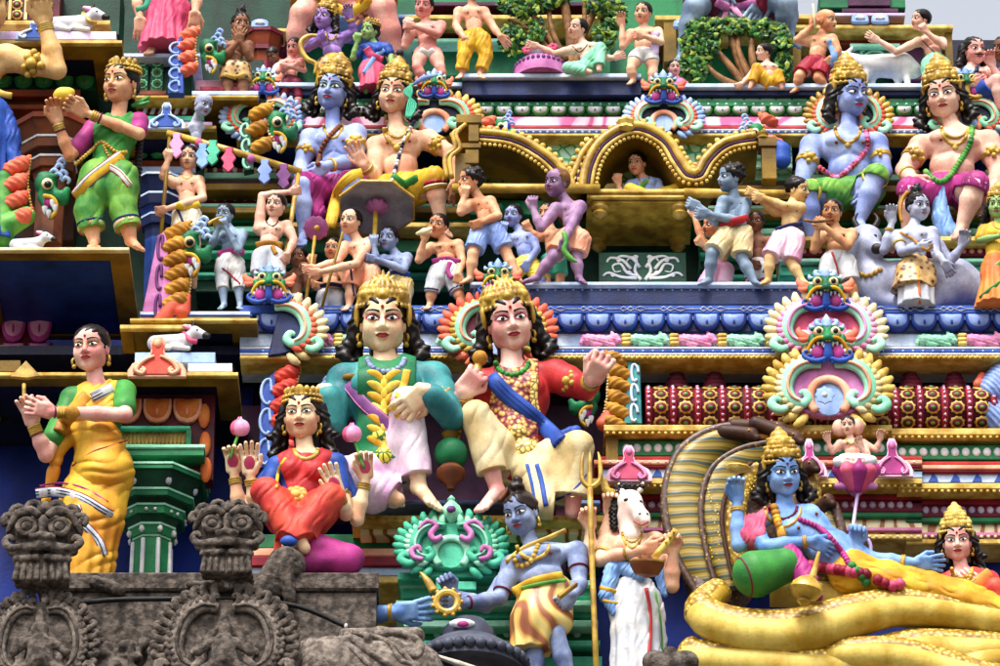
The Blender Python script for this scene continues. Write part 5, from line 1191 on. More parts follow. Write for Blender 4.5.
# ------------------------------------------------------------------ scaly sea-monster brackets
def makara(label, sg, eye, sc, y, lobes, lobe_m, panel, panel_m, trim_m, head_m='emerald', base=None, tail=None, loops=3):
    """lobes: list of pixel points down the mane; panel: pixel quad; eye: pixel of the eye; sg +1 faces right"""
    ls, sc = sc, sc * 1.3; ex, ey = eye; T = Thing('sea_monster_bracket', label, 'sea monster', base or (ex, lobes[-1][1] + 8), y)
    e = lambda x, y_, d=0: (ex + sg * x * sc, ey - y_ * sc, d * sc)
    T.blob('head', head_m, [(e(0, 0, -2), (9 * sc, 9 * sc, 10 * sc)), (e(2, -6, 0), e(13, -12, 2), 6 * sc, 4.5 * sc), (e(13, -12, 2), e(16, -5, 3), 4 * sc, 3 * sc), (e(-2, -10, -2), e(4, -24, -1), 5 * sc, 3.5 * sc), (e(12, -8, 5), (3 * sc, 3 * sc, 3 * sc)), (e(-3, 6, 2), e(7, 6, 4), 3 * sc, 2 * sc)], 2.5 * sc, max(.6, .8 * sc))
    T.mb('eye', 'cream', lambda m: m.sphere(T.L(*e(1, 0, 7)), 4.6 * sc, 12, 8)); T.mb('pupil', 'black', lambda m: m.sphere(T.L(*e(1.4, -.3, 10)), (3 * sc, 2.6 * sc, 3 * sc), 10, 8))
    T.mb('mouth', 'magenta', lambda m: m.sphere(T.L(*e(3, -14, 2)), (5 * sc, 4 * sc, 5 * sc), 10, 8)); T.tube('lip', 'yellow', [e(-2, -9, 6), e(4, -10, 7), e(8, -15, 6), e(7, -22, 5), e(3, -26, 4)], 1.6 * sc)
    def teeth(m):
        for x, yy in ((5, -14), (7, -18), (2, -22), (-1, -19)): m.lathe([(.2, -5 * sc), (2 * sc, -1.5 * sc), (2.4 * sc, 1.5 * sc)], T.L(*e(x, yy, 6)), 8)
    T.mb('teeth', 'white', teeth); 
    def curl(m):
        for j, (x, yy) in enumerate(((6, 8), (10, 12), (13, 7), (15, 2), (9, 5), (12, 16))): m.tube([T.L(*e(x - 3, yy, 2)), T.L(*e(x, yy + 3, 4)), T.L(*e(x + 3, yy + 1, 4)), T.L(*e(x + 1.5, yy - 2, 3))], [1.4 * sc, 1.8 * sc, 1.6 * sc, .8 * sc], 7, 3)
    T.mb('crest_curls', 'paleblue', curl, sharpen=False)
    lp_ = np.array(lobes, float); ll = np.concatenate([[0], np.cumsum(np.linalg.norm(np.diff(lp_, axis=0), axis=1))]); w = 13.5 * ls
    for i, t_ in enumerate(np.linspace(0, ll[-1], max(2, int(ll[-1] / (11.5 * ls))))):
        lx, ly = np.interp(t_, ll, lp_[:, 0]), np.interp(t_, ll, lp_[:, 1])
        T.blob('mane_lobe', lobe_m, [((lx - sg * w * .55, ly + w * .25, -3), (lx + sg * w * .3, ly - w * .15, 3), w * .6, w * .62), ((lx + sg * w * .3, ly - w * .15, 3), (lx + sg * w * .95, ly - w * .75, 2), w * .58, w * .12)], 2, 1., mods=[disp(lambda X_, Y_, Z_: .5 * np.sin(1.25 * (X_ * .55 * sg + Z_ * .8)))])
    T.beads('bead_row', 'goldlight' if lobe_m != 'amber' else 'cream', [(x_ + sg * w * .95, y_ - w * .5, 3) for x_, y_ in lobes], 1.5, gap=2.2, free=True)
    if panel:
        pl = [T.L(a, b) for a, b in panel]; xz = [(v[0], v[2]) for v in pl]
        T.mb('side_panel', panel_m, lambda m: m.prism(xz, -8, 2, .8))
        c = np.array(xz); top, bot = (c[0] + c[1]) / 2, (c[2] + c[3]) / 2; wd = np.linalg.norm(c[0] - c[1]) * .36
        def lp(m):
            for i in range(loops):
                t = (i + .5) / loops; o = top * (1 - t) + bot * t; hh = np.linalg.norm(top - bot) / loops * .42
                m.tube([(o[0] + wd * math.cos(a) * (1 if math.cos(a) * sg < .3 else .5), -2.6, o[1] + hh * math.sin(a)) for a in np.linspace(0, 5.4, 9)], .9 * sc + .5, 6, 3)
        T.mb('panel_scroll', trim_m, lp, sharpen=False)
    if tail: T.blob('fin', tail[0], tail[1], 2)
    return T
makara('sea monster with yellow mane lobes and a pink carved panel beside the horn player', 1, (188, 242), 1.0, -.05, [(178, 232), (174, 250), (178, 268), (178, 286), (176, 302)], 'amber', [(158, 236), (166, 232), (176, 322), (140, 324)], 'mauvepink', 'purple', base=(175, 322), tail=('coral', [((182, 312, 0), (188, 296, 3), 9, 3), ((160, 322, -2), (176, 306, 0), 8, 9)]))
makara('sea monster with red mane lobes and a blue scroll panel behind the goddess in red', 1, (312, 402), 1.0, .02, [(288, 374), (284, 392), (283, 412), (284, 432), (286, 450)], 'scarlet', [(262, 384), (276, 372), (272, 468), (258, 468)], 'royal', 'paleblue', base=(280, 470))
makara('sea monster with yellow mane and steel blue panel by the red king\'s outstretched arm', -1, (590, 396), .9, .0, [(616, 360), (620, 376), (619, 392), (618, 408), (614, 424)], 'amber', [(628, 362), (640, 366), (642, 424), (624, 424)], 'teal', 'iceblue', base=(615, 428), tail=('coral', [((604, 424, 0), (610, 412, 2), 8, 5)]))
makara('sea monster with coral mane lobes standing left of the lady in green', 1, (46, 184), 1.0, -.1, [(18, 166), (16, 178), (15, 192), (17, 206), (20, 218)], 'coral', None, None, None, base=(30, 246), tail=('leafgreen', [((8, 226, -4), (26, 216, -2), 12, 10), ((4, 180, -6), (2, 236, -6), 10, 12)]))
makara('sea monster with yellow mane lobes holding up the banner pole end', 1, (276, 122), .9, .3, [(262, 112), (258, 124), (256, 136), (262, 146)], 'amber', [(240, 128), (250, 120), (254, 170), (244, 172)], 'bottle', 'mint', base=(262, 172))
makara('sea monster with orange mane lobes and a blue panel beside the bearded ascetic', 1, (208, 48), .75, .3, [(190, 34), (186, 46), (186, 58), (188, 70)], 'coral', [(172, 50), (182, 36), (184, 94), (168, 94)], 'royal', 'paleblue', base=(186, 95), loops=4)
makara('sea monster with coral mane and blue body at the post of the golden litter', -1, (756, 132), .7, .38, [(768, 120), (772, 130), (774, 142)], 'coral', None, None, None, base=(768, 168), tail=('royal', [((782, 160, 0), (782, 150, 0), 9, 8), ((782, 150, 0), (770, 140, -2), 8, 6)]))
makara('sea monster with blue scroll body above the corbel of the golden litter', 1, (500, 126), .6, .38, [(488, 122), (487, 132)], 'coral', None, None, None, base=(490, 142), tail=('bluescroll', [((498, 134, 0), (506, 126, 0), 8, 5)]))
# long blue ribbed shell at the right end of the roll
T = Thing('ribbed_shell', 'blue ribbed shell closing the right end of the rosette roof roll', 'shell ornament', (988, 430), .06)
T.blob('shell', 'cloudblue', [((996, 392, -4), (1012, 380, -8), 20, 26), ((988, 412, -2), (1004, 420, -4), 14, 20)], 6, 1.1, mods=[disp(lambda X_, Y_, Z_: .8 * np.sin(1.1 * X_ + .9 * Z_))]); T.blob('fin', 'coral', [((982, 376, 2), (978, 384, 4), 4, 5)], 2)
# carved creatures in relief along the frieze
i = 0
for xx in range(300, 1000, 48):
    if 455 < xx < 545 or 770 < xx < 880 or 360 < xx < 440: i += 1; continue
    col = ('pink', 'mint')[i % 2]; i += 1
    T = Thing('relief_creature', 'small %s lion-like creature carved in relief along the blue frieze' % ('pink' if col == 'pink' else 'green'), 'relief', (xx + 12, 346.5), .04, '%s creatures along the blue frieze' % ('pink' if col == 'pink' else 'green'))
    T.blob('creature', col, [((xx, 340, 1), (xx + 22, 341, 2), 6, 5), ((xx + 26, 338, 3), (5.5, 4.5, 5.5)), ((xx + 30, 341, 4), (3.5, 3, 3)), ((xx + 4, 344, 3), (xx + 12, 345, 4), 2.4, 2), ((xx + 18, 344, 3), (xx + 26, 345, 4), 2.4, 2), ((xx - 4, 337, 1), (xx - 7, 343, 2), 2.6, 2), ((xx + 24, 333.5, 2), (2, 2, 2.5)), ((xx + 12, 336, 4), (xx + 18, 343, 5), 1.6, 1.2)], 1.6, .75, mods=[disp(lambda X_, Y_, Z_: .55 * np.sin(.9 * X_ + 1.3 * Z_) * np.sin(.8 * Z_ - .35 * X_))])
    for j in range(3): T.blob('lobe', 'goldlight', [((xx + 36, 336 + 4 * j, 2), (xx + 41, 335.5 + 4 * j, 3), 3, 2.4)], 1, .75)
# ------------------------------------------------------------------ grey carved stone row at the bottom
gable('dark stone monster-face antefix with a worn seated figure, below the lady in yellow', 38, 690, 60, 92, -.95, 66, STONE, fy=552, name='stone_antefix', cat='stone carving', nl=15, depth=.9)
gable('dark stone monster-face antefix with bulging eyes below the green pillar', 224, 690, 74, 94, -.95, 60, STONE, fy=548, name='stone_antefix', cat='stone carving', nl=16, depth=.9)
for cx, lab in ((224, 'small worn squatting figure carved in the niche of the stone antefix under the green pillar'), (40, 'small worn figure carved in the stone antefix below the lady in yellow')):
    T = Thing('carved_figure', lab, 'stone carving', (cx, 672), -1.06)
    T.blob('body', 'greystone', [((cx, 630, 3), (9, 8, 10)), ((cx, 645, 3), (cx, 662, 4), 12, 14), ((cx - 12, 642, 4), (cx - 26, 652, 6), 5, 4), ((cx - 26, 652, 6), (cx - 24, 640, 8), 4, 3), ((cx + 12, 642, 4), (cx + 26, 652, 6), 5, 4), ((cx + 26, 652, 6), (cx + 24, 638, 8), 4, 3), ((cx - 8, 664, 5), (cx - 24, 672, 8), 7, 5), ((cx + 8, 664, 5), (cx + 24, 672, 8), 7, 5), ((cx, 620, 2), (cx, 612, 2), 5, 3)], 3, 1.1)
T = Thing('stone_wall', 'weathered grey stone parapet wall behind the carved antefixes', 'wall', (230, 690), -.72)
def sw(m):
    a = T.L; m.box(a(70, 0)[0], a(384, 0)[0], 0, 60, a(0, 700)[2], a(0, 592)[2], 1); m.box(a(66, 0)[0], a(386, 0)[0], -5, 60, a(0, 592)[2] + .2, a(0, 574)[2], 2)
T.mb('blocks', 'greystone', sw, smooth=False)
T.blob('coping_carving', 'greystone', [((210, 582, 8), (245, 576, 8), 6, 8), ((232, 588, 8), (190, 584, 8), 5, 4), ((262, 596, 4), (286, 566, -2), 14, 20), ((284, 572, 8), (290, 600, 8), 10, 6), ((120, 590, 6), (96, 582, 6), 6, 7)], 3, 1.2, mods=[disp(lambda X_, Y_, Z_: .5 * np.sin(.35 * X_ + .5 * Z_) * np.sin(.31 * Z_ - .2 * Y_))])
T = Thing('stone_scroll', 'weathered carved stone scroll block beside the black cable', 'stone carving', (370, 690), -.88)
def rngs(n, x0, x1, y0, y1, r0, r1, d0, d1, seed):
    g = random.Random(seed); return [((g.uniform(x0, x1), g.uniform(y0, y1), g.uniform(d0, d1)), (g.uniform(r0, r1), g.uniform(r0, r1), g.uniform(r0, r1))) for _ in range(n)]
T.blob('block', 'lightstone', [((330, 668, 0), (412, 676, 0), 32, 34), ((352, 640, 10), (404, 660, 12), 7, 6), ((345, 634, 8), (416, 636, 10), 6, 9), ((360, 652, 16), (395, 668, 18), 5, 4), ((380, 632, 12), (420, 650, 10), 6, 7)] + rngs(24, 345, 420, 636, 676, 2.5, 5.5, 16, 30, 3), 4, 1.2)
for pts, r in (([(346, 634), (366, 650), (388, 664), (412, 676)], 3.4), ([(352, 632), (384, 640), (402, 652), (416, 668)], 3), ([(374, 634), (404, 634), (420, 644), (416, 656), (406, 650)], 4), ([(350, 646), (366, 662), (384, 676)], 3), ([(392, 646), (400, 660), (412, 664)], 2.6)): T.sash('carved_scroll', 'lightstone', pts, r * 2, .8, .5)
T = Thing('stone_bollard', 'rounded cracked stone stub with a beaded edge between the carved blocks', 'stone carving', (312, 690), -.84)
T.blob('stub', 'lightstone', [((312, 690, 0), (312, 656, 0), 22, 18), ((312, 652, -2), (17, 14, 14))], 4, 1.2); T.beads('bead_edge', 'greystone', [(334, 638 + 5 * j, 10) for j in range(8)], 2.6, free=True)
T = Thing('stone_lion', 'worn grey stone lion head at the foot of the horse-headed musician', 'stone carving', (670, 690), -.9)
T.blob('head', 'greystone', [((655, 662, 0), (13, 12, 12)), ((686, 662, 0), (13, 12, 12)), ((670, 668, 4), (20, 12, 16)), ((655, 660, 10), (6, 4, 6)), ((686, 660, 10), (6, 4, 6)), ((670, 652, 6), (7, 6, 6)), ((670, 684, 0), (26, 12, 20))], 3, 1.1)
T = Thing('stone_lumps', 'rough weathered stone rubble between the two antefixes', 'stone carving', (125, 690), -.86)
T.blob('rubble', 'greystone', [((115, 680, 0), (30, 24, 30)), ((130, 655, 2), (18, 14, 16)), ((100, 660, 4), (12, 12, 12))] + rngs(26, 92, 150, 640, 676, 3, 7, 10, 26, 9), 4, 1.2)
T = Thing('power_cable', 'black cable sagging along the stone parapet', 'cable', (250, 640), -.86)
T.tube('cable', 'cable', [(20, 618, 2), (90, 602, 4), (160, 599, 4), (230, 600, 4), (296, 606, 4), (350, 628, 4), (404, 648, 14), (450, 664, 16), (500, 690, 16)], 2.7)
T = Thing('white_conduit', 'thin white pipe beside the cable under the slate-blue attendant', 'pipe', (430, 660), -.86)
T.tube('pipe', 'pipewhite', [(418, 652, 4), (460, 664, 4), (520, 684, 4)], 3.2, smooth=1); T.mb('clip', 'pipewhite', lambda m: m.sphere(T.L(346, 626, 6), (2, 2, 3), 6, 5))
# ------------------------------------------------------------------ the large statues
hp = lambda ang, curl=.3, face='p', thumb=1, **k: dict(ang=ang, curl=curl, face=face, thumb=thumb, **k)
# king in teal
S = fig('seated_king_statue', 'seated king with tall leaf crown, teal tunic, green chest plate and purple sash', 'statue', (395, 517), -.3, 65, 'kingskin', (383, 323, 6, 0, 8, 0), (386, 365, 0), ((344, 381, -4), (434, 379, -4)), (388, 470, -5),
    [(0, (333, 424, 2), (327, 390, 14), hp(228, .45, 'b', 1)), (1, (452, 418, 34), (426, 390, 62), hp(222, .42, 'b', 1, size=1.1))],
    [((402, 468, 0), (407, 402, 34), (419, 486, 22), (436, 508, 40)), ((374, 474, 0), (345, 472, 30), (398, 500, 26))], hair='long', crown='leafy', armr=1.1, legr=.98, makeup='rose')
dress(S, 'top', 'teal', 2.2, 1.75, neck=.0, name='tunic')
dress(S, 'top', 'emerald', 5.5, 0, neck=-.06, low=.0, cut=(((358, 400), 180), ((416, 400), 0)), name='chest_plate')
for yy in range(374, 448, 11):
    for sg in (-1, 1): dress(S, 'sash', 'lemon' if yy % 2 else 'yellow', [(384, yy + 8), (384 + sg * 8, yy + 1), (384 + sg * 17, yy - 3)], 9, th=.4, lift=.4, name='leaf', lens=1)
for yy in range(382, 450, 11): dress(S, 'sash', 'lemon', [(384, yy + 7), (384, yy - 7)], 7, th=.5, lift=.6, name='leaf', lens=1)
dress(S, 'sash', 'purple', [(348, 384), (362, 402), (378, 416), (393, 428)], 13, th=.3, lift=1.2, stripes=(('mauvepink', 5, 1.6), ('mauvepink', -5, 1.6)))
dress(S, 'sash', 'yellow', [(407, 370), (404, 384), (398, 398)], 8, th=.3, lift=1, name='shoulder_border')
dress(S, 'legs', 'lilacpink', 1.86, 2.2, folds=(.7, 13, 75), more=(((372, 488, 5), (402, 494, 20), 20, 14), ((350, 480, 20), (372, 500, 22), 18, 14)), hem=(('crimson', 1.72, 2.5), ('crimson', 1.8, 2.5)), name='trousers')
dress(S, 'neck', 'slate', 7, 3.2, bead=1, w=.2, gap=1.5); dress(S, 'arm', 'gold', 1, .6, 5, orn=10); dress(S, 'arm', 'gold', 1, 1.8, 11); dress(S, 'arm', 'gold', 0, 1.8, 7)
S.blob('belly_leaf', 'limeleaf', [((384, 436, S.front(384, 440) - 4), (14, 8, 12)), ((384, 456, S.front(384, 456) - 5), (10, 8, 10))], 4)
S.mb('brooch', 'golddark', lambda m: m.sphere(S.L(350, 377, S.front(350, 377) + 1), (8, 4, 4), 10, 8))
# king in red with a mace
S = fig('seated_king_statue', 'seated king in red tunic with blue sash, cream dhoti and outstretched fist', 'statue', (530, 519), -.3, 62, 'rosyskin', (509, 323, 6, 8, 8, -8), (512, 368, 0), ((484, 386, -2), (556, 376, -4)), (522, 468, -5),
    [(0, (456, 412, 8), (462, 392, 30), hp(50, .95, 'b', -1, size=1.1)), (1, (584, 388, 10), (592, 380, 40), hp(62, .8, 'b', 1, tilt=30, size=1.1))],
    [((506, 466, 0), (476, 416, 34), (497, 490, 22), (480, 511, 42)), ((540, 466, 0), (578, 446, 34), (572, 512, 16))], hair='long', crown='leafy', armr=1.1, legr=.98, makeup='rose', lips='lipred')
dress(S, 'top', 'red', 2.2, 1.45, neck=.0, name='tunic'); dress(S, 'top', 'brocade', 4.6, 0, neck=-.04, low=-.06, cut=(((490, 400), 172), ((538, 400), 0)), name='breast_plate')
dress(S, 'legs', 'cream', 1.74, 2.8, folds=(.7, 17, 70), more=(((530, 470, 10), (548, 505, 20), 18, 16), ((552, 470, 14), (570, 500, 20), 22, 18)), hem=(('navy', 1.56, 2), ('teal', 1.64, 7)), name='dhoti')
for i, x in enumerate((527, 537)): dress(S, 'sash', 'royal', [(x, 464), (x + 5, 484), (x + 9, 506)], 3.4 + i * 1.6, th=.4, lift=.4, name='pleat_stripe')
dress(S, 'sash', 'royal', [(586, 474), (574, 490), (556, 500)], 3, th=.4, lift=.3, name='pleat_stripe')
dress(S, 'sash', 'royal', [(491, 378), (508, 396), (530, 414), (552, 434), (560, 442)], 17, th=.45, lift=1., stripes=(('cobalt', 4.5, 1.5), ('cobalt', -3.5, 1.5), ('cobalt', .5, 1.2)))
S.blob('sash_knot', 'royal', [((558, 438, 22), (576, 430, 24), 6, 5), ((560, 444, 22), (588, 438, 22), 5, 4), ((554, 446, 22), (550, 454, 20), 5, 3)], 2, mods=[foldf(S, .8, 5, 20)])
dress(S, 'sash', 'goldleaf', [(535, 376), (534, 400), (540, 424)], 8, th=.35, lift=1, name='front_border'); S.blob('belt_plate', 'goldleaf', [((526, 450, S.front(526, 450) - 3), (15, 8, 13)), ((518, 432, S.front(518, 432) - 3), (10, 6, 9))], 3)
dress(S, 'neck', 'green', 7, 3, bead=1, w=.22, gap=1.5); dress(S, 'arm', 'gold', 1, .62, 6, orn=10); dress(S, 'arm', 'gold', 1, 1.75, 10); dress(S, 'arm', 'gold', 0, 1.55, 16)
T = Thing('mace', 'upright mace with green ball head and gold knob held by the king in red', 'mace', (446, 492), -.42)
T.tube('shaft', 'gold', [(480, 358, 6), (470, 396, 0), (455, 440, 0), (450, 470, 0)], 4.2, smooth=2); T.mb('knob', 'amber', lambda m: m.sphere(T.L(480, 358, 6), 8, 12, 10)); T.mb('ball', 'emerald', lambda m: m.sphere(T.L(451, 454, 0), 17, 18, 14)); T.mb('collar', 'ochre', lambda m: m.lathe([(7, 16), (10, 22), (6, 26)], T.L(451, 454, 0), 16)); T.mb('foot', 'brownpaint', lambda m: m.lathe([(4, -40), (5, -34), (14, -26), (15, -20), (10, -14)], T.L(451, 454, 0), 16))
# goddess in red, four arms
S = fig('seated_goddess_statue', 'four-armed goddess in red sari seated cross-legged holding two lotus buds', 'statue', (300, 566), -.55, 50, 'kingskin', (302, 416, 4, -6, 12, -3), (306, 453, 0), ((277, 467, -2), (336, 464, -2)), (298, 515, -4),
    [(0, (256, 512, 4), (250, 474, 22), hp(92, .1, 'p', -1, paint='rose')), ((276, 470, -12), (240, 514, -8), (234, 472, 4), hp(95, .45, 'p', -1, paint='rose')), (1, (346, 514, 6), (338, 494, 28), hp(110, .1, 'p', 1, paint='rose')), ((338, 468, -12), (357, 520, -8), (366, 478, 4), hp(95, .45, 'p', 1, paint='rose'))],
    [((284, 516, 0), (266, 492, 24), (304, 548, 30)), ((314, 516, 0), (330, 497, 26), (288, 546, 30))], fem=1, hair='longer', crown='tiara', legr=1.2)
dress(S, 'top', 'royal', 1.4, .55, neck=-.06, name='blouse'); dress(S, 'legs', 'scarlet', 1.9, 3, folds=(.8, 9, 62), name='sari_skirt', more=(((298, 530, 12), (298, 552, 14), 22, 24),))
dress(S, 'top', 'red', 3.2, 0, neck=-.08, low=.12, cut=(((282, 470), 200),), folds=(.7, 8, 55), name='sari_drape')
dress(S, 'sash', 'yellow', [(286, 458), (279, 470), (276, 488)], 3.5, th=.5, lift=.6, name='border'); dress(S, 'neck', 'goldlight', 6, 2, w=.2)
S.mb('girdle_clasp', 'goldlight', lambda m: [m.sphere(S.L(296 + 7 * math.cos(a), 494 + 4.5 * math.sin(a), S.front(296, 494) + 1), (5, 3, 4.5), 8, 6) for a in np.arange(0, 6.2, .8)] and m.sphere(S.L(296, 494, S.front(296, 494) + 2), (6, 4, 5), 10, 8))
for i, t in ((0, 1.78), (1, 1.78), (2, 1.7), (3, 1.8)): dress(S, 'arm', 'gold', i, t, 7)
dress(S, 'arm', 'gold', 0, .62, 4, orn=7); dress(S, 'arm', 'gold', 2, .62, 4, orn=6)
dress(S, 'blob', 'magenta', [((280, 562, 14), (348, 560, 8), 12, 16), ((320, 548, 14), (352, 558, 8), 14, 12)], name='cushion', k=4)
S.mb('foot_band', 'royal', lambda m: m.sphere(S.L(289, 541, 40), (9, 5, 6), 12, 8))
for lab, x, y, st in (('pink lotus bud in the goddess\'s raised hand beside the blue scroll panel', 240, 430, (230, 458)), ('pink lotus bud in the goddess\'s raised hand before the teal king\'s knee', 352, 436, (364, 468))):
    T = Thing('lotus_bud', lab, 'lotus', st, -.6); T.tube('stem', 'leafgreen', [(st[0], st[1], 8), (x + (st[0] - x) * .3, y + 8, 6), (x, y, 6)], 1.6)
    for a in range(5): T.blob('petal', 'rose' if a % 2 else 'pink', [((x + 3 * math.cos(a * 1.256 + 1.6), y - 2, 6 + 3 * math.sin(a * 1.256 + 1.6)), (7, 7, 8.5)), ((x + 3 * math.cos(a * 1.256 + 1.6), y - 5, 6 + 3 * math.sin(a * 1.256 + 1.6)), (x + 1.5 * math.cos(a * 1.256), y - 13, 6), 4, .7)], 2, .8)
# lady in yellow
S = fig('standing_lady_statue', 'standing lady in yellow sari with green sleeves holding a gold spade', 'statue', (86, 600), -.45, 50, 'rosyskin', (91, 349, 8, -12, 12, -5), (97, 386, 0), ((72, 399, -2), (124, 392, -4)), (96, 476, -4),
    [(1, (125, 415, 30), (52, 412, 46), hp(165, .35, 'b', -1)), (0, (46, 455, 12), (33, 424, 26), hp(108, .3, 'p', -1))],
    [((84, 490, 0), (72, 540, 4), (80, 598, 4), (76, 606, 14)), ((108, 490, 0), (100, 540, 4), (92, 598, 4), (90, 606, 14))], fem=1, hair='bun', legr=1.15, armr=1.1, makeup='yellow', tor=1.1)
dress(S, 'top', 'green', 2., .72, neck=-.04, name='blouse'); dress(S, 'skirt', 'saree', (85, 596), 24, mid=((92, 520, 2), 31), name='sari_skirt', amp=1.4, n=14, pad=5, waist=.35, folds=(1.3, 17, 30))
dress(S, 'blob', 'saree', [((98, 440, 0), (104, 474, 2), 24, 31), ((92, 420, 4), (64, 440, 4), 12, 6), ((60, 446, 4), (46, 500, -4), 7, 4)], folds=(1.5, 15, 12), name='sari_drape', k=8)
dress(S, 'top', 'saree', 3., 0, neck=-.03, low=.1, cut=(((119, 400), -6),), folds=(.8, 9, 55), name='sari_front'); dress(S, 'sash', 'amber', [(88, 396), (76, 408), (66, 420), (60, 432)], 15, th=.4, lift=1.5, name='shoulder_drape'); dress(S, 'sash', 'offwhite', [(112, 388), (100, 394), (92, 398)], 11, th=.35, lift=2., name='striped_border', stripes=(('navy', -3, 1.6), ('navy', 0, 1.4), ('crimson', 4.5, 1.2), ('navy', 3, 1.)))
for off, m, w in ((0, 'offwhite', 10), (7, 'yellow', 0)):
    if w: dress(S, 'sash', m, [(36, 494), (56, 492), (80, 498), (104, 512), (112, 516)], w, th=.3, lift=.2, name='hem_border', stripes=(('crimson', -5, 1.5), ('navy', -2, 1.4), ('navy', 1, 1.4), ('royal', 4.5, 1.6)))
dress(S, 'sash', 'magenta', [(40, 486), (60, 483), (84, 488), (108, 502)], 2, th=.5, lift=.6, name='border_line'); dress(S, 'sash', 'crimson', [(128, 440), (110, 446), (92, 452), (72, 466)], 1.4, th=.5, lift=.4, name='border_line')
dress(S, 'sash', 'offwhite', [(76, 506), (84, 524), (98, 540), (104, 556)], 8, th=.35, lift=.2, name='pleat_border', stripes=(('crimson', -4, 1.4), ('navy', 0, 1.2), ('navy', 3, 1.2)))
for i, t, w in ((0, 1.86, 10), (1, 1.8, 11)): dress(S, 'arm', 'gold', i, t, w); dress(S, 'arm', 'wine', i, t - .12, 2); dress(S, 'arm', 'wine', i, t + .1, 2)
dress(S, 'arm', 'gold', 0, .6, 3); dress(S, 'arm', 'goldlight', 0, .76, 4)
T = Thing('gold_spade', 'small triangular gold spade held up by the lady in yellow', 'spade', (24, 406), -.6); T.mb('blade', 'gold', lambda m: m.prism([(-15, 32), (0, 50), (15, 33), (2, 30)], -2, 3, .8)); T.tube('handle', 'gold', [(24, 412, 0), (24, 384, 0)], 2)
# lady in green
S = fig('standing_lady_statue', 'standing lady in green and pink costume offering a yellow fruit with both hands', 'statue', (112, 250), -.12, 44, 'orangeskin', (121, 84, 6, -26, 14, -4), (118, 119, 0), ((93, 129, -2), (139, 122, -2)), (108, 172, -2),
    [(1, (139, 134, 14), (86, 113, 28), hp(150, .45, 'p', -1)), (0, (70, 156, 10), (57, 122, 24), hp(98, .4, 'p', 1))],
    [((98, 178, 0), (88, 212, 4), (94, 240, 0), (94, 250, 12)), ((120, 178, 0), (123, 208, 2), (131, 240, 0), (140, 249, 10))], fem=1, hair='bun', crown='tiara', makeup='yellow', legr=1.2)
dress(S, 'top', 'magenta', 1.4, .7, neck=-.1, name='blouse'); dress(S, 'top', 'green', 3., 0, neck=-.02, low=.1, cut=(((142, 140), -8),), folds=(.7, 8, 60), name='shawl')
dress(S, 'legs', 'limegreen', 1.62, 5, folds=(.9, 13, 80), name='trousers', hem=(('cream', 1.5, 5), ('red', 1.62, 3), ('navy', 1.42, 2)))
dress(S, 'sash', 'yellow', [(122, 156), (108, 166), (90, 180), (76, 196)], 13, th=.4, lift=1., name='waist_sash', stripes=(('offwhite', 4, 3), ('crimson', 6, 1.2), ('navy', -5, 1.2)))
dress(S, 'sash', 'offwhite', [(102, 164), (118, 172), (130, 186)], 7, th=.4, lift=.6, name='waist_sash', stripes=(('crimson', 2.5, 1.5), ('amber', -2, 1.5)))
dress(S, 'beads', 'gold', [(76, 164), (92, 150), (102, 142), (116, 152), (126, 152)], 2.2, lift=1, name='girdle'); dress(S, 'beads', 'gold', [(104, 146), (110, 158), (118, 160), (124, 154)], 1.8, lift=1, name='girdle')
for i in (0, 1): dress(S, 'arm', 'gold', i, 1.84, 7); dress(S, 'arm', 'wine', i, 1.74, 2); dress(S, 'arm', 'gold', i, .72, 5)
S.blob('braid', 'hairblack', [((140, 128, -6), (138, 170, -8), 4, 3.5), ((138, 170, -8), (136, 215, -8), 3.5, 3)], 2, mods=[disp(lambda X_, Y_, Z_: .8 * np.sin(1.4 * Z_))])
S.mb('hair_leaf', 'green', lambda m: [m.tube([S.L(132, 106, 0), S.L(144, 100 + j * 4, 2), S.L(150, 96 + j * 5, 0)], [2, 3, .5], 6, 3) for j in range(2)])
T = Thing('yellow_fruit', 'round yellow fruit in the hands of the lady in green', 'fruit', (62, 102), -.28); T.blob('fruit', 'lemon', [((63, 96, 2), (10, 9, 9)), ((70, 92, 3), (5, 4, 4))], 4)
# blue deity with folded arm
def deity(label, base, y, H, skin, head, nk, sh, pv, arms, legs, **k): return fig('seated_deity_statue', label, 'statue', base, y, H, skin, head, nk, sh, pv, arms, legs, hair='long', crown='kirita', **k)
S = deity('seated blue deity with gold crown, bead garland and arm folded across his chest', (330, 226), .33, 42, 'blue', (333, 91, 4, -15, 12, 5), (333, 128, 0), ((310, 139, -2), (356, 134, -2)), (335, 188, -4),
    [(1, (356, 160, 12), (326, 166, 28), hp(215, .3, 'b', -1)), (0, (301, 166, 2), (304, 190, 14), hp(280, .4, 'b', 1))], [((324, 192, 0), (302, 186, 26), (304, 232, 20), (300, 246, 30)), ((348, 192, 0), (352, 184, 30), (346, 236, 22), (352, 246, 30))], legr=1.1, armr=1.15, makeup='green')
dress(S, 'legs', 'magenta', .95, 3, folds=(.6, 7, 70), name='dhoti', more=(((310, 200, 14), (318, 214, 16), 14, 8),)); dress(S, 'sash', 'yellow', [(362, 174), (350, 178), (338, 194), (330, 228)], 12, th=.5, lift=1, name='sash', stripes=(('amber', 3, 1), ('amber', -3, 1)))
dress(S, 'beads', 'brownpaint', [(340, 126), (330, 136), (322, 148), (318, 164)], 3, lift=.6, gap=1.3); dress(S, 'arm', 'gold', 0, .5, 5, orn=9); dress(S, 'arm', 'gold', 1, .5, 4, orn=6); dress(S, 'neck', 'gold', 10, 1.6); dress(S, 'arm', 'gold', 0, 1.8, 4)
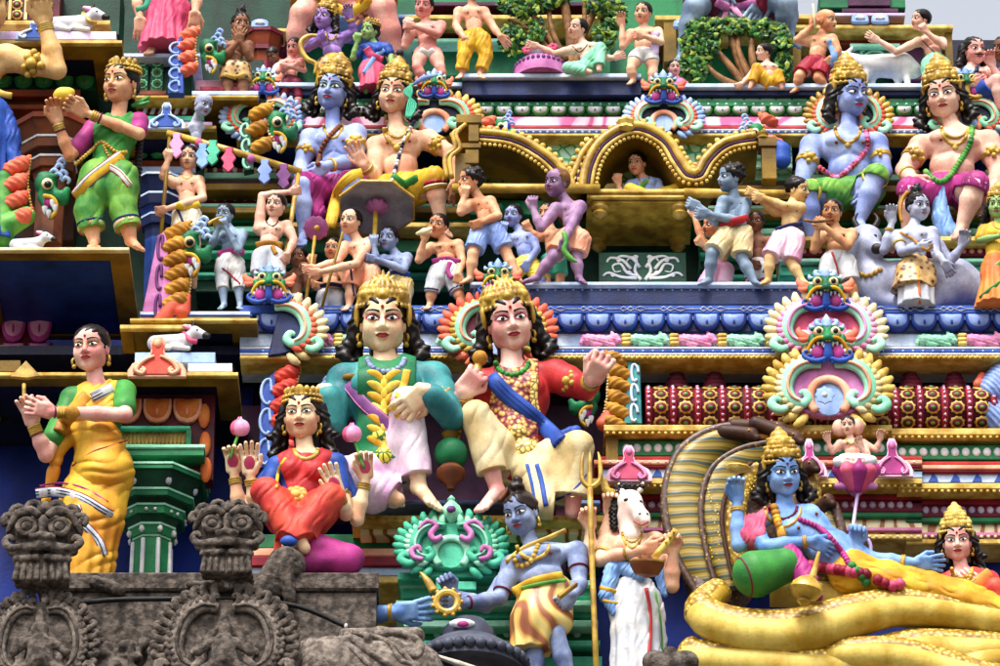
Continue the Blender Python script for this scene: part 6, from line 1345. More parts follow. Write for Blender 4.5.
S = deity('seated fair deity in yellow dhoti with a green rag caught on his crown', (412, 226), .34, 42, 'fair', (394, 95, 4, -10, 12, 3), (397, 131, 0), ((376, 147, -2), (428, 140, -2)), (402, 186, -4),
    [(0, (374, 178, 6), (364, 165, 20), hp(120, .15, 'p', 1)), (1, (449, 152, 4), (456, 182, 8), hp(270, .4, 'b', -1))], [((392, 190, 0), (384, 190, 28), (388, 232, 20), (384, 246, 28)), ((416, 190, 0), (434, 178, 30), (441, 222, 16), (448, 236, 24))], legr=1.1, armr=1.15, hairmat='hairblack')
dress(S, 'legs', 'yellow', 1.25, 3, folds=(.6, 8, 60), name='dhoti', hem=(('crimson', 1.12, 4), ('cream', 1.2, 2))); dress(S, 'neck', 'gold', 7, 2); dress(S, 'neck', 'gold', 14, 2, w=.25, pend=4); dress(S, 'beads', 'navy', [(414, 122), (404, 140), (398, 160), (392, 180)], 2.2, lift=.5, alt='offwhite'); dress(S, 'arm', 'gold', 1, .5, 6, orn=8); dress(S, 'arm', 'gold', 0, 1.7, 5); dress(S, 'sash', 'green', [(392, 176), (404, 184), (418, 178)], 9, th=.5, lift=1)
T = Thing('green_rag', 'torn green thread rag with a grey feather caught on the fair deity\'s crown', 'rag', (408, 120), .22)
for j in range(5): T.tube('thread', 'turquoise', [(410 + j, 84, 4), (412 - j * 2, 92, 8), (408 + j * 2, 104, 8), (406 + j, 118, 8)], 1.1, smooth=4)
T.tube('feather', 'cloudblue', [(414, 84, 6), (424, 78, 8), (435, 76, 6)], [1.5, 3, .6], .5)
S = deity('seated blue deity with green dhoti and pink garland beside the litter post', (846, 236), .36, 45, 'blue', (850, 96, 4, 28, 8, 4), (848, 131, 0), ((812, 146, -2), (876, 144, -2)), (850, 192, -4),
    [(0, (802, 182, 4), (800, 212, 12), hp(270, .4, 'b', 1)), (1, (884, 172, 4), (872, 192, 20), hp(230, .5, 'b', -1))], [((836, 196, 0), (808, 192, 24), (812, 236, 14)), ((864, 196, 0), (876, 176, 30), (859, 222, 20), (868, 233, 32))], legr=1.12, armr=1.2, look=1)
dress(S, 'legs', 'limegreen', 1.02, 3, folds=(.6, 8, 60), name='dhoti', hem=(('lemon', .9, 3),)); dress(S, 'neck', 'gold', 12, 2, pend=3.5); dress(S, 'beads', 'beadgarland', [(866, 132), (868, 146), (860, 158), (850, 168), (836, 178), (820, 168)], 3.2, lift=.6, gap=1.2, alt='mauvepink'); dress(S, 'arm', 'gold', 0, .45, 6, orn=8); dress(S, 'arm', 'gold', 1, .5, 5, orn=6)
S = deity('seated frowning fair deity in magenta dhoti with green garland on the right', (950, 238), .34, 46, 'pale', (943, 97, 4, -10, 8, -10), (955, 131, 0), ((921, 147, -2), (988, 142, -2)), (950, 188, -4),
    [(0, (904, 170, 6), (912, 180, 30), hp(330, .3, 'b', 1)), (1, (998, 172, 4), (994, 196, 16), hp(250, .4, 'b', -1))], [((936, 194, 0), (910, 190, 28), (908, 232, 14)), ((966, 194, 0), (976, 184, 32), (962, 226, 20), (954, 239, 30))], legr=1.15, armr=1.2)
dress(S, 'legs', 'magenta', 1.1, 3.2, folds=(.6, 8, 80), name='dhoti', hem=(('palepink', 1.02, 6), ('green', 1.0, 1.5))); dress(S, 'neck', 'gold', 7, 2); dress(S, 'neck', 'gold', 14, 1.8, pend=3.5); dress(S, 'beads', 'green', [(972, 128), (970, 144), (962, 158), (950, 176), (938, 182), (926, 172)], 3.4, lift=.6, gap=1.1, alt='limegreen'); dress(S, 'arm', 'gold', 0, .5, 6, orn=9); dress(S, 'arm', 'gold', 1, .5, 5, orn=8); dress(S, 'arm', 'gold', 0, 1.5, 4)
dress(S, 'blob', 'skyblue', [((938, 190, 16), (942, 220, 14), 7, 9), ((942, 220, 14), (948, 234, 14), 9, 12)], folds=(1., 6, 85), name='hanging_cloth')
# slate-blue attendant with a bowl
S = fig('standing_deity_statue', 'slate-blue dancing deity in torn tiger skin leaning over a dark dome', 'statue', (552, 690), -.5, 46, 'slate', (521, 514, 6, -22, 6, -16), (533, 549, 0), ((512, 566, 0), (577, 552, 0)), (545, 592, -2),
    [(0, (500, 598, 6), (464, 603, 20), hp(175, .5, 'p', 1)), ((514, 570, -10), (486, 606, -6), (452, 594, 6), hp(115, .7, 'p', -1)), (1, (580, 584, 10), (573, 594, 28), hp(215, .8, 'b', 1))], [((534, 602, 0), (534, 640, 2), (536, 692, 0), (530, 702, 10)), ((556, 600, 0), (556, 634, 10), (572, 690, 0), (576, 700, 10))], hair='topknot', hairmat='hairbrown', armr=1.05, tilak=0)
dress(S, 'skirt', 'tigerskin', (530, 652), 20, mid=((538, 622, 2), 27), name='tiger_skin', amp=1.6, n=9, t=.62, pad=3); dress(S, 'sash', 'yellow', [(514, 592), (534, 582), (562, 576)], 10, th=.4, lift=1.5, name='waist_roll'); dress(S, 'sash', 'leafgreen', [(516, 590), (540, 584), (566, 580)], 4, th=.5, lift=3, name='waist_roll')
dress(S, 'neck', 'goldlight', 10, 2, w=.24); dress(S, 'beads', 'goldlight', [(514, 556), (518, 566), (530, 562), (538, 546)], 3, lift=.5, name='necklace'); dress(S, 'sash', 'gold', [(506, 562), (524, 548), (548, 538), (566, 530)], 5, th=.5, lift=1, name='scarf'); dress(S, 'arm', 'wine', 0, .8, 2.4); dress(S, 'arm', 'wine', 2, .55, 2.4); dress(S, 'arm', 'wine', 0, 1.85, 2.4)
S.blob('topknot_snake', 'brownpaint', [((500, 500, 10), (508, 490, 10), 3, 3), ((508, 490, 10), (514, 492, 10), 3, 2)], 1)
T = Thing('gold_cog_ring', 'gold toothed ring held by the slate-blue dancing deity', 'ring', (447, 612), -.66); T.mb('ring', 'gold', lambda m: [m.tube([(11 * math.cos(a), 0, 11 + 11 * math.sin(a)) for a in np.linspace(0, 6.283, 17)[:-1]], 3.6, 8, 1, closed=True)] + [m.sphere((14.5 * math.cos(a), 0, 11 + 14.5 * math.sin(a)), 2.6, 6, 5) for a in np.arange(0, 6.2, .57)])
T = Thing('gold_conch', 'small gold horn in the raised hand of the slate-blue dancing deity', 'horn', (432, 590), -.62); T.tube('horn', 'gold', [(434, 592, 0), (428, 582, 0), (420, 572, 0)], [5, 4.2, 1])
T = Thing('gold_plate', 'small gold plate gripped in the lowered hand of the slate-blue dancing deity', 'plate', (568, 592), -.72); T.mb('plate', 'gold', lambda m: m.prism([(-11, -4), (8, 10), (10, 8), (-8, -7)], -4, 4, .8))
T = Thing('stone_dome', 'dark grey painted dome with scalloped rim and one pink eye', 'dome', (468, 668), -.58)
T.mb('dome', 'ash', lambda m: (m.lathe([(56, -6), (56, 4), (48, 16), (34, 26), (26, 28), (26, 40), (18, 50), (0.5, 54)], (0, 0, 0), 40), ))
T.mb('scallop_rim', 'ash', lambda m: [m.sphere((57 * math.cos(a), 57 * math.sin(a), 3), (6, 6, 6), 8, 6) for a in np.arange(0, 6.28, .19)]); T.mb('eye', 'offwhite', lambda m: m.sphere((-6, -26, 37), (13, 4, 5), 12, 8)); T.mb('pupil', 'magenta', lambda m: m.sphere((-5, -29, 35), (6, 3, 3.6), 10, 8))
T = Thing('blue_hand', 'pale blue outstretched hand with gold bangle beside the stone scroll', 'statue', (394, 612), -.62)
T.layer('hand', 'skyblue', handprims(T.L(396, 612), 62, 5, .25, 'b', -1) + [rc(T.L(380, 614, -4), T.L(398, 612), 9, 7, 3)], .9); T.band('bangle', 'gold', (384, 613, -3), (398, 612), .5, 8, 4)
# horse-headed musician
S = fig('horse_headed_statue', 'horse-headed musician in white dhoti playing a gourd lute', 'statue', (636, 690), -.5, 44, 'fair', (634, 508, 4, 20, 0, 0), (632, 536, 0), ((608, 546, 0), (655, 542, 0)), (634, 588, -2),
    [(0, (600, 560, 8), (644, 549, 26), hp(10, .6, 'b', 1)), (1, (672, 586, 6), (673, 553, 18), hp(95, .7, 'p', -1)), ((610, 542, -14), (590, 560, -12), (590, 528, -6), hp(95, .6, 'p', 1)), ((620, 540, -14), (604, 545, -14), (610, 514, -8), hp(90, .6, 'p', -1))], [((624, 600, 0), (628, 640, 2), (624, 694, 0)), ((646, 600, 0), (654, 640, 2), (656, 694, 0))], noface=1, armr=1.05)
S.blob('horse_head', 'horsewhite', [((630, 502, 6), (13, 12, 13)), ((632, 506, 10), (642, 517, 18), 10.5, 7.6), ((642, 518, 19), (645, 521, 21), 7.4, 5.6), ((628, 516, 4), (632, 536, 2), 11, 12), ((622, 492, 2), (619, 484, 1), 3.5, 1.5), ((640, 490, 2), (643, 483, 1), 3.5, 1.5)], 5, .85)
S.mb('eye', 'eyedark', lambda m: [m.sphere(S.L(627, 500, 18), (3.4, 2, 2.4), 8, 6), m.sphere(S.L(640, 502, 17), (2.6, 2, 2), 8, 6)]); S.mb('nostril', 'umber', lambda m: [m.sphere(S.L(640, 514, 26), (1.8, 1.5, 1.4), 7, 5), m.sphere(S.L(647, 514, 25), (1.6, 1.5, 1.4), 7, 5)]); S.tube('mouth_line', 'liprose', [(634, 521, 24), (641, 525, 26.5), (648, 522, 25)], 1.)
S.blob('mane', 'hairblack', [((618, 490, 0), (614, 512, 0), 5, 5), ((614, 512, 0), (614, 528, 0), 5, 4), ((622, 486, 2), (642, 487, 3), 4, 3)], 2, .8, mods=[disp(lambda X_, Y_, Z_: .9 * np.sin(1.3 * Z_) * np.sin(1.2 * X_))])
dress(S, 'skirt', 'white', (640, 690), 30, mid=((636, 630), 24), name='dhoti', amp=2.4, n=11, folds=(.8, 9, 80), waist=.12); dress(S, 'sash', 'red', [(646, 588), (650, 612), (650, 640), (648, 664)], 4, th=.4, lift=.8, name='pleat_stripe'); dress(S, 'sash', 'leafgreen', [(655, 592), (660, 620), (662, 650)], 3, th=.3, lift=.4, name='pleat_stripe')
dress(S, 'blob', 'skyblue', [((616, 564, 8), (640, 576, 14), 8, 7), ((612, 570, 10), (606, 596, 10), 8, 7), ((606, 596, 10), (614, 612, 10), 7, 4), ((660, 572, 6), (664, 594, 6), 7, 3)], folds=(.9, 5, 70), name='blue_shawl', k=3); dress(S, 'sash', 'yellow', [(600, 588), (608, 590), (616, 592)], 5, th=.4, lift=.5, name='shawl_border'); dress(S, 'sash', 'yellow', [(603, 600), (610, 602), (618, 603)], 3, th=.4, lift=.5, name='shawl_border')
dress(S, 'neck', 'gold', 6, 1.6, bead=1); dress(S, 'neck', 'gold', 12, 1.6); dress(S, 'arm', 'gold', 0, .6, 4); dress(S, 'arm', 'gold', 0, 1.6, 3)
T = Thing('gourd_lute', 'gourd lute with striped round belly played by the horse-headed musician', 'lute', (648, 580), -.7); T.mb('bowl', 'brownpaint', lambda m: m.lathe([(1, -14), (12, -11), (17, -2), (17.5, 2)], T.L(647, 564, 6), 24, (.05, -.35, 1))); T.mb('rim', 'goldlight', lambda m: m.lathe([(17.5, 2), (18, 3.5), (12, 4.2)], T.L(647, 564, 6), 24, (.05, -.35, 1))); T.mb('face', 'creamscroll', lambda m: m.lathe([(16, 3.6), (1, 5.5)], T.L(647, 564, 6), 24, (.05, -.35, 1))); T.tube('neck', 'goldlight', [(654, 558, 10), (668, 542, 12), (676, 530, 12)], 3.6, .6, 2); T.mb('pegs', 'gold', lambda m: [m.sphere(T.L(674 - 4 * j, 532 + 5 * j, 16), 1.8, 6, 5) for j in range(3)])
T = Thing('trident_staff', 'tall gold trident staff held beside the horse-headed musician', 'trident', (597, 690), -.56); T.tube('shaft', 'gold', [(590, 488, 4), (592, 560, 4), (597, 690, 4)], 3, smooth=2)
for a, b in ((-7, -1), (0, 0), (9, 1)): T.tube('prong', 'gold', [(590, 488, 4), (590 + a * 1.1, 480, 4), (590 + a + (b * 1), 462, 4), (590 + a * .9, 452, 4)], [2.6, 2.6, 2.2, .6])
T = Thing('gold_tassel', 'small gold tassel in the upraised hand of the horse-headed musician', 'tassel', (610, 494), -.5); T.blob('tassel', 'goldlight', [((606, 490, 4), (604, 480, 4), 4, 3), ((610, 492, 4), (6, 3, 4))], 2)
# ------------------------------------------------------------------ reclining deity on the serpent
S = fig('reclining_deity_statue', 'blue four-armed deity reclining on a coiled serpent with red garland', 'statue', (850, 620), -.62, 47, 'skyblue', (783, 474, 10, 12, 4, -2), (783, 511, 2), ((750, 528, 4), (814, 528, -4)), (852, 572, 4),
    [((752, 530, 6), (739, 545, 10), (737, 501, 16), hp(92, .5, 'p', 1)), (0, (766, 547, 22), (812, 541, 30), hp(335, .4, 'b', 1)), (1, (874, 560, 0), (916, 563, 8), hp(0, .2, 'b', 1)), ((812, 530, -12), (846, 552, -8), (854, 546, 0), hp(80, .7, 'p', -1))],
    [((862, 576, 6), (932, 592, 8), (1010, 612, 6)), ((858, 572, 0), (932, 584, 2), (1012, 606, 0))], hair='long', crown='kirita', armr=1.05, W=70, tor=.9)
dress(S, 'legs', 'yellow', 2, 3.5, folds=(.8, 9, -14), waist=.3, name='dhoti'); dress(S, 'top', 'rose', 2.2, .5, neck=-.1, low=.55, cut=(((766, 520), -12),), folds=(.8, 6, 70), name='shoulder_cloth')
dress(S, 'beads', 'amber', [(774, 508), (778, 522), (782, 536)], 5, lift=1, gap=1.0, alt='yellow', name='flower_garland'); dress(S, 'beads', 'rose', [(788, 560), (812, 566), (840, 570), (866, 574)], 6, lift=2, gap=.9, alt='crimson', name='flower_garland'); dress(S, 'beads', 'green', [(852, 566), (860, 574), (866, 582)], 5, lift=3, gap=.9, name='garland_leaves'); dress(S, 'beads', 'crimson', [(878, 580), (892, 586), (900, 584)], 6, lift=5, gap=.9, alt='rose', name='garland_tassel')
dress(S, 'neck', 'wine', 8, 1.8, bead=1); dress(S, 'neck', 'gold', 16, 1.6, w=.26, pend=4); dress(S, 'beads', 'magenta', [(800, 520), (822, 530), (842, 552), (850, 566)], 3.5, lift=.6, name='side_garland', gap=1.1)
for i, t in ((0, 1.8), (1, 1.85), (2, 1.7), (3, 1.7)): dress(S, 'arm', 'gold', i, t, 4.5)
S.blob('lap_cloth', 'magenta', [((790, 552, 26), (806, 580, 30), 9, 12), ((806, 580, 30), (818, 596, 30), 10, 5)], 3, mods=[foldf(S, .8, 6, 70)])
T = Thing('gold_discus', 'shallow gold dish balanced on the reclining deity\'s raised fingertips', 'dish', (737, 484), -.72); T.mb('dish', 'goldlight', lambda m: m.lathe([(4, -2), (11, 0), (12.5, 3), (11, 4.5)], T.L(738, 470, 2), 20, (.1, -.2, 1), .06, 12))
T = Thing('gold_mace', 'gold mace with onion-shaped head leaning on the serpent coils', 'mace', (806, 602), -.86); T.tube('shaft', 'goldlight', [(819, 552, 4), (812, 580, 4)], [1.6, 4]); T.mb('onion', 'gold', lambda m: m.lathe([(2, 16), (9, 12), (15, 6), (17, 0), (13, -7), (6, -10), (7, -13), (2, -17)], T.L(806, 590, 4), 22, (.22, -.1, 1)))
T = Thing('bolster', 'green and maroon striped bolster under the reclining deity\'s arm', 'cushion', (762, 602), -.76)
T.blob('bolster', 'green', [((756, 574, 0), (784, 566, -4), 24, 18)], 4); T.band('stripe', 'wine', (742, 578, 2), (784, 566, -4), .12, 20, 8); T.band('piping', 'palepink', (742, 578, 2), (784, 566, -4), .24, 22, 2.4); T.band('stripe', 'rose', (742, 578, 2), (784, 566, -4), .2, 21, 3)
# serpent: coils and hood
T = Thing('serpent', 'huge yellow spotted serpent coiled as a bed with a brown cobra hood', 'serpent', (840, 690), -.6, vox=1.6)
def coil(pts, r, mat='snakescale'):
    o = T.tube('coil', mat, pts, r, 1, 6, n=22); 
    T.tube('belly_plates', 'coilyellow', [(x, y + rr * .22, d + rr * .34) for (x, y, d), rr in zip(pts, r)], [rr * .86 for rr in r], 1, 6, par=o, n=14); return o
coil([(720, 590, -12), (702, 612, 4), (740, 628, 14), (800, 630, 16), (850, 616, 14), (900, 606, 10), (960, 612, 6), (1030, 624, 0)], [14, 19, 21, 23, 22, 19, 17, 16])
coil([(690, 648, -8), (702, 656, 0), (760, 660, 8), (820, 666, 10), (860, 660, 6), (910, 648, 8), (960, 648, 6), (1030, 652, 0)], [14, 17, 19, 20, 19, 19, 19, 18])
coil([(820, 658, 14), (850, 652, 20), (900, 654, 22), (950, 668, 18), (1030, 690, 10)], [8, 15, 17, 18, 18])
coil([(700, 690, 0), (760, 690, 6), (840, 694, 8), (920, 690, 10), (980, 660, 8), (1030, 656, 0)], [16, 18, 19, 19, 18, 16])
coil([(770, 590, -18), (840, 592, -14), (910, 610, -10), (1000, 622, -14)], [16, 18, 18, 16])
def hood(path, r, mat, d, flat=.5):
    T.tube('hood_fold', mat, [(x, y, d + dd) for x, y, dd in path], r, flat, 6, n=14)
T.blob('hood', 'snakeback', [((706, 604, -46), (690, 556, -52), 16, 14), ((690, 556, -52), (684, 506, -56), 14, 12), ((684, 506, -56), (698, 462, -56), 12, 11), ((698, 462, -56), (738, 440, -50), 11, 9), ((730, 590, -60), (726, 490, -70), 24, 32), ((726, 490, -70), (768, 466, -70), 32, 26), ((742, 560, -66), (788, 520, -70), 32, 28), ((800, 560, -62), (824, 530, -54), 18, 13)], 8, 1.5)
hood([(716, 598, 0), (695, 556, 0), (685, 506, 0), (695, 464, 0), (722, 442, 0), (748, 434, 0)], [10, 20, 23, 20, 14, 8], 'snakebelly', -38, .4); hood([(700, 598, 0), (674, 552, 0), (665, 500, 0), (677, 456, 0), (708, 432, 0), (750, 425, 0)], [4, 5, 5, 5, 5.5, 6], 'snakeback', -36, .8)
hood([(732, 590, 0), (724, 552, 0), (718, 512, 0), (726, 478, 0), (750, 458, 0), (774, 452, 0)], [8, 17, 20, 18, 13, 7], 'snakebelly', -30, .4); hood([(718, 592, 0), (706, 550, 0), (701, 506, 0), (711, 470, 0), (738, 450, 0), (770, 442, 0)], [2.5, 3, 3.4, 3.4, 3.4, 3], 'snakeback', -24, .8)
hood([(744, 580, 0), (738, 548, 0), (735, 516, 0), (742, 486, 0), (760, 466, 0)], [5, 10, 12, 11, 6], 'snakescale', -24, .45); hood([(733, 580, 0), (726, 548, 0), (722, 516, 0), (730, 486, 0), (752, 462, 0)], [2, 2.4, 2.6, 2.6, 2], 'umber', -17, .8)
hood([(818, 556, 0), (829, 534, 0), (826, 506, 0)], [8, 12, 8], 'snakebelly', -26, .4); hood([(832, 556, 0), (842, 534, 0), (834, 506, 0)], [4, 5, 5], 'snakeback', -22, .8); hood([(800, 530, 0), (812, 500, 0), (812, 474, 0)], [6, 10, 7], 'snakescale', -34, .4)
for (x, y, x2, y2, d) in ((724, 432, 752, 434, -34), (756, 424, 796, 438, -30), (734, 426, 780, 428, -38), (806, 470, 812, 466, -30), (822, 508, 828, 500, -26)):
    o = T.blob('head', 'umber', [((x, y, d), (x2, y2, d + 6), 8, 7), ((x2, y2 + 2, d + 7), (x2 + 5, y2 + 4, d + 10), 6, 4)], 3, 1.1); T.mb('eye', 'amber', lambda m: m.sphere(T.L(x2 - 3, y2 - 4, d + 13), 1.6, 6, 5), par=o)
def spots(m):
    g = random.Random(5)
    for (x0, y0, x1, y1, n, d) in ((738, 500, 764, 470, 22, -12), (716, 560, 712, 480, 26, -18), (830, 540, 826, 510, 8, -14)):
        for i in range(n): t = i / n; m.sphere(T.L(x0 + (x1 - x0) * t + g.uniform(-5, 5), y0 + (y1 - y0) * t, d), 1.1, 5, 4)
T.mb('hood_spots', 'lemon', spots)['kind'] = 'stuff'
# goddess at the feet
S = fig('seated_goddess_statue', 'goddess in orange-red sari with gold crown seated at the serpent coils', 'statue', (975, 612), -.5, 40, 'rosyskin', (957, 542, 4, -4, 8, -4), (962, 572, 0), ((940, 584, 0), (990, 580, 0)), (980, 616, -2), [(0, (938, 606, 6), (965, 598, 16), hp(40, .5, 'b', 1)), (1, (1000, 600, 4), (978, 588, 18), hp(140, .3, 'b', -1))], [((972, 618, 0), (995, 588, 26), (1005, 620, 20)), ((988, 618, 0), (1020, 600, 20), (1010, 622, 16))], fem=1, hair='longer', crown='kirita', crownmat='goldlight')
dress(S, 'top', 'scarlet', 1.6, .6, neck=-.08, name='blouse'); dress(S, 'legs', 'scarlet', 2, 3, folds=(.6, 8, 60), name='sari_skirt'); dress(S, 'sash', 'orange', [(990, 574), (975, 586), (956, 602)], 14, th=.4, lift=1, name='sari_drape', stripes=(('green', 5, 1.5), ('limegreen', -5, 1.2))); dress(S, 'neck', 'gold', 6, 1.8); dress(S, 'neck', 'gold', 12, 2.2, bead=1); dress(S, 'arm', 'gold', 1, 1.8, 4)
# small deity on the lotus
T = Thing('lotus_flower', 'deep pink lotus flower on a pale curling stem above the reclining deity', 'lotus', (856, 494), -.5)
for i in range(9):
    a = 2 * math.pi * i / 9; c, s_ = math.cos(a), math.sin(a)
    T.blob('petal', 'rose' if i % 2 else 'magenta', [((856 + 6 * c, 486, 6 * s_), (856 + 17 * c, 470, 17 * s_), 7, 8), ((856 + 17 * c, 470, 17 * s_), (856 + 19 * c, 459, 19 * s_), 7, 1.5)], 2, .9)
T.blob('underside', 'mauvepink', [((856, 490, 0), (856, 484, 0), 7, 12), ((838, 486, 3), (874, 486, 3), 4, 4)], 4); T.tube('stem', 'lavender', [(858, 492, 2), (855, 512, 4), (853, 532, 6), (858, 540, 8), (868, 540, 8), (870, 552, 6), (852, 553, 8)], [1.8, 1.8, 1.8, 2, 2, 1.8, 1.4])
S = fig('small_deity_statue', 'small three-faced deity with raised hands sitting on the pink lotus', 'statue', (856, 462), -.5, 20, 'pale', (848, 426, 2, -10, 10, -4), (851, 440, 0), ((840, 444, 0), (863, 444, 0)), (853, 459, 0), [(0, (832, 452, 2), (828, 442, 6), hp(95, .4)), (1, (876, 450, 2), (880, 440, 6), hp(80, .4)), (1, (868, 456, 8), (862, 448, 12), hp(110, .2))], [((848, 460, 0), (838, 462, 14), (856, 464, 16)), ((858, 460, 0), (872, 461, 14), (852, 464, 14))], hair='short', ear=0, extra=(((839, 428, -2), (7, 7, 9)), ((857, 427, -2), (7, 7, 9))))
dress(S, 'legs', 'offwhite', 1.8, 1.5, name='dhoti'); dress(S, 'neck', 'gold', 4, .9)
# ------------------------------------------------------------------ the procession on the frieze
def man(label, base, y, H, skin, head, nk, sh, pv, arms, legs, cloth=(), name='attendant_statue', **k):
    k.setdefault('ear', 0); S = fig(name, label, 'statue', base, y, H, skin, head, nk, sh, pv, arms, legs, **k)
    for c in cloth: a, kw = (c[:-1], c[-1]) if isinstance(c[-1], dict) else (c, {}); dress(S, *a, **kw)
    return S
sm = lambda ang, curl=.8, face='b', thumb=1: dict(ang=ang, curl=curl, face=face, thumb=thumb)
F2 = .03
man('fair boy in white and yellow dhoti gripping the banner pole above the sea monster', (188, 305), .1, 26, 'fair', (189, 158, 2, -6, 8, 4), (187, 175), ((174, 183), (199, 181)), (187, 212), [(0, (163, 176, 4), (168, 160, 10), sm(80)), (1, (203, 198, 6), (166, 209, 14), sm(190))], [((181, 216), (180, 244), (180, 286)), ((193, 216), (194, 244), (194, 286))], [('legs', 'ivory', 1.5, 2, dict(folds=(.5, 5, 85))), ('sash', 'yellow', [(176, 205), (188, 208), (200, 204)], 7, dict(lift=.6)), ('sash', 'navy', [(176, 206), (182, 220), (184, 232)], 2.5, dict(lift=.6)), ('neck', 'gold', 4, .9)])
T = Thing('festival_banner', 'gold banner beam hung with coloured paper shapes between two carried poles', 'banner', (232, 150), .06)
T.tube('beam', 'gold', [(167, 133, 0), (232, 151, 0), (301, 172, 0)], 3.6, smooth=1); T.tube('pole', 'ochre', [(170, 134, 0), (164, 200, 0), (159, 262, 0)], 2, smooth=1); T.tube('pole', 'gold', [(299, 170, 0), (288, 240, 0), (278, 300, 0)], 2.4, smooth=1)
for x, y_, m in ((177, 138, 'pink'), (203, 148, 'skyblue'), (213, 145, 'turquoise'), (229, 152, 'rose'), (265, 164, 'cloudblue'), (284, 169, 'purple')):
    def fl(mm):
        o = T.L(x, y_); pl = [(-5, 3), (5, 3), (4, -4), (9, -12), (5, -18), (7, -24), (0, -31), (-7, -24), (-5, -18), (-9, -12), (-4, -4)]; mm.prism([(o[0] + a * .85, o[2] + b * .85) for a, b in pl], 3, 6, .6)
    T.mb('paper_shape', m, fl, smooth=False)
for x, y_, m in ((199, 143, 'rose'), (251, 159, 'mauvepink')): T.mb('tab', m, lambda mm: mm.sphere(T.L(x, y_, 1), (4.5, 5, 5), 8, 6))
man('pale blue boy blowing a small gold trumpet, wearing a pink sash', (228, 305), F2, 24, 'greyblue', (225, 215, 2, -20, 10, 3), (231, 230), ((217, 238), (243, 234)), (230, 260), [(0, (211, 246, 8), (218, 228, 16), sm(60)), (1, (238, 250, 14), (226, 228, 18), sm(110))], [((224, 264), (222, 280), (224, 304), (220, 309, 6)), ((236, 264), (238, 280), (240, 304), (240, 309, 6))], [('legs', 'white', 1.35, 2.2, dict(folds=(.5, 5, 75))), ('sash', 'magenta', [(218, 254), (230, 251), (244, 252)], 6, dict(lift=.8)), ('sash', 'crimson', [(222, 268), (232, 276), (240, 284)], 2, dict(lift=.5))])
T = Thing('trumpet', 'small gold trumpet blown by the pale blue boy', 'trumpet', (218, 226), -.06); T.mb('bell', 'gold', lambda m: m.lathe([(1.2, 9), (1.6, 4), (3, 1), (5.5, -2), (5.8, -2.6), (4.5, -2)], T.L(219, 224, 0), 16, (.3, .5, .8))); T.tube('pipe', 'gold', [(223, 217, 2), (216, 219, 2), (208, 224, 2)], [1, 1.4, 2.2])
man('fair youth with orange sash and white shorts lifting the banner pole overhead', (268, 297), .02, 26, 'pale', (276, 206, 2, -20, 12, 4), (272, 223), ((259, 229), (287, 226)), (268, 252), [(0, (262, 196, 4), (290, 192, 10), sm(10)), (1, (294, 240, 4), (288, 254, 10), sm(230))], [((261, 257), (259, 274), (258, 294), (254, 298, 8)), ((276, 257), (277, 275), (279, 294), (280, 298, 8))], [('legs', 'white', .95, 2.2, dict(hem=(('green', .9, 1.5),))), ('sash', 'amber', [(256, 246), (268, 244), (282, 246)], 8, dict(lift=.8)), ('sash', 'amber', [(272, 246), (276, 254)], 5, dict(lift=1)), ('neck', 'umber', 3, .8)])
man('brown crouching attendant half hidden behind the youth with the orange sash', (296, 305), .16, 22, 'brown', (299, 258, 2, -15, 12, 0), (296, 270), ((286, 277), (306, 276)), (296, 300), [(0, (284, 290, 6), (292, 300, 10), sm(300)), (1, (308, 288, 6), (304, 272, 10), sm(90))], [((292, 304), (288, 318), (290, 330)), ((300, 304), (304, 318), (304, 330))], [('legs', 'wine', 1, 1.6)], tilak=0)
man('tan attendant carrying a round mauve lotus fan on a gold pole', (328, 308), .1, 23, 'orangeskin', (333, 249, 2, -12, 10, 0), (331, 264), ((319, 270), (342, 267)), (330, 292), [(0, (312, 282, 6), (312, 264, 12), sm(85)), (1, (346, 284, 6), (322, 286, 14), sm(170))], [((325, 296), (323, 306), (324, 318)), ((336, 296), (337, 308), (338, 318))], [('legs', 'offwhite', 1.4, 1.8, dict(folds=(.5, 5, 85))), ('sash', 'navy', [(320, 286), (331, 284), (342, 286)], 4, dict(lift=.5))])
T = Thing('lotus_fan', 'mauve scalloped fan on a gold pole carried in the procession', 'fan', (306, 305), .0); T.mb('disc', 'mauvepink', lambda m: m.lathe([(12, -1.5), (12.5, 0), (9, 1.5), (3, 2)], T.L(316, 228, 2), 28, (0, -.6, -.5), .08, 10)); T.mb('centre', 'gold', lambda m: m.sphere(T.L(317, 228, 5), 3, 8, 6)); T.tube('pole', 'gold', [(315, 236, 0), (311, 268, 0), (305, 306, 0)], 1.7, smooth=1)
man('balding fair man in peach loincloth leaning on a thin staff', (362, 308), .02, 27, 'fair', (351, 222, 4, -28, 12, 0), (358, 241), ((345, 247), (369, 243)), (363, 268), [(0, (337, 262, 8), (314, 268, 14), sm(185)), (1, (356, 264, 16), (320, 272, 20), sm(185))], [((355, 273), (351, 288), (349, 306), (344, 310, 8)), ((371, 273), (371, 290), (374, 306), (376, 310, 6))], [('legs', 'peach', .9, 2.4, dict(hem=(('gold', .85, 3),), folds=(.5, 5, 80))), ('sash', 'navy', [(350, 264), (352, 280), (354, 296)], 2, dict(lift=.4))], hair='balding')
T = Thing('thin_staff', 'thin wooden staff held by the balding fair man', 'staff', (322, 307), -.08); T.tube('staff', 'ochre', [(343, 232, 0), (332, 270, 0), (322, 307, 0)], 1.5, smooth=1)
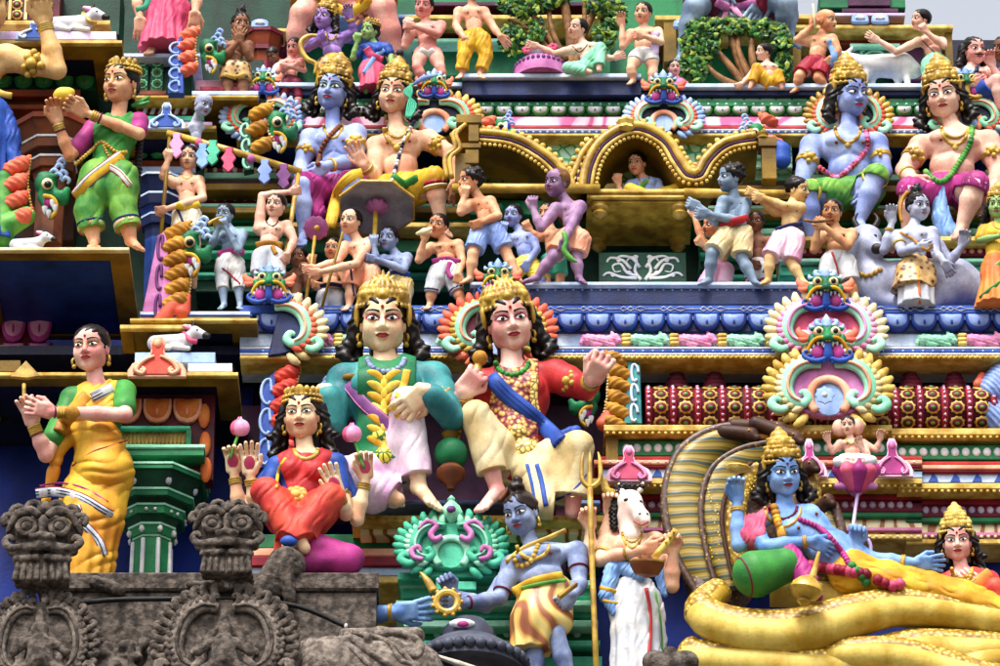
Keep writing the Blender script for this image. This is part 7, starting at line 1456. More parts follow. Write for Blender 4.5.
man('slate-grey man in white dhoti and navy belt holding the parasol pole', (397, 308), .06, 26, 'slate', (389, 239, 3, -22, 10, 2), (397, 255), ((384, 260), (407, 258)), (397, 280), [(1, (404, 270, 10), (376, 259, 18), sm(170)), (0, (376, 262, 6), (374, 246, 12), sm(90))], [((390, 285), (388, 300), (388, 320)), ((404, 285), (404, 300), (404, 320))], [('legs', 'cream', 1.6, 2.6, dict(folds=(.6, 5, 85))), ('sash', 'royal', [(384, 276), (397, 273), (410, 275)], 6, dict(lift=.8))], hair='short', tilak='amber')
T = Thing('parasol', 'wide grey parasol with gold rim and a pink lotus boss seen from below', 'parasol', (374, 290), .06)
cc = T.L(377, 207, 0); axp = unit(np.array((.02, .3, 1.)))
T.mb('canopy', 'ashgrey', lambda m: m.lathe([(1, 9), (20, 6.5), (39, 0), (40, -1), (38.5, -1.2), (20, 3.6), (1, 6)], cc, 8, axp, a0=.39), smooth=False); T.mb('rim', 'gold', lambda m: m.lathe([(39, -2.2), (41, -1.8), (41.3, 0), (40, .4)], cc, 8, axp, a0=.39, caps=False), smooth=False)
T.mb('lotus_boss', 'mauvepink', lambda m: m.lathe([(2, -8), (7, -6), (11, -1), (10, 3), (4, 5)], cc, 24, axp, .12, 9)); T.tube('pole', 'gold', [(376, 206, 2), (374, 250, 2), (373, 300, 2)], 2.6, smooth=1)
man('fair musician in white shorts and pink sash blowing a conch', (446, 306), .02, 26, 'orangeskin', (438, 226, 3, -20, 10, 6), (446, 242), ((431, 248), (458, 245)), (446, 268), [(0, (419, 260, 6), (424, 240, 16), sm(70)), (1, (462, 260, 4), (458, 274, 12), sm(260))], [((439, 273), (432, 290, 4), (430, 304), (426, 309, 8)), ((453, 273), (456, 290), (463, 303), (468, 308, 6))], [('legs', 'white', 1.12, 3, dict(hem=(('navy', 1.02, 1.5),), folds=(.6, 6, 80))), ('sash', 'magenta', [(432, 262), (446, 259), (460, 262)], 6, dict(lift=.8)), ('sash', 'magenta', [(450, 262), (448, 272), (452, 278)], 5, dict(lift=1.2))])
T = Thing('conch', 'small cream conch shell at the fair musician\'s lips', 'conch', (421, 236), -.1); T.tube('shell', 'cream', [(432, 228, 0), (424, 232, 2), (416, 234, 0)], [1.5, 4.2, 1.2])
man('bare-backed bearer in pale blue shorts shouldering the litter pole beside the musician', (490, 283), .0, 28, 'orangeskin', (471, 181, 4, -62, 4, 0), (479, 198), ((470, 205, 4), (490, 202, -2)), (487, 226), [(1, (498, 216, 8), (482, 222, 16), sm(200)), (0, (461, 212, 6), (464, 197, 10), sm(80))], [((481, 231), (473, 254, 6), (470, 278), (462, 283, 10)), ((494, 231), (506, 252), (517, 277), (522, 283, 6))], [('legs', 'cloudblue', .8, 3, dict(folds=(.6, 5, 80), hem=(('offwhite', .76, 2),)))], hair='curly', tilak=0)
man('violet-blue bearer in yellow loincloth crouching beneath the litter pole', (526, 283), .12, 24, 'blue', (513, 216, 2, -20, 10, 0), (520, 231), ((509, 239), (532, 236)), (527, 262), [(0, (500, 250, 4), (503, 232, 8), sm(80)), (1, (537, 250, 6), (528, 262, 12), sm(230))], [((521, 266), (508, 278, 6), (512, 296)), ((532, 266), (540, 280, 4), (538, 296))], [('legs', 'lemon', .9, 2, dict(folds=(.5, 5, 20)))])
man('tan bearer mostly hidden behind the bald purple bearer', (552, 283), .14, 24, 'orangeskin', (548, 214, 0, -30, 6, 0), (551, 229), ((541, 236), (562, 234)), (553, 258), [(0, (538, 238, 6), (530, 230, 8), sm(120)), (1, (562, 248, 2), (556, 260, 6), sm(250))], [((548, 262), (546, 276), (546, 298)), ((558, 262), (560, 276), (560, 298))], [('legs', 'turquoise', .9, 2)], hair='short', tilak=0)
man('bald purple bearer in peach loincloth holding a green snake', (562, 283), .0, 30, 'mauve', (557, 183, 4, -42, 6, 0), (567, 202), ((556, 209, 4), (580, 207, -2)), (573, 234), [(0, (541, 228, 8), (533, 209, 10), sm(90)), (1, (570, 228, 14), (564, 240, 20), sm(260))], [((566, 240), (552, 258, 10), (537, 277, 4), (522, 283, 12)), ((580, 240), (576, 258), (579, 277), (584, 283, 6))], [('legs', 'peach', .72, 3, dict(folds=(.6, 6, 60), hem=(('offwhite', .68, 2),)))], hair='balding', hairmat='bark', tilak=0)
T = Thing('green_snake', 'short green snake dangling from the bald purple bearer\'s fist', 'snake', (572, 262), -.12); T.tube('snake', 'leafgreen', [(564, 233, 0), (566, 242, 2), (564, 250, 2), (570, 258, 0), (577, 262, 0)], [3, 2.4, 2.8, 3.2, 1])
man('blue-grey bearer in yellow and white shorts with red sash pushing the litter', (728, 283), .0, 30, 'greyblue', (731, 178, 4, -62, 4, 0), (734, 196), ((724, 202, 4), (745, 204, -2)), (735, 228), [(0, (716, 222, 6), (699, 206, 10), sm(160)), (1, (742, 222, 10), (708, 214, 18), sm(170))], [((728, 234), (712, 254, 8), (709, 280), (700, 284, 10)), ((742, 234), (742, 258), (754, 281), (760, 285, 6))], [('legs', 'cream', .85, 3, dict(folds=(.6, 6, 60), hem=(('yellow', .74, 3), ('navy', .8, 1.5)))), ('sash', 'red', [(720, 226), (732, 222), (748, 218)], 8, dict(lift=.8))], hair='curly', tilak=0)
man('tan bearer half hidden behind the blue-grey bearer with red sash', (712, 283), .13, 23, 'orangeskin', (712, 226, 0, -50, 6, 0), (718, 240), ((708, 247), (728, 245)), (720, 266), [(0, (702, 240, 6), (694, 216, 8), sm(100)), (1, (724, 258, 6), (704, 244, 10), sm(140))], [((714, 270), (704, 286, 4), (698, 300)), ((726, 270), (724, 286), (724, 300))], [('legs', 'palepink', .9, 2, dict(hem=(('crimson', .8, 1.5), ('green', .88, 1.2))))], tilak=0)
man('tan bearer in pink-white shorts and navy belt with both arms over the litter pole', (788, 283), .0, 27, 'gilt', (797, 190, 0, 62, 6, 10), (792, 204), ((776, 211, 2), (800, 208, 0)), (788, 234), [(0, (768, 206, 6), (757, 194, 10), sm(160)), (1, (784, 206, 12), (764, 198, 14), sm(170))], [((781, 239), (770, 258, 6), (768, 280), (762, 284, 8)), ((795, 239), (791, 262), (802, 280), (808, 284, 6))], [('legs', 'palepink', .92, 3, dict(hem=(('crimson', .8, 1.5), ('crimson', .9, 1.5)), folds=(.5, 6, 75))), ('sash', 'navy', [(776, 230), (788, 226), (802, 224)], 5, dict(lift=.8))], hair='short', tilak=0)
man('small brown boy in white shorts between two taller litter bearers', (757, 283), .1, 22, 'brown', (756, 222, 2, -15, 8, 0), (758, 236), ((748, 243), (769, 241)), (758, 264), [(0, (744, 256, 6), (752, 262, 12), sm(320)), (1, (772, 254, 4), (768, 266, 10), sm(250))], [((753, 268), (751, 282), (750, 298)), ((764, 268), (766, 282), (766, 298))], [('legs', 'white', 1, 2, dict(hem=(('crimson', .9, 1.5),)))], tilak=0)
man('tan flute player in white shorts with red stripes beside the bull', (838, 298), .01, 27, 'tan', (832, 212, 3, -14, 8, 3), (837, 230), ((822, 237), (852, 234)), (837, 258), [(0, (814, 250, 6), (818, 228, 16), sm(60)), (1, (848, 246, 14), (824, 226, 20), sm(150))], [((830, 263), (827, 281), (828, 296), (824, 300, 8)), ((846, 263), (850, 281), (856, 300), (862, 305, 6))], [('legs', 'white', .98, 3, dict(hem=(('red', .9, 1.5), ('red', .98, 1.2)), folds=(.5, 7, 85))), ('sash', 'red', [(832, 252), (836, 264), (838, 274)], 2.4, dict(lift=.6))], hair='short', tilak=0)
T = Thing('flute', 'thin wooden flute held by the tan player beside the bull', 'flute', (820, 226), -.14); T.tube('pipe', 'bark', [(834, 220, 2), (814, 222, 2), (804, 220, 2)], 1.5, smooth=1)
# litter
T = Thing('golden_litter', 'golden palanquin with a three-lobed roof carried on long poles', 'litter', (640, 250), .12)
def lit(m):
    a = T.L; x0, x1 = a(589, 200)[0], a(691, 200)[0]; zt, zb = a(0, 191)[2], a(0, 199)[2]; m.box(x0 - 2, x1 + 2, -2, 95, zb, zt, 1.5); m.box(x0 + 4, x1 - 4, 2, 92, zb - 3, zb - .3, .8)
T.mb('seat_box', 'gold', lit, smooth=False)
T.mb('seat_trim', 'goldlight', lambda m: (m.box(T.L(587, 0)[0], T.L(693, 0)[0], -5, 0, T.L(0, 195)[2], T.L(0, 191)[2], 1), m.box(T.L(588, 0)[0], T.L(692, 0)[0], -4, 0, T.L(0, 199.5)[2], T.L(0, 197)[2], .8)), smooth=False)
zb = T.L(0, 199)[2]
for x in (600, 680):
    for yy in (10, 78): T.mb('leg_knob', 'gold', lambda m: m.lathe([(.5, -15), (4, -14), (8, -10), (6, -6), (9.5, -4), (9, 1)], (T.L(x, 200)[0], yy, zb - 2.5), 16))
T.tube('pole', 'gold', [(452, 188, 4), (600, 189, 4)], 5, smooth=1, n=14); T.tube('pole', 'gold', [(684, 193, 4), (806, 195, 4)], 5, smooth=1, n=14)
def vault(name, pts, mats, dep=70, th=11, r=4.):
    c, _ = crom(np.array(pts, float), np.ones(len(pts)), 6); q = np.array([T.L(x, y_) for x, y_ in c]); V = []; n = len(q)
    t = np.gradient(q, axis=0); nr = np.stack([-t[:, 2], 0 * t[:, 0], t[:, 0]], 1); nr /= np.linalg.norm(nr, axis=1)[:, None]
    for off, yy in ((0, 0), (0, dep), (th, dep), (th, 0)): V += list(q + nr * off + np.array((0, yy, 0)))
    F = [(k * n + i, k * n + i + 1, ((k + 1) % 4) * n + i + 1, ((k + 1) % 4) * n + i) for k in range(4) for i in range(n - 1)]
    T.mb(name, mats[0], lambda m: m.add(V, F)); T.mb('rope_edge', mats[1], lambda m: m.tube(q + nr * (th + 1) - np.array((0, 2, 0)), r, 10, 1), sharpen=False)
    T.mb('inner_edge', 'plum', lambda m: m.tube(q + nr * (th - 4.5) - np.array((0, 1.6, 0)), r * .55, 8, 1), sharpen=False); T.mb('inner_rope', 'goldlight', lambda m: m.tube(q + nr * 3.2 - np.array((0, 1.2, 0)), r * .5, 8, 1), sharpen=False)
    def be(m):
        L_ = np.concatenate([[0], np.cumsum(np.linalg.norm(np.diff(q, axis=0), axis=1))])
        for s_ in np.arange(2, L_[-1], 5.2):
            o = np.array([np.interp(s_, L_, (q - nr * 2.2)[:, k]) for k in range(3)]); m.sphere(o - np.array((0, 2, 0)), 2.1, 7, 5)
    T.mb('scallop_fringe', 'goldlight', be)['kind'] = 'stuff'
    def lv(m):
        L_ = np.concatenate([[0], np.cumsum(np.linalg.norm(np.diff(q, axis=0), axis=1))])
        for s_ in np.arange(3, L_[-1], 7):
            o = np.array([np.interp(s_, L_, (q + nr * (th + 6.5))[:, k]) for k in range(3)]); m.sphere(o + np.array((0, -1, 0)), (3.2, 2.4, 3.4), 7, 5)
    T.mb('leaf_fringe', 'goldlight', lv)['kind'] = 'stuff'
vault('roof_lobe', [(594, 190), (598, 168), (610, 148), (634, 136), (658, 146), (670, 164), (682, 180), (694, 184)], ('ochre', 'gold'), r=4.4)
vault('roof_lobe', [(478, 143), (510, 147), (538, 162), (556, 180), (562, 192)], ('ochre', 'gold')); vault('roof_lobe', [(694, 184), (706, 180), (716, 164), (732, 151), (758, 146)], ('ochre', 'gold'))
vault('roof_lobe', [(562, 192), (576, 186), (584, 172), (590, 158), (600, 146)], ('ochre', 'gold'), th=8, r=3.2)
T.mb('end_post', 'ochre', lambda m: (m.box(T.L(757, 0)[0], T.L(771, 0)[0], -6, 10, T.L(0, 182)[2], T.L(0, 150)[2], 1), m.box(T.L(754, 0)[0], T.L(772, 0)[0], -8, 10, T.L(0, 150)[2], T.L(0, 140)[2], 1), m.lathe([(8, 0), (5, 4), (6, 7), (1, 12)], T.L(763, 140, 2), 12)), smooth=False)
T.mb('end_corbel', 'ochre', lambda m: [m.box(T.L(x0, 0)[0], T.L(x1, 0)[0], -8 + i, 40, T.L(0, yb)[2], T.L(0, yt)[2], 1) for i, (x0, x1, yt, yb) in enumerate(((457, 482, 118, 127), (469, 479, 127.5, 145), (460, 481, 145.5, 151), (466, 479, 151.5, 166), (456, 470, 155, 185)))], smooth=False)
T.mb('corbel_scroll', 'gold', lambda m: [m.tube([T.L(x, y_, 9) for x, y_ in ((466 - o, 124 + o), (456 - o * .6, 134), (460 - o, 148), (450 - o, 158), (452 - o, 178))], 2.4, 8, 4) for o in (0, 5)], sharpen=False)
T.mb('apex_pot', 'goldlight', lambda m: m.lathe([(4, 0), (9, 3), (7, 7), (9.5, 11), (8, 14)], T.L(626, 132, 2), 16, rip=.08, ripn=8))
man('lady in yellow and pink sari seated inside the golden litter holding a gold ring', (650, 196), .3, 24, 'fair', (637, 164, 4, -20, 8, -6), (644, 179), ((631, 185), (657, 184)), (650, 199), [(0, (621, 196, 6), (618, 184, 10), sm(90)), (1, (662, 194, 4), (656, 200, 10), sm(200))], [((644, 199), (630, 189, 12), (652, 197, 14)), ((656, 199), (678, 189, 8), (660, 197, 12))], [('top', 'cloudblue', 1, .5), ('legs', 'lemon', 1.6, 2), ('sash', 'leafgreen', [(648, 180), (640, 188), (636, 198)], 5, dict(lift=.5)), ('neck', 'gold', 5, 1)], name='seated_lady_statue', fem=1, hair='bun')
# bull and ash-grey deity
T = Thing('bull_statue', 'grey bull with dark muzzle and yellow collar resting behind the leopard-skirted deity', 'statue', (910, 306), .16, vox=1.)
T.blob('body', 'palegrey', [((866, 238, 6), (16, 14, 14)), ((868, 244, 14), (878, 250, 22), 11, 8), ((862, 250, 2), (870, 290, 0), 15, 20), ((880, 285, 0), (950, 285, -4), 24, 28), ((960, 285, -4), (976, 292, -4), 22, 18), ((876, 300, 8), (896, 304, 14), 8, 6), ((900, 276, 8), (904, 300, 14), 12, 8), ((946, 292, 8), (930, 304, 16), 10, 7), ((852, 234, 2), (845, 232, 0), 4, 2)], 8)
T.blob('muzzle', 'hornblack', [((877, 249, 26), (883, 248, 28), 6, 4.5)], 3); T.mb('eye', 'eyedark', lambda m: [m.sphere(T.L(857, 234, 21), (2.6, 2, 2), 8, 6), m.sphere(T.L(875, 236, 21), (2.2, 2, 2), 8, 6)])
for s_ in (-1, 1): T.tube('horn', 'hornblack', [(866 + 8 * s_, 228, 4), (866 + 12 * s_, 220, 3), (866 + 8 * s_, 213, 2)], [3.6, 2.6, .6])
T.beads('collar', 'gold', [(850, 268), (866, 276), (880, 270)], 3, .5)
S = man('ash-grey four-armed deity in leopard skin and white dhoti with snake in his hair', (915, 306), .0, 30, 'palegrey', (918, 207, 3, 26, 8, 2), (913, 227), ((897, 237), (932, 233)), (915, 266), [((895, 238, -6), (884, 250, -2), (892, 222, 4), sm(92, .3, 'p')), (0, (902, 252, 10), (918, 248, 22), sm(10, .5)), (1, (936, 254, 8), (944, 262, 12), sm(300, .4)), ((932, 236, -6), (950, 262, -4), (962, 246, 2), sm(80, .4, 'p', -1))], [((907, 272), (906, 290), (906, 306)), ((924, 272), (926, 290), (926, 306))], [('skirt', 'white', (916, 307), 18, dict(amp=1., n=9, name='dhoti')), ('skirt', 'leopard', (912, 290), 21, dict(amp=.9, n=6, pad=3, t=.5, name='leopard_skin')), ('sash', 'amber', [(900, 232), (914, 240), (926, 250), (932, 244)], 2.6, dict(lift=.8, name='snake_sash')), ('sash', 'orange', [(918, 268), (919, 288), (920, 304)], 3, dict(lift=.8)), ('arm', 'gold', 1, .5, 3), ('arm', 'gold', 0, 1.7, 3)], name='standing_deity_statue', hair='topknot', tilak=0)
S.tube('hair_snake', 'amber', [(902, 222, 8), (900, 212, 8), (902, 200, 6), (908, 192, 6)], [1.6, 2, 2, 2.6])
man('green-skinned lady in orange sari and gold crown at the edge of the frieze', (996, 306), -.02, 27, 'greenskin', (998, 206, 3, -15, 8, 0), (999, 224), ((984, 231), (1014, 230)), (996, 262), [(0, (980, 240, 6), (1000, 236, 16), sm(20, .4)), (1, (1018, 250, 4), (1004, 262, 12), sm(220))], [((990, 268), (989, 286), (988, 304)), ((1004, 268), (1005, 286), (1006, 304))], [('top', 'yellow', 1.4, .75), ('skirt', 'orange', (994, 307), 19, dict(amp=1, n=12)), ('sash', 'green', [(1004, 280), (992, 288), (980, 298)], 4, dict(lift=.6)), ('neck', 'gold', 5, 1)], name='standing_lady_statue', fem=1, hair='longer', crown='kirita')
# ------------------------------------------------------------------ top tier
Y3 = .46
man('standing figure in pleated pink sari above the bearded ascetic', (165, 53), .42, 38, 'fair', (166, -62, 2, 0, 8, 0), (166, -38), ((145, -30), (188, -30)), (168, 4), [(1, (198, -4, 4), (195, 12, 12), hp(265, .3, 'b')), (0, (136, -4, 4), (140, 18, 6), hp(270, .3, 'b'))], [((160, 10), (155, 28), (152, 48), (148, 54, 8)), ((178, 10), (178, 28), (176, 48), (178, 55, 8))], [('skirt', 'rose', (163, 50), 24, dict(amp=1.8, n=13, folds=(.5, 6, 80))), ('sash', 'turquoise', [(150, -8), (146, 6), (136, 10)], 6, dict(lift=.5)), ('top', 'teal', 1.6, .6)], name='standing_lady_statue', fem=1, hair='bun')
man('golden-skinned figure at the tower edge raising a forearm with leafy gold armlet', (-8, 246), -.02, 62, 'gilt', (-14, 4, 0, 10, 5, 0), (-20, 44), ((-54, 56), (8, 58)), (-22, 112), [(1, (57, 70, 4), (44, 22, 12), hp(98, .5, 'p', 1))], [((-34, 118), (-34, 180), (-32, 242)), ((-10, 118), (-8, 180), (-8, 242))], [('skirt', 'royal', (-14, 246), 30, dict(amp=2, n=12)), ('blob', 'royal', [((6, 116, 6), (12, 140, 6), 8, 9), ((8, 128, 8), (18, 178, 4), 7, 9)], dict(folds=(1, 7, 80), name='blue_sash')), ('arm', 'gold', 0, .55, 7, dict(orn=13)), ('arm', 'gold', 0, 1.86, 9), ('neck', 'gold', 22, 3), ('sash', 'gold', [(-8, 88), (2, 94), (12, 96)], 7, dict(lift=1))], name='standing_deity_statue', hair='short')
man('brown bearded ascetic in leopard skin with hands pressed together', (236, 91), .34, 26, 'brown', (241, 25, 3, 12, 10, 3), (237, 42), ((224, 46), (248, 46)), (234, 66), [(0, (222, 60, 4), (238, 42, 14), sm(70, .2)), (1, (250, 58, 4), (241, 42, 14), sm(110, .2))], [((229, 70), (228, 80), (228, 92)), ((242, 70), (243, 82), (243, 94))], [('legs', 'leopard', .9, 2), ('sash', 'goldlight', [(224, 74), (234, 77), (246, 74)], 4, dict(lift=.8))], hair='topknot', beard='hairblack', tilak=0)
man('small man bending forward in white cloth behind the purple archer', (276, 82), .5, 16, 'brown', (273, 55, 4, -30, -20, -20), (281, 62), ((278, 68), (288, 66)), (284, 76), [(0, (274, 76, 4), (280, 84, 6), sm(300))], [((280, 78), (276, 88), (276, 100)), ((288, 78), (288, 88), (288, 100))], [('blob', 'offwhite', [((280, 70, 2), (276, 84, 2), 8, 9)], dict(name='white_wrap')), ('legs', 'white', 1.2, 1.2)], tilak=0)
man('small fair man with folded arms stooping beside the purple archer', (295, 82), .48, 19, 'pinkskin', (294, 47, 3, -20, -5, 0), (291, 58), ((282, 64), (300, 62)), (290, 80), [(1, (304, 70, 6), (288, 66, 12), sm(180)), (0, (278, 72, 6), (296, 64, 12), sm(10))], [((286, 84), (284, 96), (284, 106)), ((296, 84), (298, 96), (298, 106))], [('legs', 'wine', 1.2, 1.4)], tilak=0)
S = man('purple archer with gold crown, spotted skin skirt and raised hand', (332, 84), Y3, 26, 'violet', (325, 18, 3, -30, 10, 6), (331, 34), ((318, 40), (346, 37)), (333, 62), [(0, (308, 48, 6), (318, 40, 14), sm(40)), (1, (354, 32, 4), (350, 18, 10), sm(100, .4, 'p'))], [((326, 66), (324, 78), (322, 92)), ((342, 66), (344, 78), (346, 92))], [('skirt', 'yellow', (330, 88), 15, dict(amp=1, n=9)), ('legs', 'leopard', .5, 2.6, dict(name='spotted_skin')), ('arm', 'gold', 1, 1.8, 3), ('neck', 'gold', 6, 1)], hair='long', crown='kirita', name='archer_statue')
T = Thing('golden_bow', 'curved golden bow held by the purple archer', 'bow', (310, 60), .38); T.tube('bow', 'gold', [(322, 36, 0), (308, 36, 0), (300, 44, 0), (306, 58, 0), (316, 64, 0), (314, 74, 0)], [1.5, 2.2, 2.6, 2.8, 2.4, 1])
man('green-skinned lady in rose sari holding a flower beside the pigeon', (372, 84), Y3 - .02, 22, 'greenskin', (370, 31, 3, -35, 10, 4), (374, 44), ((362, 50), (387, 48)), (371, 66), [(0, (353, 58, 4), (357, 42, 10), sm(80)), (1, (391, 56, 2), (391, 66, 6), sm(270))], [((366, 70), (366, 80), (366, 92)), ((378, 70), (378, 80), (378, 92))], [('top', 'royal', 1.2, .6), ('skirt', 'rose', (372, 90), 13, dict(amp=.9, n=10)), ('sash', 'skyblue', [(384, 50), (374, 58), (364, 74)], 5, dict(lift=.6)), ('sash', 'rose', [(366, 48), (372, 56), (382, 60)], 8, dict(lift=.6))], fem=1, hair='bun', crown='tiara', name='standing_lady_statue')
man('huge rose-skinned deity in yellow cloth seated above the archer, only legs showing', (345, 12), .74, 54, 'pinkskin', (345, -120, 2, 0, 8, 0), (345, -86), ((312, -76), (380, -76)), (345, -14), [(0, (300, -30, 6), (340, -6, 24), hp(330)), (1, (394, -30, 6), (372, 0, 24), hp(220))], [((330, -10), (302, 14, 30), (294, 62, 10), (288, 78, 20)), ((362, -10), (384, 8, 30), (396, 66, 10), (402, 80, 20))], [('legs', 'amber', .75, 3, dict(folds=(.8, 9, 40))), ('sash', 'yellow', [(330, 4), (350, 12), (372, 0)], 10, dict(lift=1))], name='seated_deity_statue', legr=1.1)
T = Thing('pigeon', 'dark grey pigeon perched on the ledge beside the lady in rose', 'pigeon', (401, 80), .42); T.blob('body', 'featherdark', [((402, 62, 0), (400, 70, 2), 5, 6), ((400, 53, 3), (4, 4, 4)), ((404, 70, -2), (406, 80, -4), 4, 2), ((397, 66, 4), (397, 74, 2), 3, 1.5)], 3, .6); T.tube('beak', 'hornblack', [(397, 53, 6), (394, 54, 7)], [1, .4]); T.mb('leg', 'rose', lambda m: m.tube([T.L(401, 74, 2), T.L(401, 80, 2)], .7, 5, 1))
man('rosy man with white headband and loincloth gripping a short stick', (430, 82), Y3 - .02, 25, 'pinkskin', (424, 7, 3, -14, 10, 4), (426, 23), ((413, 29), (441, 26)), (428, 50), [(0, (405, 46, 4), (408, 28, 12), sm(80)), (1, (438, 34, 10), (414, 26, 18), sm(170))], [((421, 54), (417, 67, 4), (424, 82), (420, 86, 6)), ((435, 54), (440, 67, 4), (443, 82), (446, 86, 6))], [('sash', 'white', [(420, 50), (428, 54), (434, 50)], 7, dict(lift=.8, name='loincloth')), ('sash', 'white', [(414, 0), (422, -4), (434, -2)], 4, dict(lift=2, name='headband'))], tilak=0)
man('fair man in long yellow dhoti standing beside the painted tree', (476, 74), Y3 - .04, 24, 'fair', (472, -10, 3, 10, 8, 0), (472, 6), ((459, 12), (484, 12)), (475, 36), [(0, (456, 26, 4), (464, 38, 10), sm(300)), (1, (494, 28, 4), (500, 36, 10), sm(310, .3))], [((468, 40), (464, 56, 4), (462, 74), (458, 78, 8)), ((482, 40), (486, 56), (480, 74), (482, 78, 6))], [('legs', 'yellow', 1.75, 2.6, dict(folds=(.7, 6, 80)))], tilak=0)
man('pale man in green-white dhoti seated cross-legged before the purple shrine stone', (592, 74), Y3 - .03, 22, 'pale', (578, 29, 3, -48, 10, 2), (583, 43), ((572, 50), (594, 47)), (590, 66), [(0, (554, 54, 6), (538, 46, 10), sm(170, .4)), (1, (604, 58, 2), (614, 58, 6), sm(20, .4))], [((584, 68), (600, 48, 10), (599, 70, 14)), ((594, 68), (568, 68, 14), (590, 72, 16))], [('legs', 'mint', 1.8, 2, dict(folds=(.5, 5, 60))), ('sash', 'umber', [(572, 46), (580, 52), (588, 44)], 1.2, dict(lift=.4, name='cord'))], hair='balding', tilak=0)
T = Thing('shrine_stone', 'purple ringed base with a dark dome and pink roses on top', 'shrine', (541, 74), .5); T.mb('base', 'mauvepink', lambda m: m.lathe([(27, -8), (27, 2), (25, 8), (20, 13), (14, 15)], (0, 0, 0), 32)); T.mb('dome', 'ash', lambda m: m.lathe([(15, 14), (15, 20), (12, 25), (6, 28), (.5, 29)], (0, 0, 0), 24)); T.mb('rib', 'purple', lambda m: [m.sphere((26 * math.cos(a), 26 * math.sin(a), 5), (2, 2, 3), 6, 5) for a in np.arange(0, 6.28, .2)])
for x, y_ in ((527, 50), (553, 47)): T.mb('rose', 'rose', lambda m: [m.sphere(T.L(x + 3 * math.cos(a), y_ + 2 * math.sin(a), 8), 2.4, 7, 5) for a in np.arange(0, 6, 1.1)])
man('fair man in white loincloth with lilac cloth over his arm, palm raised', (643, 82), Y3 - .05, 23, 'fair', (643, 13, 3, -20, 8, 3), (644, 28), ((631, 34), (658, 32)), (643, 54), [(0, (623, 46, 4), (622, 26, 8), sm(95, .2, 'p')), (1, (661, 42, 8), (644, 36, 16), sm(170))], [((636, 58), (631, 69, 4), (633, 80), (629, 84, 6)), ((651, 58), (653, 70), (651, 80), (655, 84, 6))], [('legs', 'white', .28, 1.5, dict(name='loincloth')), ('blob', 'lavender', [((656, 36, 6), (654, 54, 4), 5, 4)], dict(name='lilac_cloth', folds=(.6, 4, 80)))], tilak=0)
man('huge grey-blue deity in maroon cloth with pink bow, seated above the second tree', (735, 10), .78, 50, 'greyblue', (730, -116, 2, 0, 8, 0), (732, -82), ((700, -72), (768, -72)), (735, -12), [(0, (690, -30, 6), (716, -6, 24), hp(300)), (1, (782, -30, 6), (764, -2, 24), hp(240))], [((718, -8), (694, 8, 30), (684, 52, 12), (678, 62, 20)), ((752, -8), (786, 4, 30), (788, 34, 12), (796, 46, 20))], [('legs', 'wine', .72, 3, dict(folds=(.7, 8, 50))), ('sash', 'mauvepink', [(716, 2), (732, 8), (756, 2)], 9, dict(lift=1)), ('sash', 'pink', [(728, 6), (724, 18), (722, 26)], 6, dict(lift=1)), ('sash', 'pink', [(732, 6), (740, 16), (744, 24)], 6, dict(lift=1))], name='seated_deity_statue', legr=1.1)
man('small dark-haired bust peeping over the ledge beside the second tree', (676, 84), .5, 17, 'rosyskin', (674, 68, 2, 10, 8, 0), (677, 79), ((669, 84), (686, 84)), (678, 100), (), [], [('top', 'pink', 1, 0)], hair='short', tilak=0)
man('seated man in yellow cloth facing the tree roots with his back turned', (768, 86), Y3, 18, 'pale', (764, 52, 2, -65, 6, 0), (767, 63), ((757, 68, 2), (776, 67, -2)), (770, 82), [(0, (748, 78, 4), (742, 84, 6), sm(200))], [((766, 84), (757, 68, 8), (750, 88, 10)), ((776, 84), (778, 74, 6), (782, 88, 6))], [('legs', 'yellow', 1.7, 1.8, dict(folds=(.5, 5, 70)))], hair='short', tilak=0)
man('bald tan man in red cloth raising a stick behind the white goat', (812, 86), Y3, 24, 'orangeskin', (826, 21, 2, 55, 8, 6), (821, 36), ((807, 41), (832, 39)), (816, 62), [(0, (797, 40, 4), (812, 26, 10), sm(60)), (1, (838, 50, 4), (832, 58, 10), sm(220))], [((809, 66), (799, 76, 6), (797, 88), (792, 92, 6)), ((823, 66), (818, 78, 4), (826, 86), (830, 90, 6))], [('legs', 'crimson', .75, 2.4, dict(folds=(.6, 6, 60))), ('sash', 'skyblue', [(828, 40), (834, 54), (832, 66)], 7, dict(lift=.6))], hair=None, tilak=0)
T = Thing('short_stick', 'thin pale stick in the raised hand of the bald man', 'stick', (814, 26), .36); T.tube('stick', 'cream', [(815, 28, 0), (813, 4, 0)], 1, smooth=1)
T = Thing('goat_statue', 'white goat standing between the bald man and the man in mint cloth', 'statue', (872, 84), .52); T.blob('body', 'white', [((862, 66, 0), (902, 66, 0), 11, 13), ((902, 66, 0), (912, 70, 0), 12, 9), ((852, 62, 2), (840, 60, 4), 9, 8), ((840, 60, 4), (832, 66, 8), 8, 5), ((846, 54, 2), (852, 48, 1), 2.5, 1.5), ((866, 74, 4), (864, 86, 4), 4, 3), ((906, 74, 4), (908, 86, 4), 4, 3), ((914, 66, 0), (918, 74, 0), 2.5, 1.5), ((872, 76, -6), (872, 88, -6), 4, 3), ((898, 76, -6), (898, 88, -6), 4, 3)], 5, .8); T.mb('eye', 'eyedark', lambda m: m.sphere(T.L(838, 58, 11.5), 1.5, 7, 5)); T.tube('halter', 'umber', [(850, 54, 8), (847, 62, 12), (846, 70, 9)], 1.2); T.blob('muzzle', 'palepink', [((831, 67, 9), (4, 3, 3.4))], 1, .6)
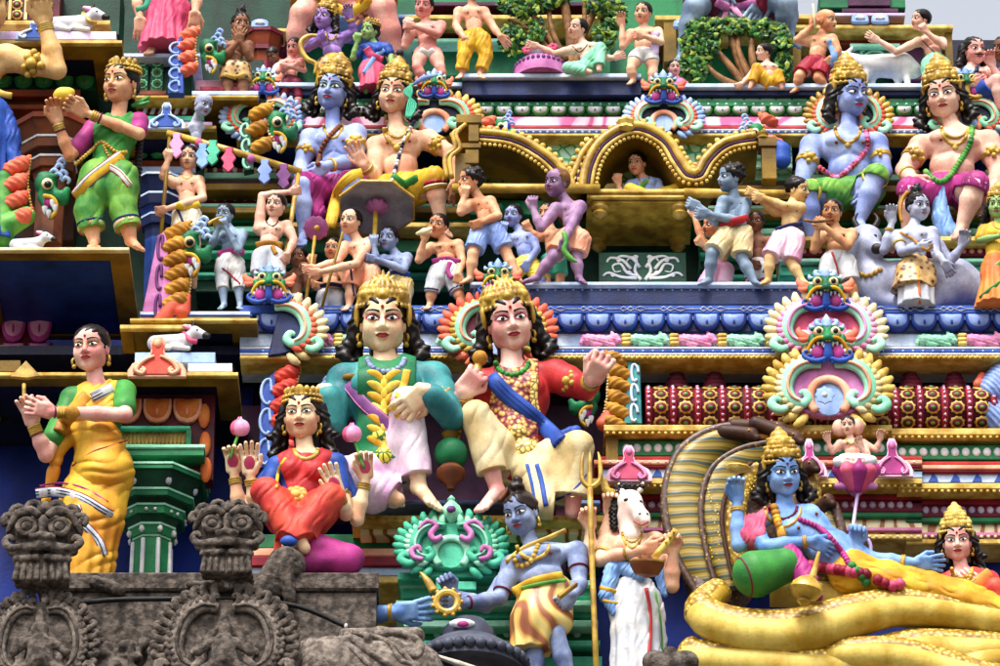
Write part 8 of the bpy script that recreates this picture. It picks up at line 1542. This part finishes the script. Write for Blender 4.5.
man('pale man in mint dhoti stretching one hand over the white goat', (935, 86), Y3, 22, 'pale', (921, 20, 3, -62, 8, 0), (929, 36), ((918, 42, 4), (942, 42, -2)), (935, 60), [(0, (896, 52, 6), (878, 40, 10), sm(150, .2)), (1, (944, 46, 10), (926, 32, 16), sm(120))], [((929, 64), (928, 76), (926, 92)), ((942, 64), (943, 76), (944, 92))], [('skirt', 'mint', (936, 90), 15, dict(amp=1, n=10)), ('sash', 'umber', [(922, 40), (930, 48), (938, 56)], 1, dict(lift=.4, name='cord'))], hair='short', tilak=0)
man('moustached rosy demon with gold collar and blue cloth sitting at the sky edge', (976, 100),   .44, 29, 'rosyskin', (974, 51, 3, 22, 8, 0), (970, 70), ((954, 74), (990, 72)), (976, 96), [(0, (956, 92, 6), (972, 84, 16), hp(20, .4, 'b')), (1, (1002, 84, 4), (992, 66, 12), hp(100, .4))], [((972, 100), (996, 80, 20), (1000, 108, 12)), ((984, 100), (1012, 92, 10), (1012, 118, 8))], [('legs', 'royal', .7, 2.4, dict(hem=(('amber', .62, 2),))), ('neck', 'navy', 6, 2.4), ('neck', 'gold', 10, 1.4), ('arm', 'gold', 0, .9, 3)], hair='long', moustache=1, tilak=0, name='demon_statue')
man('dark-haired figure cut by the frame beside the moustached demon', (1010, 96), .5, 28, 'brown', (1004, 50, 2, -50, 8, 0), (1010, 68), ((998, 74), (1026, 72)), (1010, 96), (), [], [('top', 'purple', 1.4, .3)], hair='curly', tilak=0)
man('small pink face leaning out beside the gold ledge above the banner', (203, 128), .24, 24, 'palegrey', (203, 105, 4, 32, 6, 22), (196, 120, -6), ((188, 128, -8), (204, 128, -8)), (196, 146, -10), (), [], (), hair=None, tilak=0)
# cows on the ledges
def cow(label, base, y, sc, flip, cloth=None):
    bx, by = base; e = lambda x, y_, d=0: (bx + flip * x * sc, by - y_ * sc, d * sc); T = Thing('cow_statue', label, 'statue', base, y)
    T.blob('body', 'white', [(e(-30, 8), e(4, 9), 10 * sc, 11 * sc), (e(4, 10), e(18, 20, 4), 9 * sc, 7 * sc), (e(18, 22, 4), e(30, 18, 8), 7.5 * sc, 4.5 * sc), (e(-8, 4, 6), e(10, 2, 12), 4 * sc, 3 * sc), (e(-28, 4, 6), e(-14, 2, 10), 5 * sc, 3 * sc), (e(12, 28, 0), e(5, 30, -2), 3 * sc, 1.6 * sc)], 4 * sc, .8)
    T.blob('muzzle', 'hornblack', [(e(31, 17.5, 9), e(34, 17, 10), 4.6 * sc, 3.6 * sc)], 2, .7); T.mb('eye', 'eyedark', lambda m: m.sphere(T.L(*e(21, 24, 11)), 1.8 * sc, 7, 5))
    T.tube('horn', 'hornblack', [e(15, 28, 4), e(17, 33, 4), e(14, 36, 4)], [2 * sc, 1.5 * sc, .4 * sc]); T.blob('ear', 'pink', [(e(12, 26, 8), e(4, 29, 10), 2.6 * sc, 1.4 * sc)], 1, .6)
    if cloth: T.tube('collar', cloth, [e(4, 22, 4), e(12, 12, 11), e(20, 10, 8)], 3.2 * sc)
    return T
cow('white cow with rose neck cloth lying on the ledge above the lady in yellow', (180, 350), -.12, .82, 1, 'rose'); cow('white cow with gold collar lying on the top left ledge', (80, 31), .2, .8, 1, 'gold'); cow('white cow calf peering over the balcony beside the coral-maned sea monster', (34, 250), -.2, .62, 1)
# ------------------------------------------------------------------ sculpted trees
def tree(label, base, y, roots, clumps, seed):
    T = Thing('sculpted_tree', label, 'tree', base, y); g = random.Random(seed); tr = None
    for pts, r0, r1 in roots:
        o = T.tube('trunk' if tr is None else 'limb', 'bark', [(x, y_, d) for x, y_, d in pts], np.linspace(r0, r1, len(pts)), 1, 5)
        tr = tr or o
    for mat in ('leaf', 'leafyellow', 'leafdark'):
        V = []; F = []
        for cx, cy, rx, ry, n in clumps:
            for i in range(int(n * .55)):
                a, b, rr = g.uniform(0, 6.283), g.uniform(-1, 1), g.uniform(.4, 1) ** .5; c = math.sqrt(1 - b * b)
                p = T.L(cx + rx * rr * c * math.cos(a), cy + ry * rr * b, 8 * rr * c * math.sin(a) + g.uniform(-2, 6)); w, h = g.uniform(2.2, 3.6), g.uniform(3.4, 6)
                R = np.array(Matrix.Rotation(g.uniform(0, 6.28), 3, 'Y') @ Matrix.Rotation(g.uniform(-.9, .5), 3, 'X') @ Matrix.Rotation(g.uniform(-.7, .7), 3, 'Z')); k = len(V)
                for q in ((0, 0, -h * .9), (w * .8, -.6, -h * .2), (w * .6, -.4, h * .5), (0, 0, h), (-w * .6, -.4, h * .5), (-w * .8, -.6, -h * .2), (0, -1.4, 0)): V.append(p + R @ np.array(q))
                F += [(k + j, k + (j + 1) % 6, k + 6) for j in range(6)]
        me = nmesh('crown', np.array(V) * T.s, F, mat, smooth=False); o = part('crown', me, T.root); o['kind'] = 'stuff'
tree('sculpted tree with tan branching trunk and dark leaves behind the seated pale man', (568, 76), .72, [([(570, 76, 0), (572, 50, 0), (568, 24, 0), (560, -20, 0)], 7, 4), ([(576, 74, 2), (580, 44, 2), (592, 16, 2), (610, -14, 0)], 5, 3), ([(562, 74, 2), (554, 46, 0), (536, 20, 0), (520, -4, 0)], 4.5, 2.5), ([(566, 60, 4), (552, 30, 4), (548, 0, 0)], 3.5, 2), ([(574, 50, 4), (584, 24, 4), (584, -10, 0)], 3.5, 2), ([(560, 66, 0), (536, 34, 0), (508, 20, 0)], 3, 1.5), ([(582, 60, 0), (604, 30, 0), (622, 10, 0)], 3, 1.5)],
    [(524, 4, 26, 14, 210), (512, 40, 14, 16, 130), (548, -4, 24, 12, 170), (602, 2, 18, 14, 170), (604, 36, 12, 14, 130), (616, 16, 10, 14, 100), (536, 30, 10, 12, 60)], 3)
tree('sculpted tree with spreading fan of roots and bright leaves beside the seated yellow man', (738, 86), .62, [([(752, 86, 4), (740, 60, 2), (732, 36, 0), (728, 20, 0)], 7, 3), ([(746, 88, 6), (730, 66, 4), (712, 46, 0)], 5, 2.5), ([(758, 86, 4), (752, 56, 4), (752, 32, 0)], 5, 2.5), ([(764, 84, 4), (768, 56, 0), (776, 36, 0)], 4, 2), ([(742, 88, 6), (718, 76, 6), (704, 62, 0)], 4, 2), ([(750, 80, 8), (738, 48, 6), (742, 26, 0)], 4, 2)],
    [(700, 44, 20, 16, 260), (694, 66, 16, 16, 180), (706, 28, 20, 10, 150), (736, 26, 22, 9, 170), (764, 30, 18, 10, 170), (780, 40, 12, 14, 140), (784, 66, 8, 16, 100)], 8)
# ------------------------------------------------------------------ thin out the sculpted surfaces (keeps the shapes, drops needless faces)
heavy = {}
for o in list(bpy.data.objects):
    if o.type == 'MESH' and len(o.data.polygons) > 1400 and 'crown' != o.name.split('.')[0]: heavy.setdefault(o.data.name, []).append(o)
for k, obs in heavy.items():
    n = len(obs[0].data.polygons); md = obs[0].modifiers.new('thin', 'DECIMATE'); md.ratio = .42 if n < 4000 else (.3 if n < 30000 else .24); md.use_collapse_triangulate = True
dg = bpy.context.evaluated_depsgraph_get(); dg.update()
for k, obs in heavy.items():
    me = bpy.data.meshes.new_from_object(obs[0].evaluated_get(dg)); me.name = k; obs[0].modifiers.clear(); old = obs[0].data
    me.polygons.foreach_set('use_smooth', np.ones(len(me.polygons), dtype=bool))
    for o in obs: o.data = me
    bpy.data.meshes.remove(old)
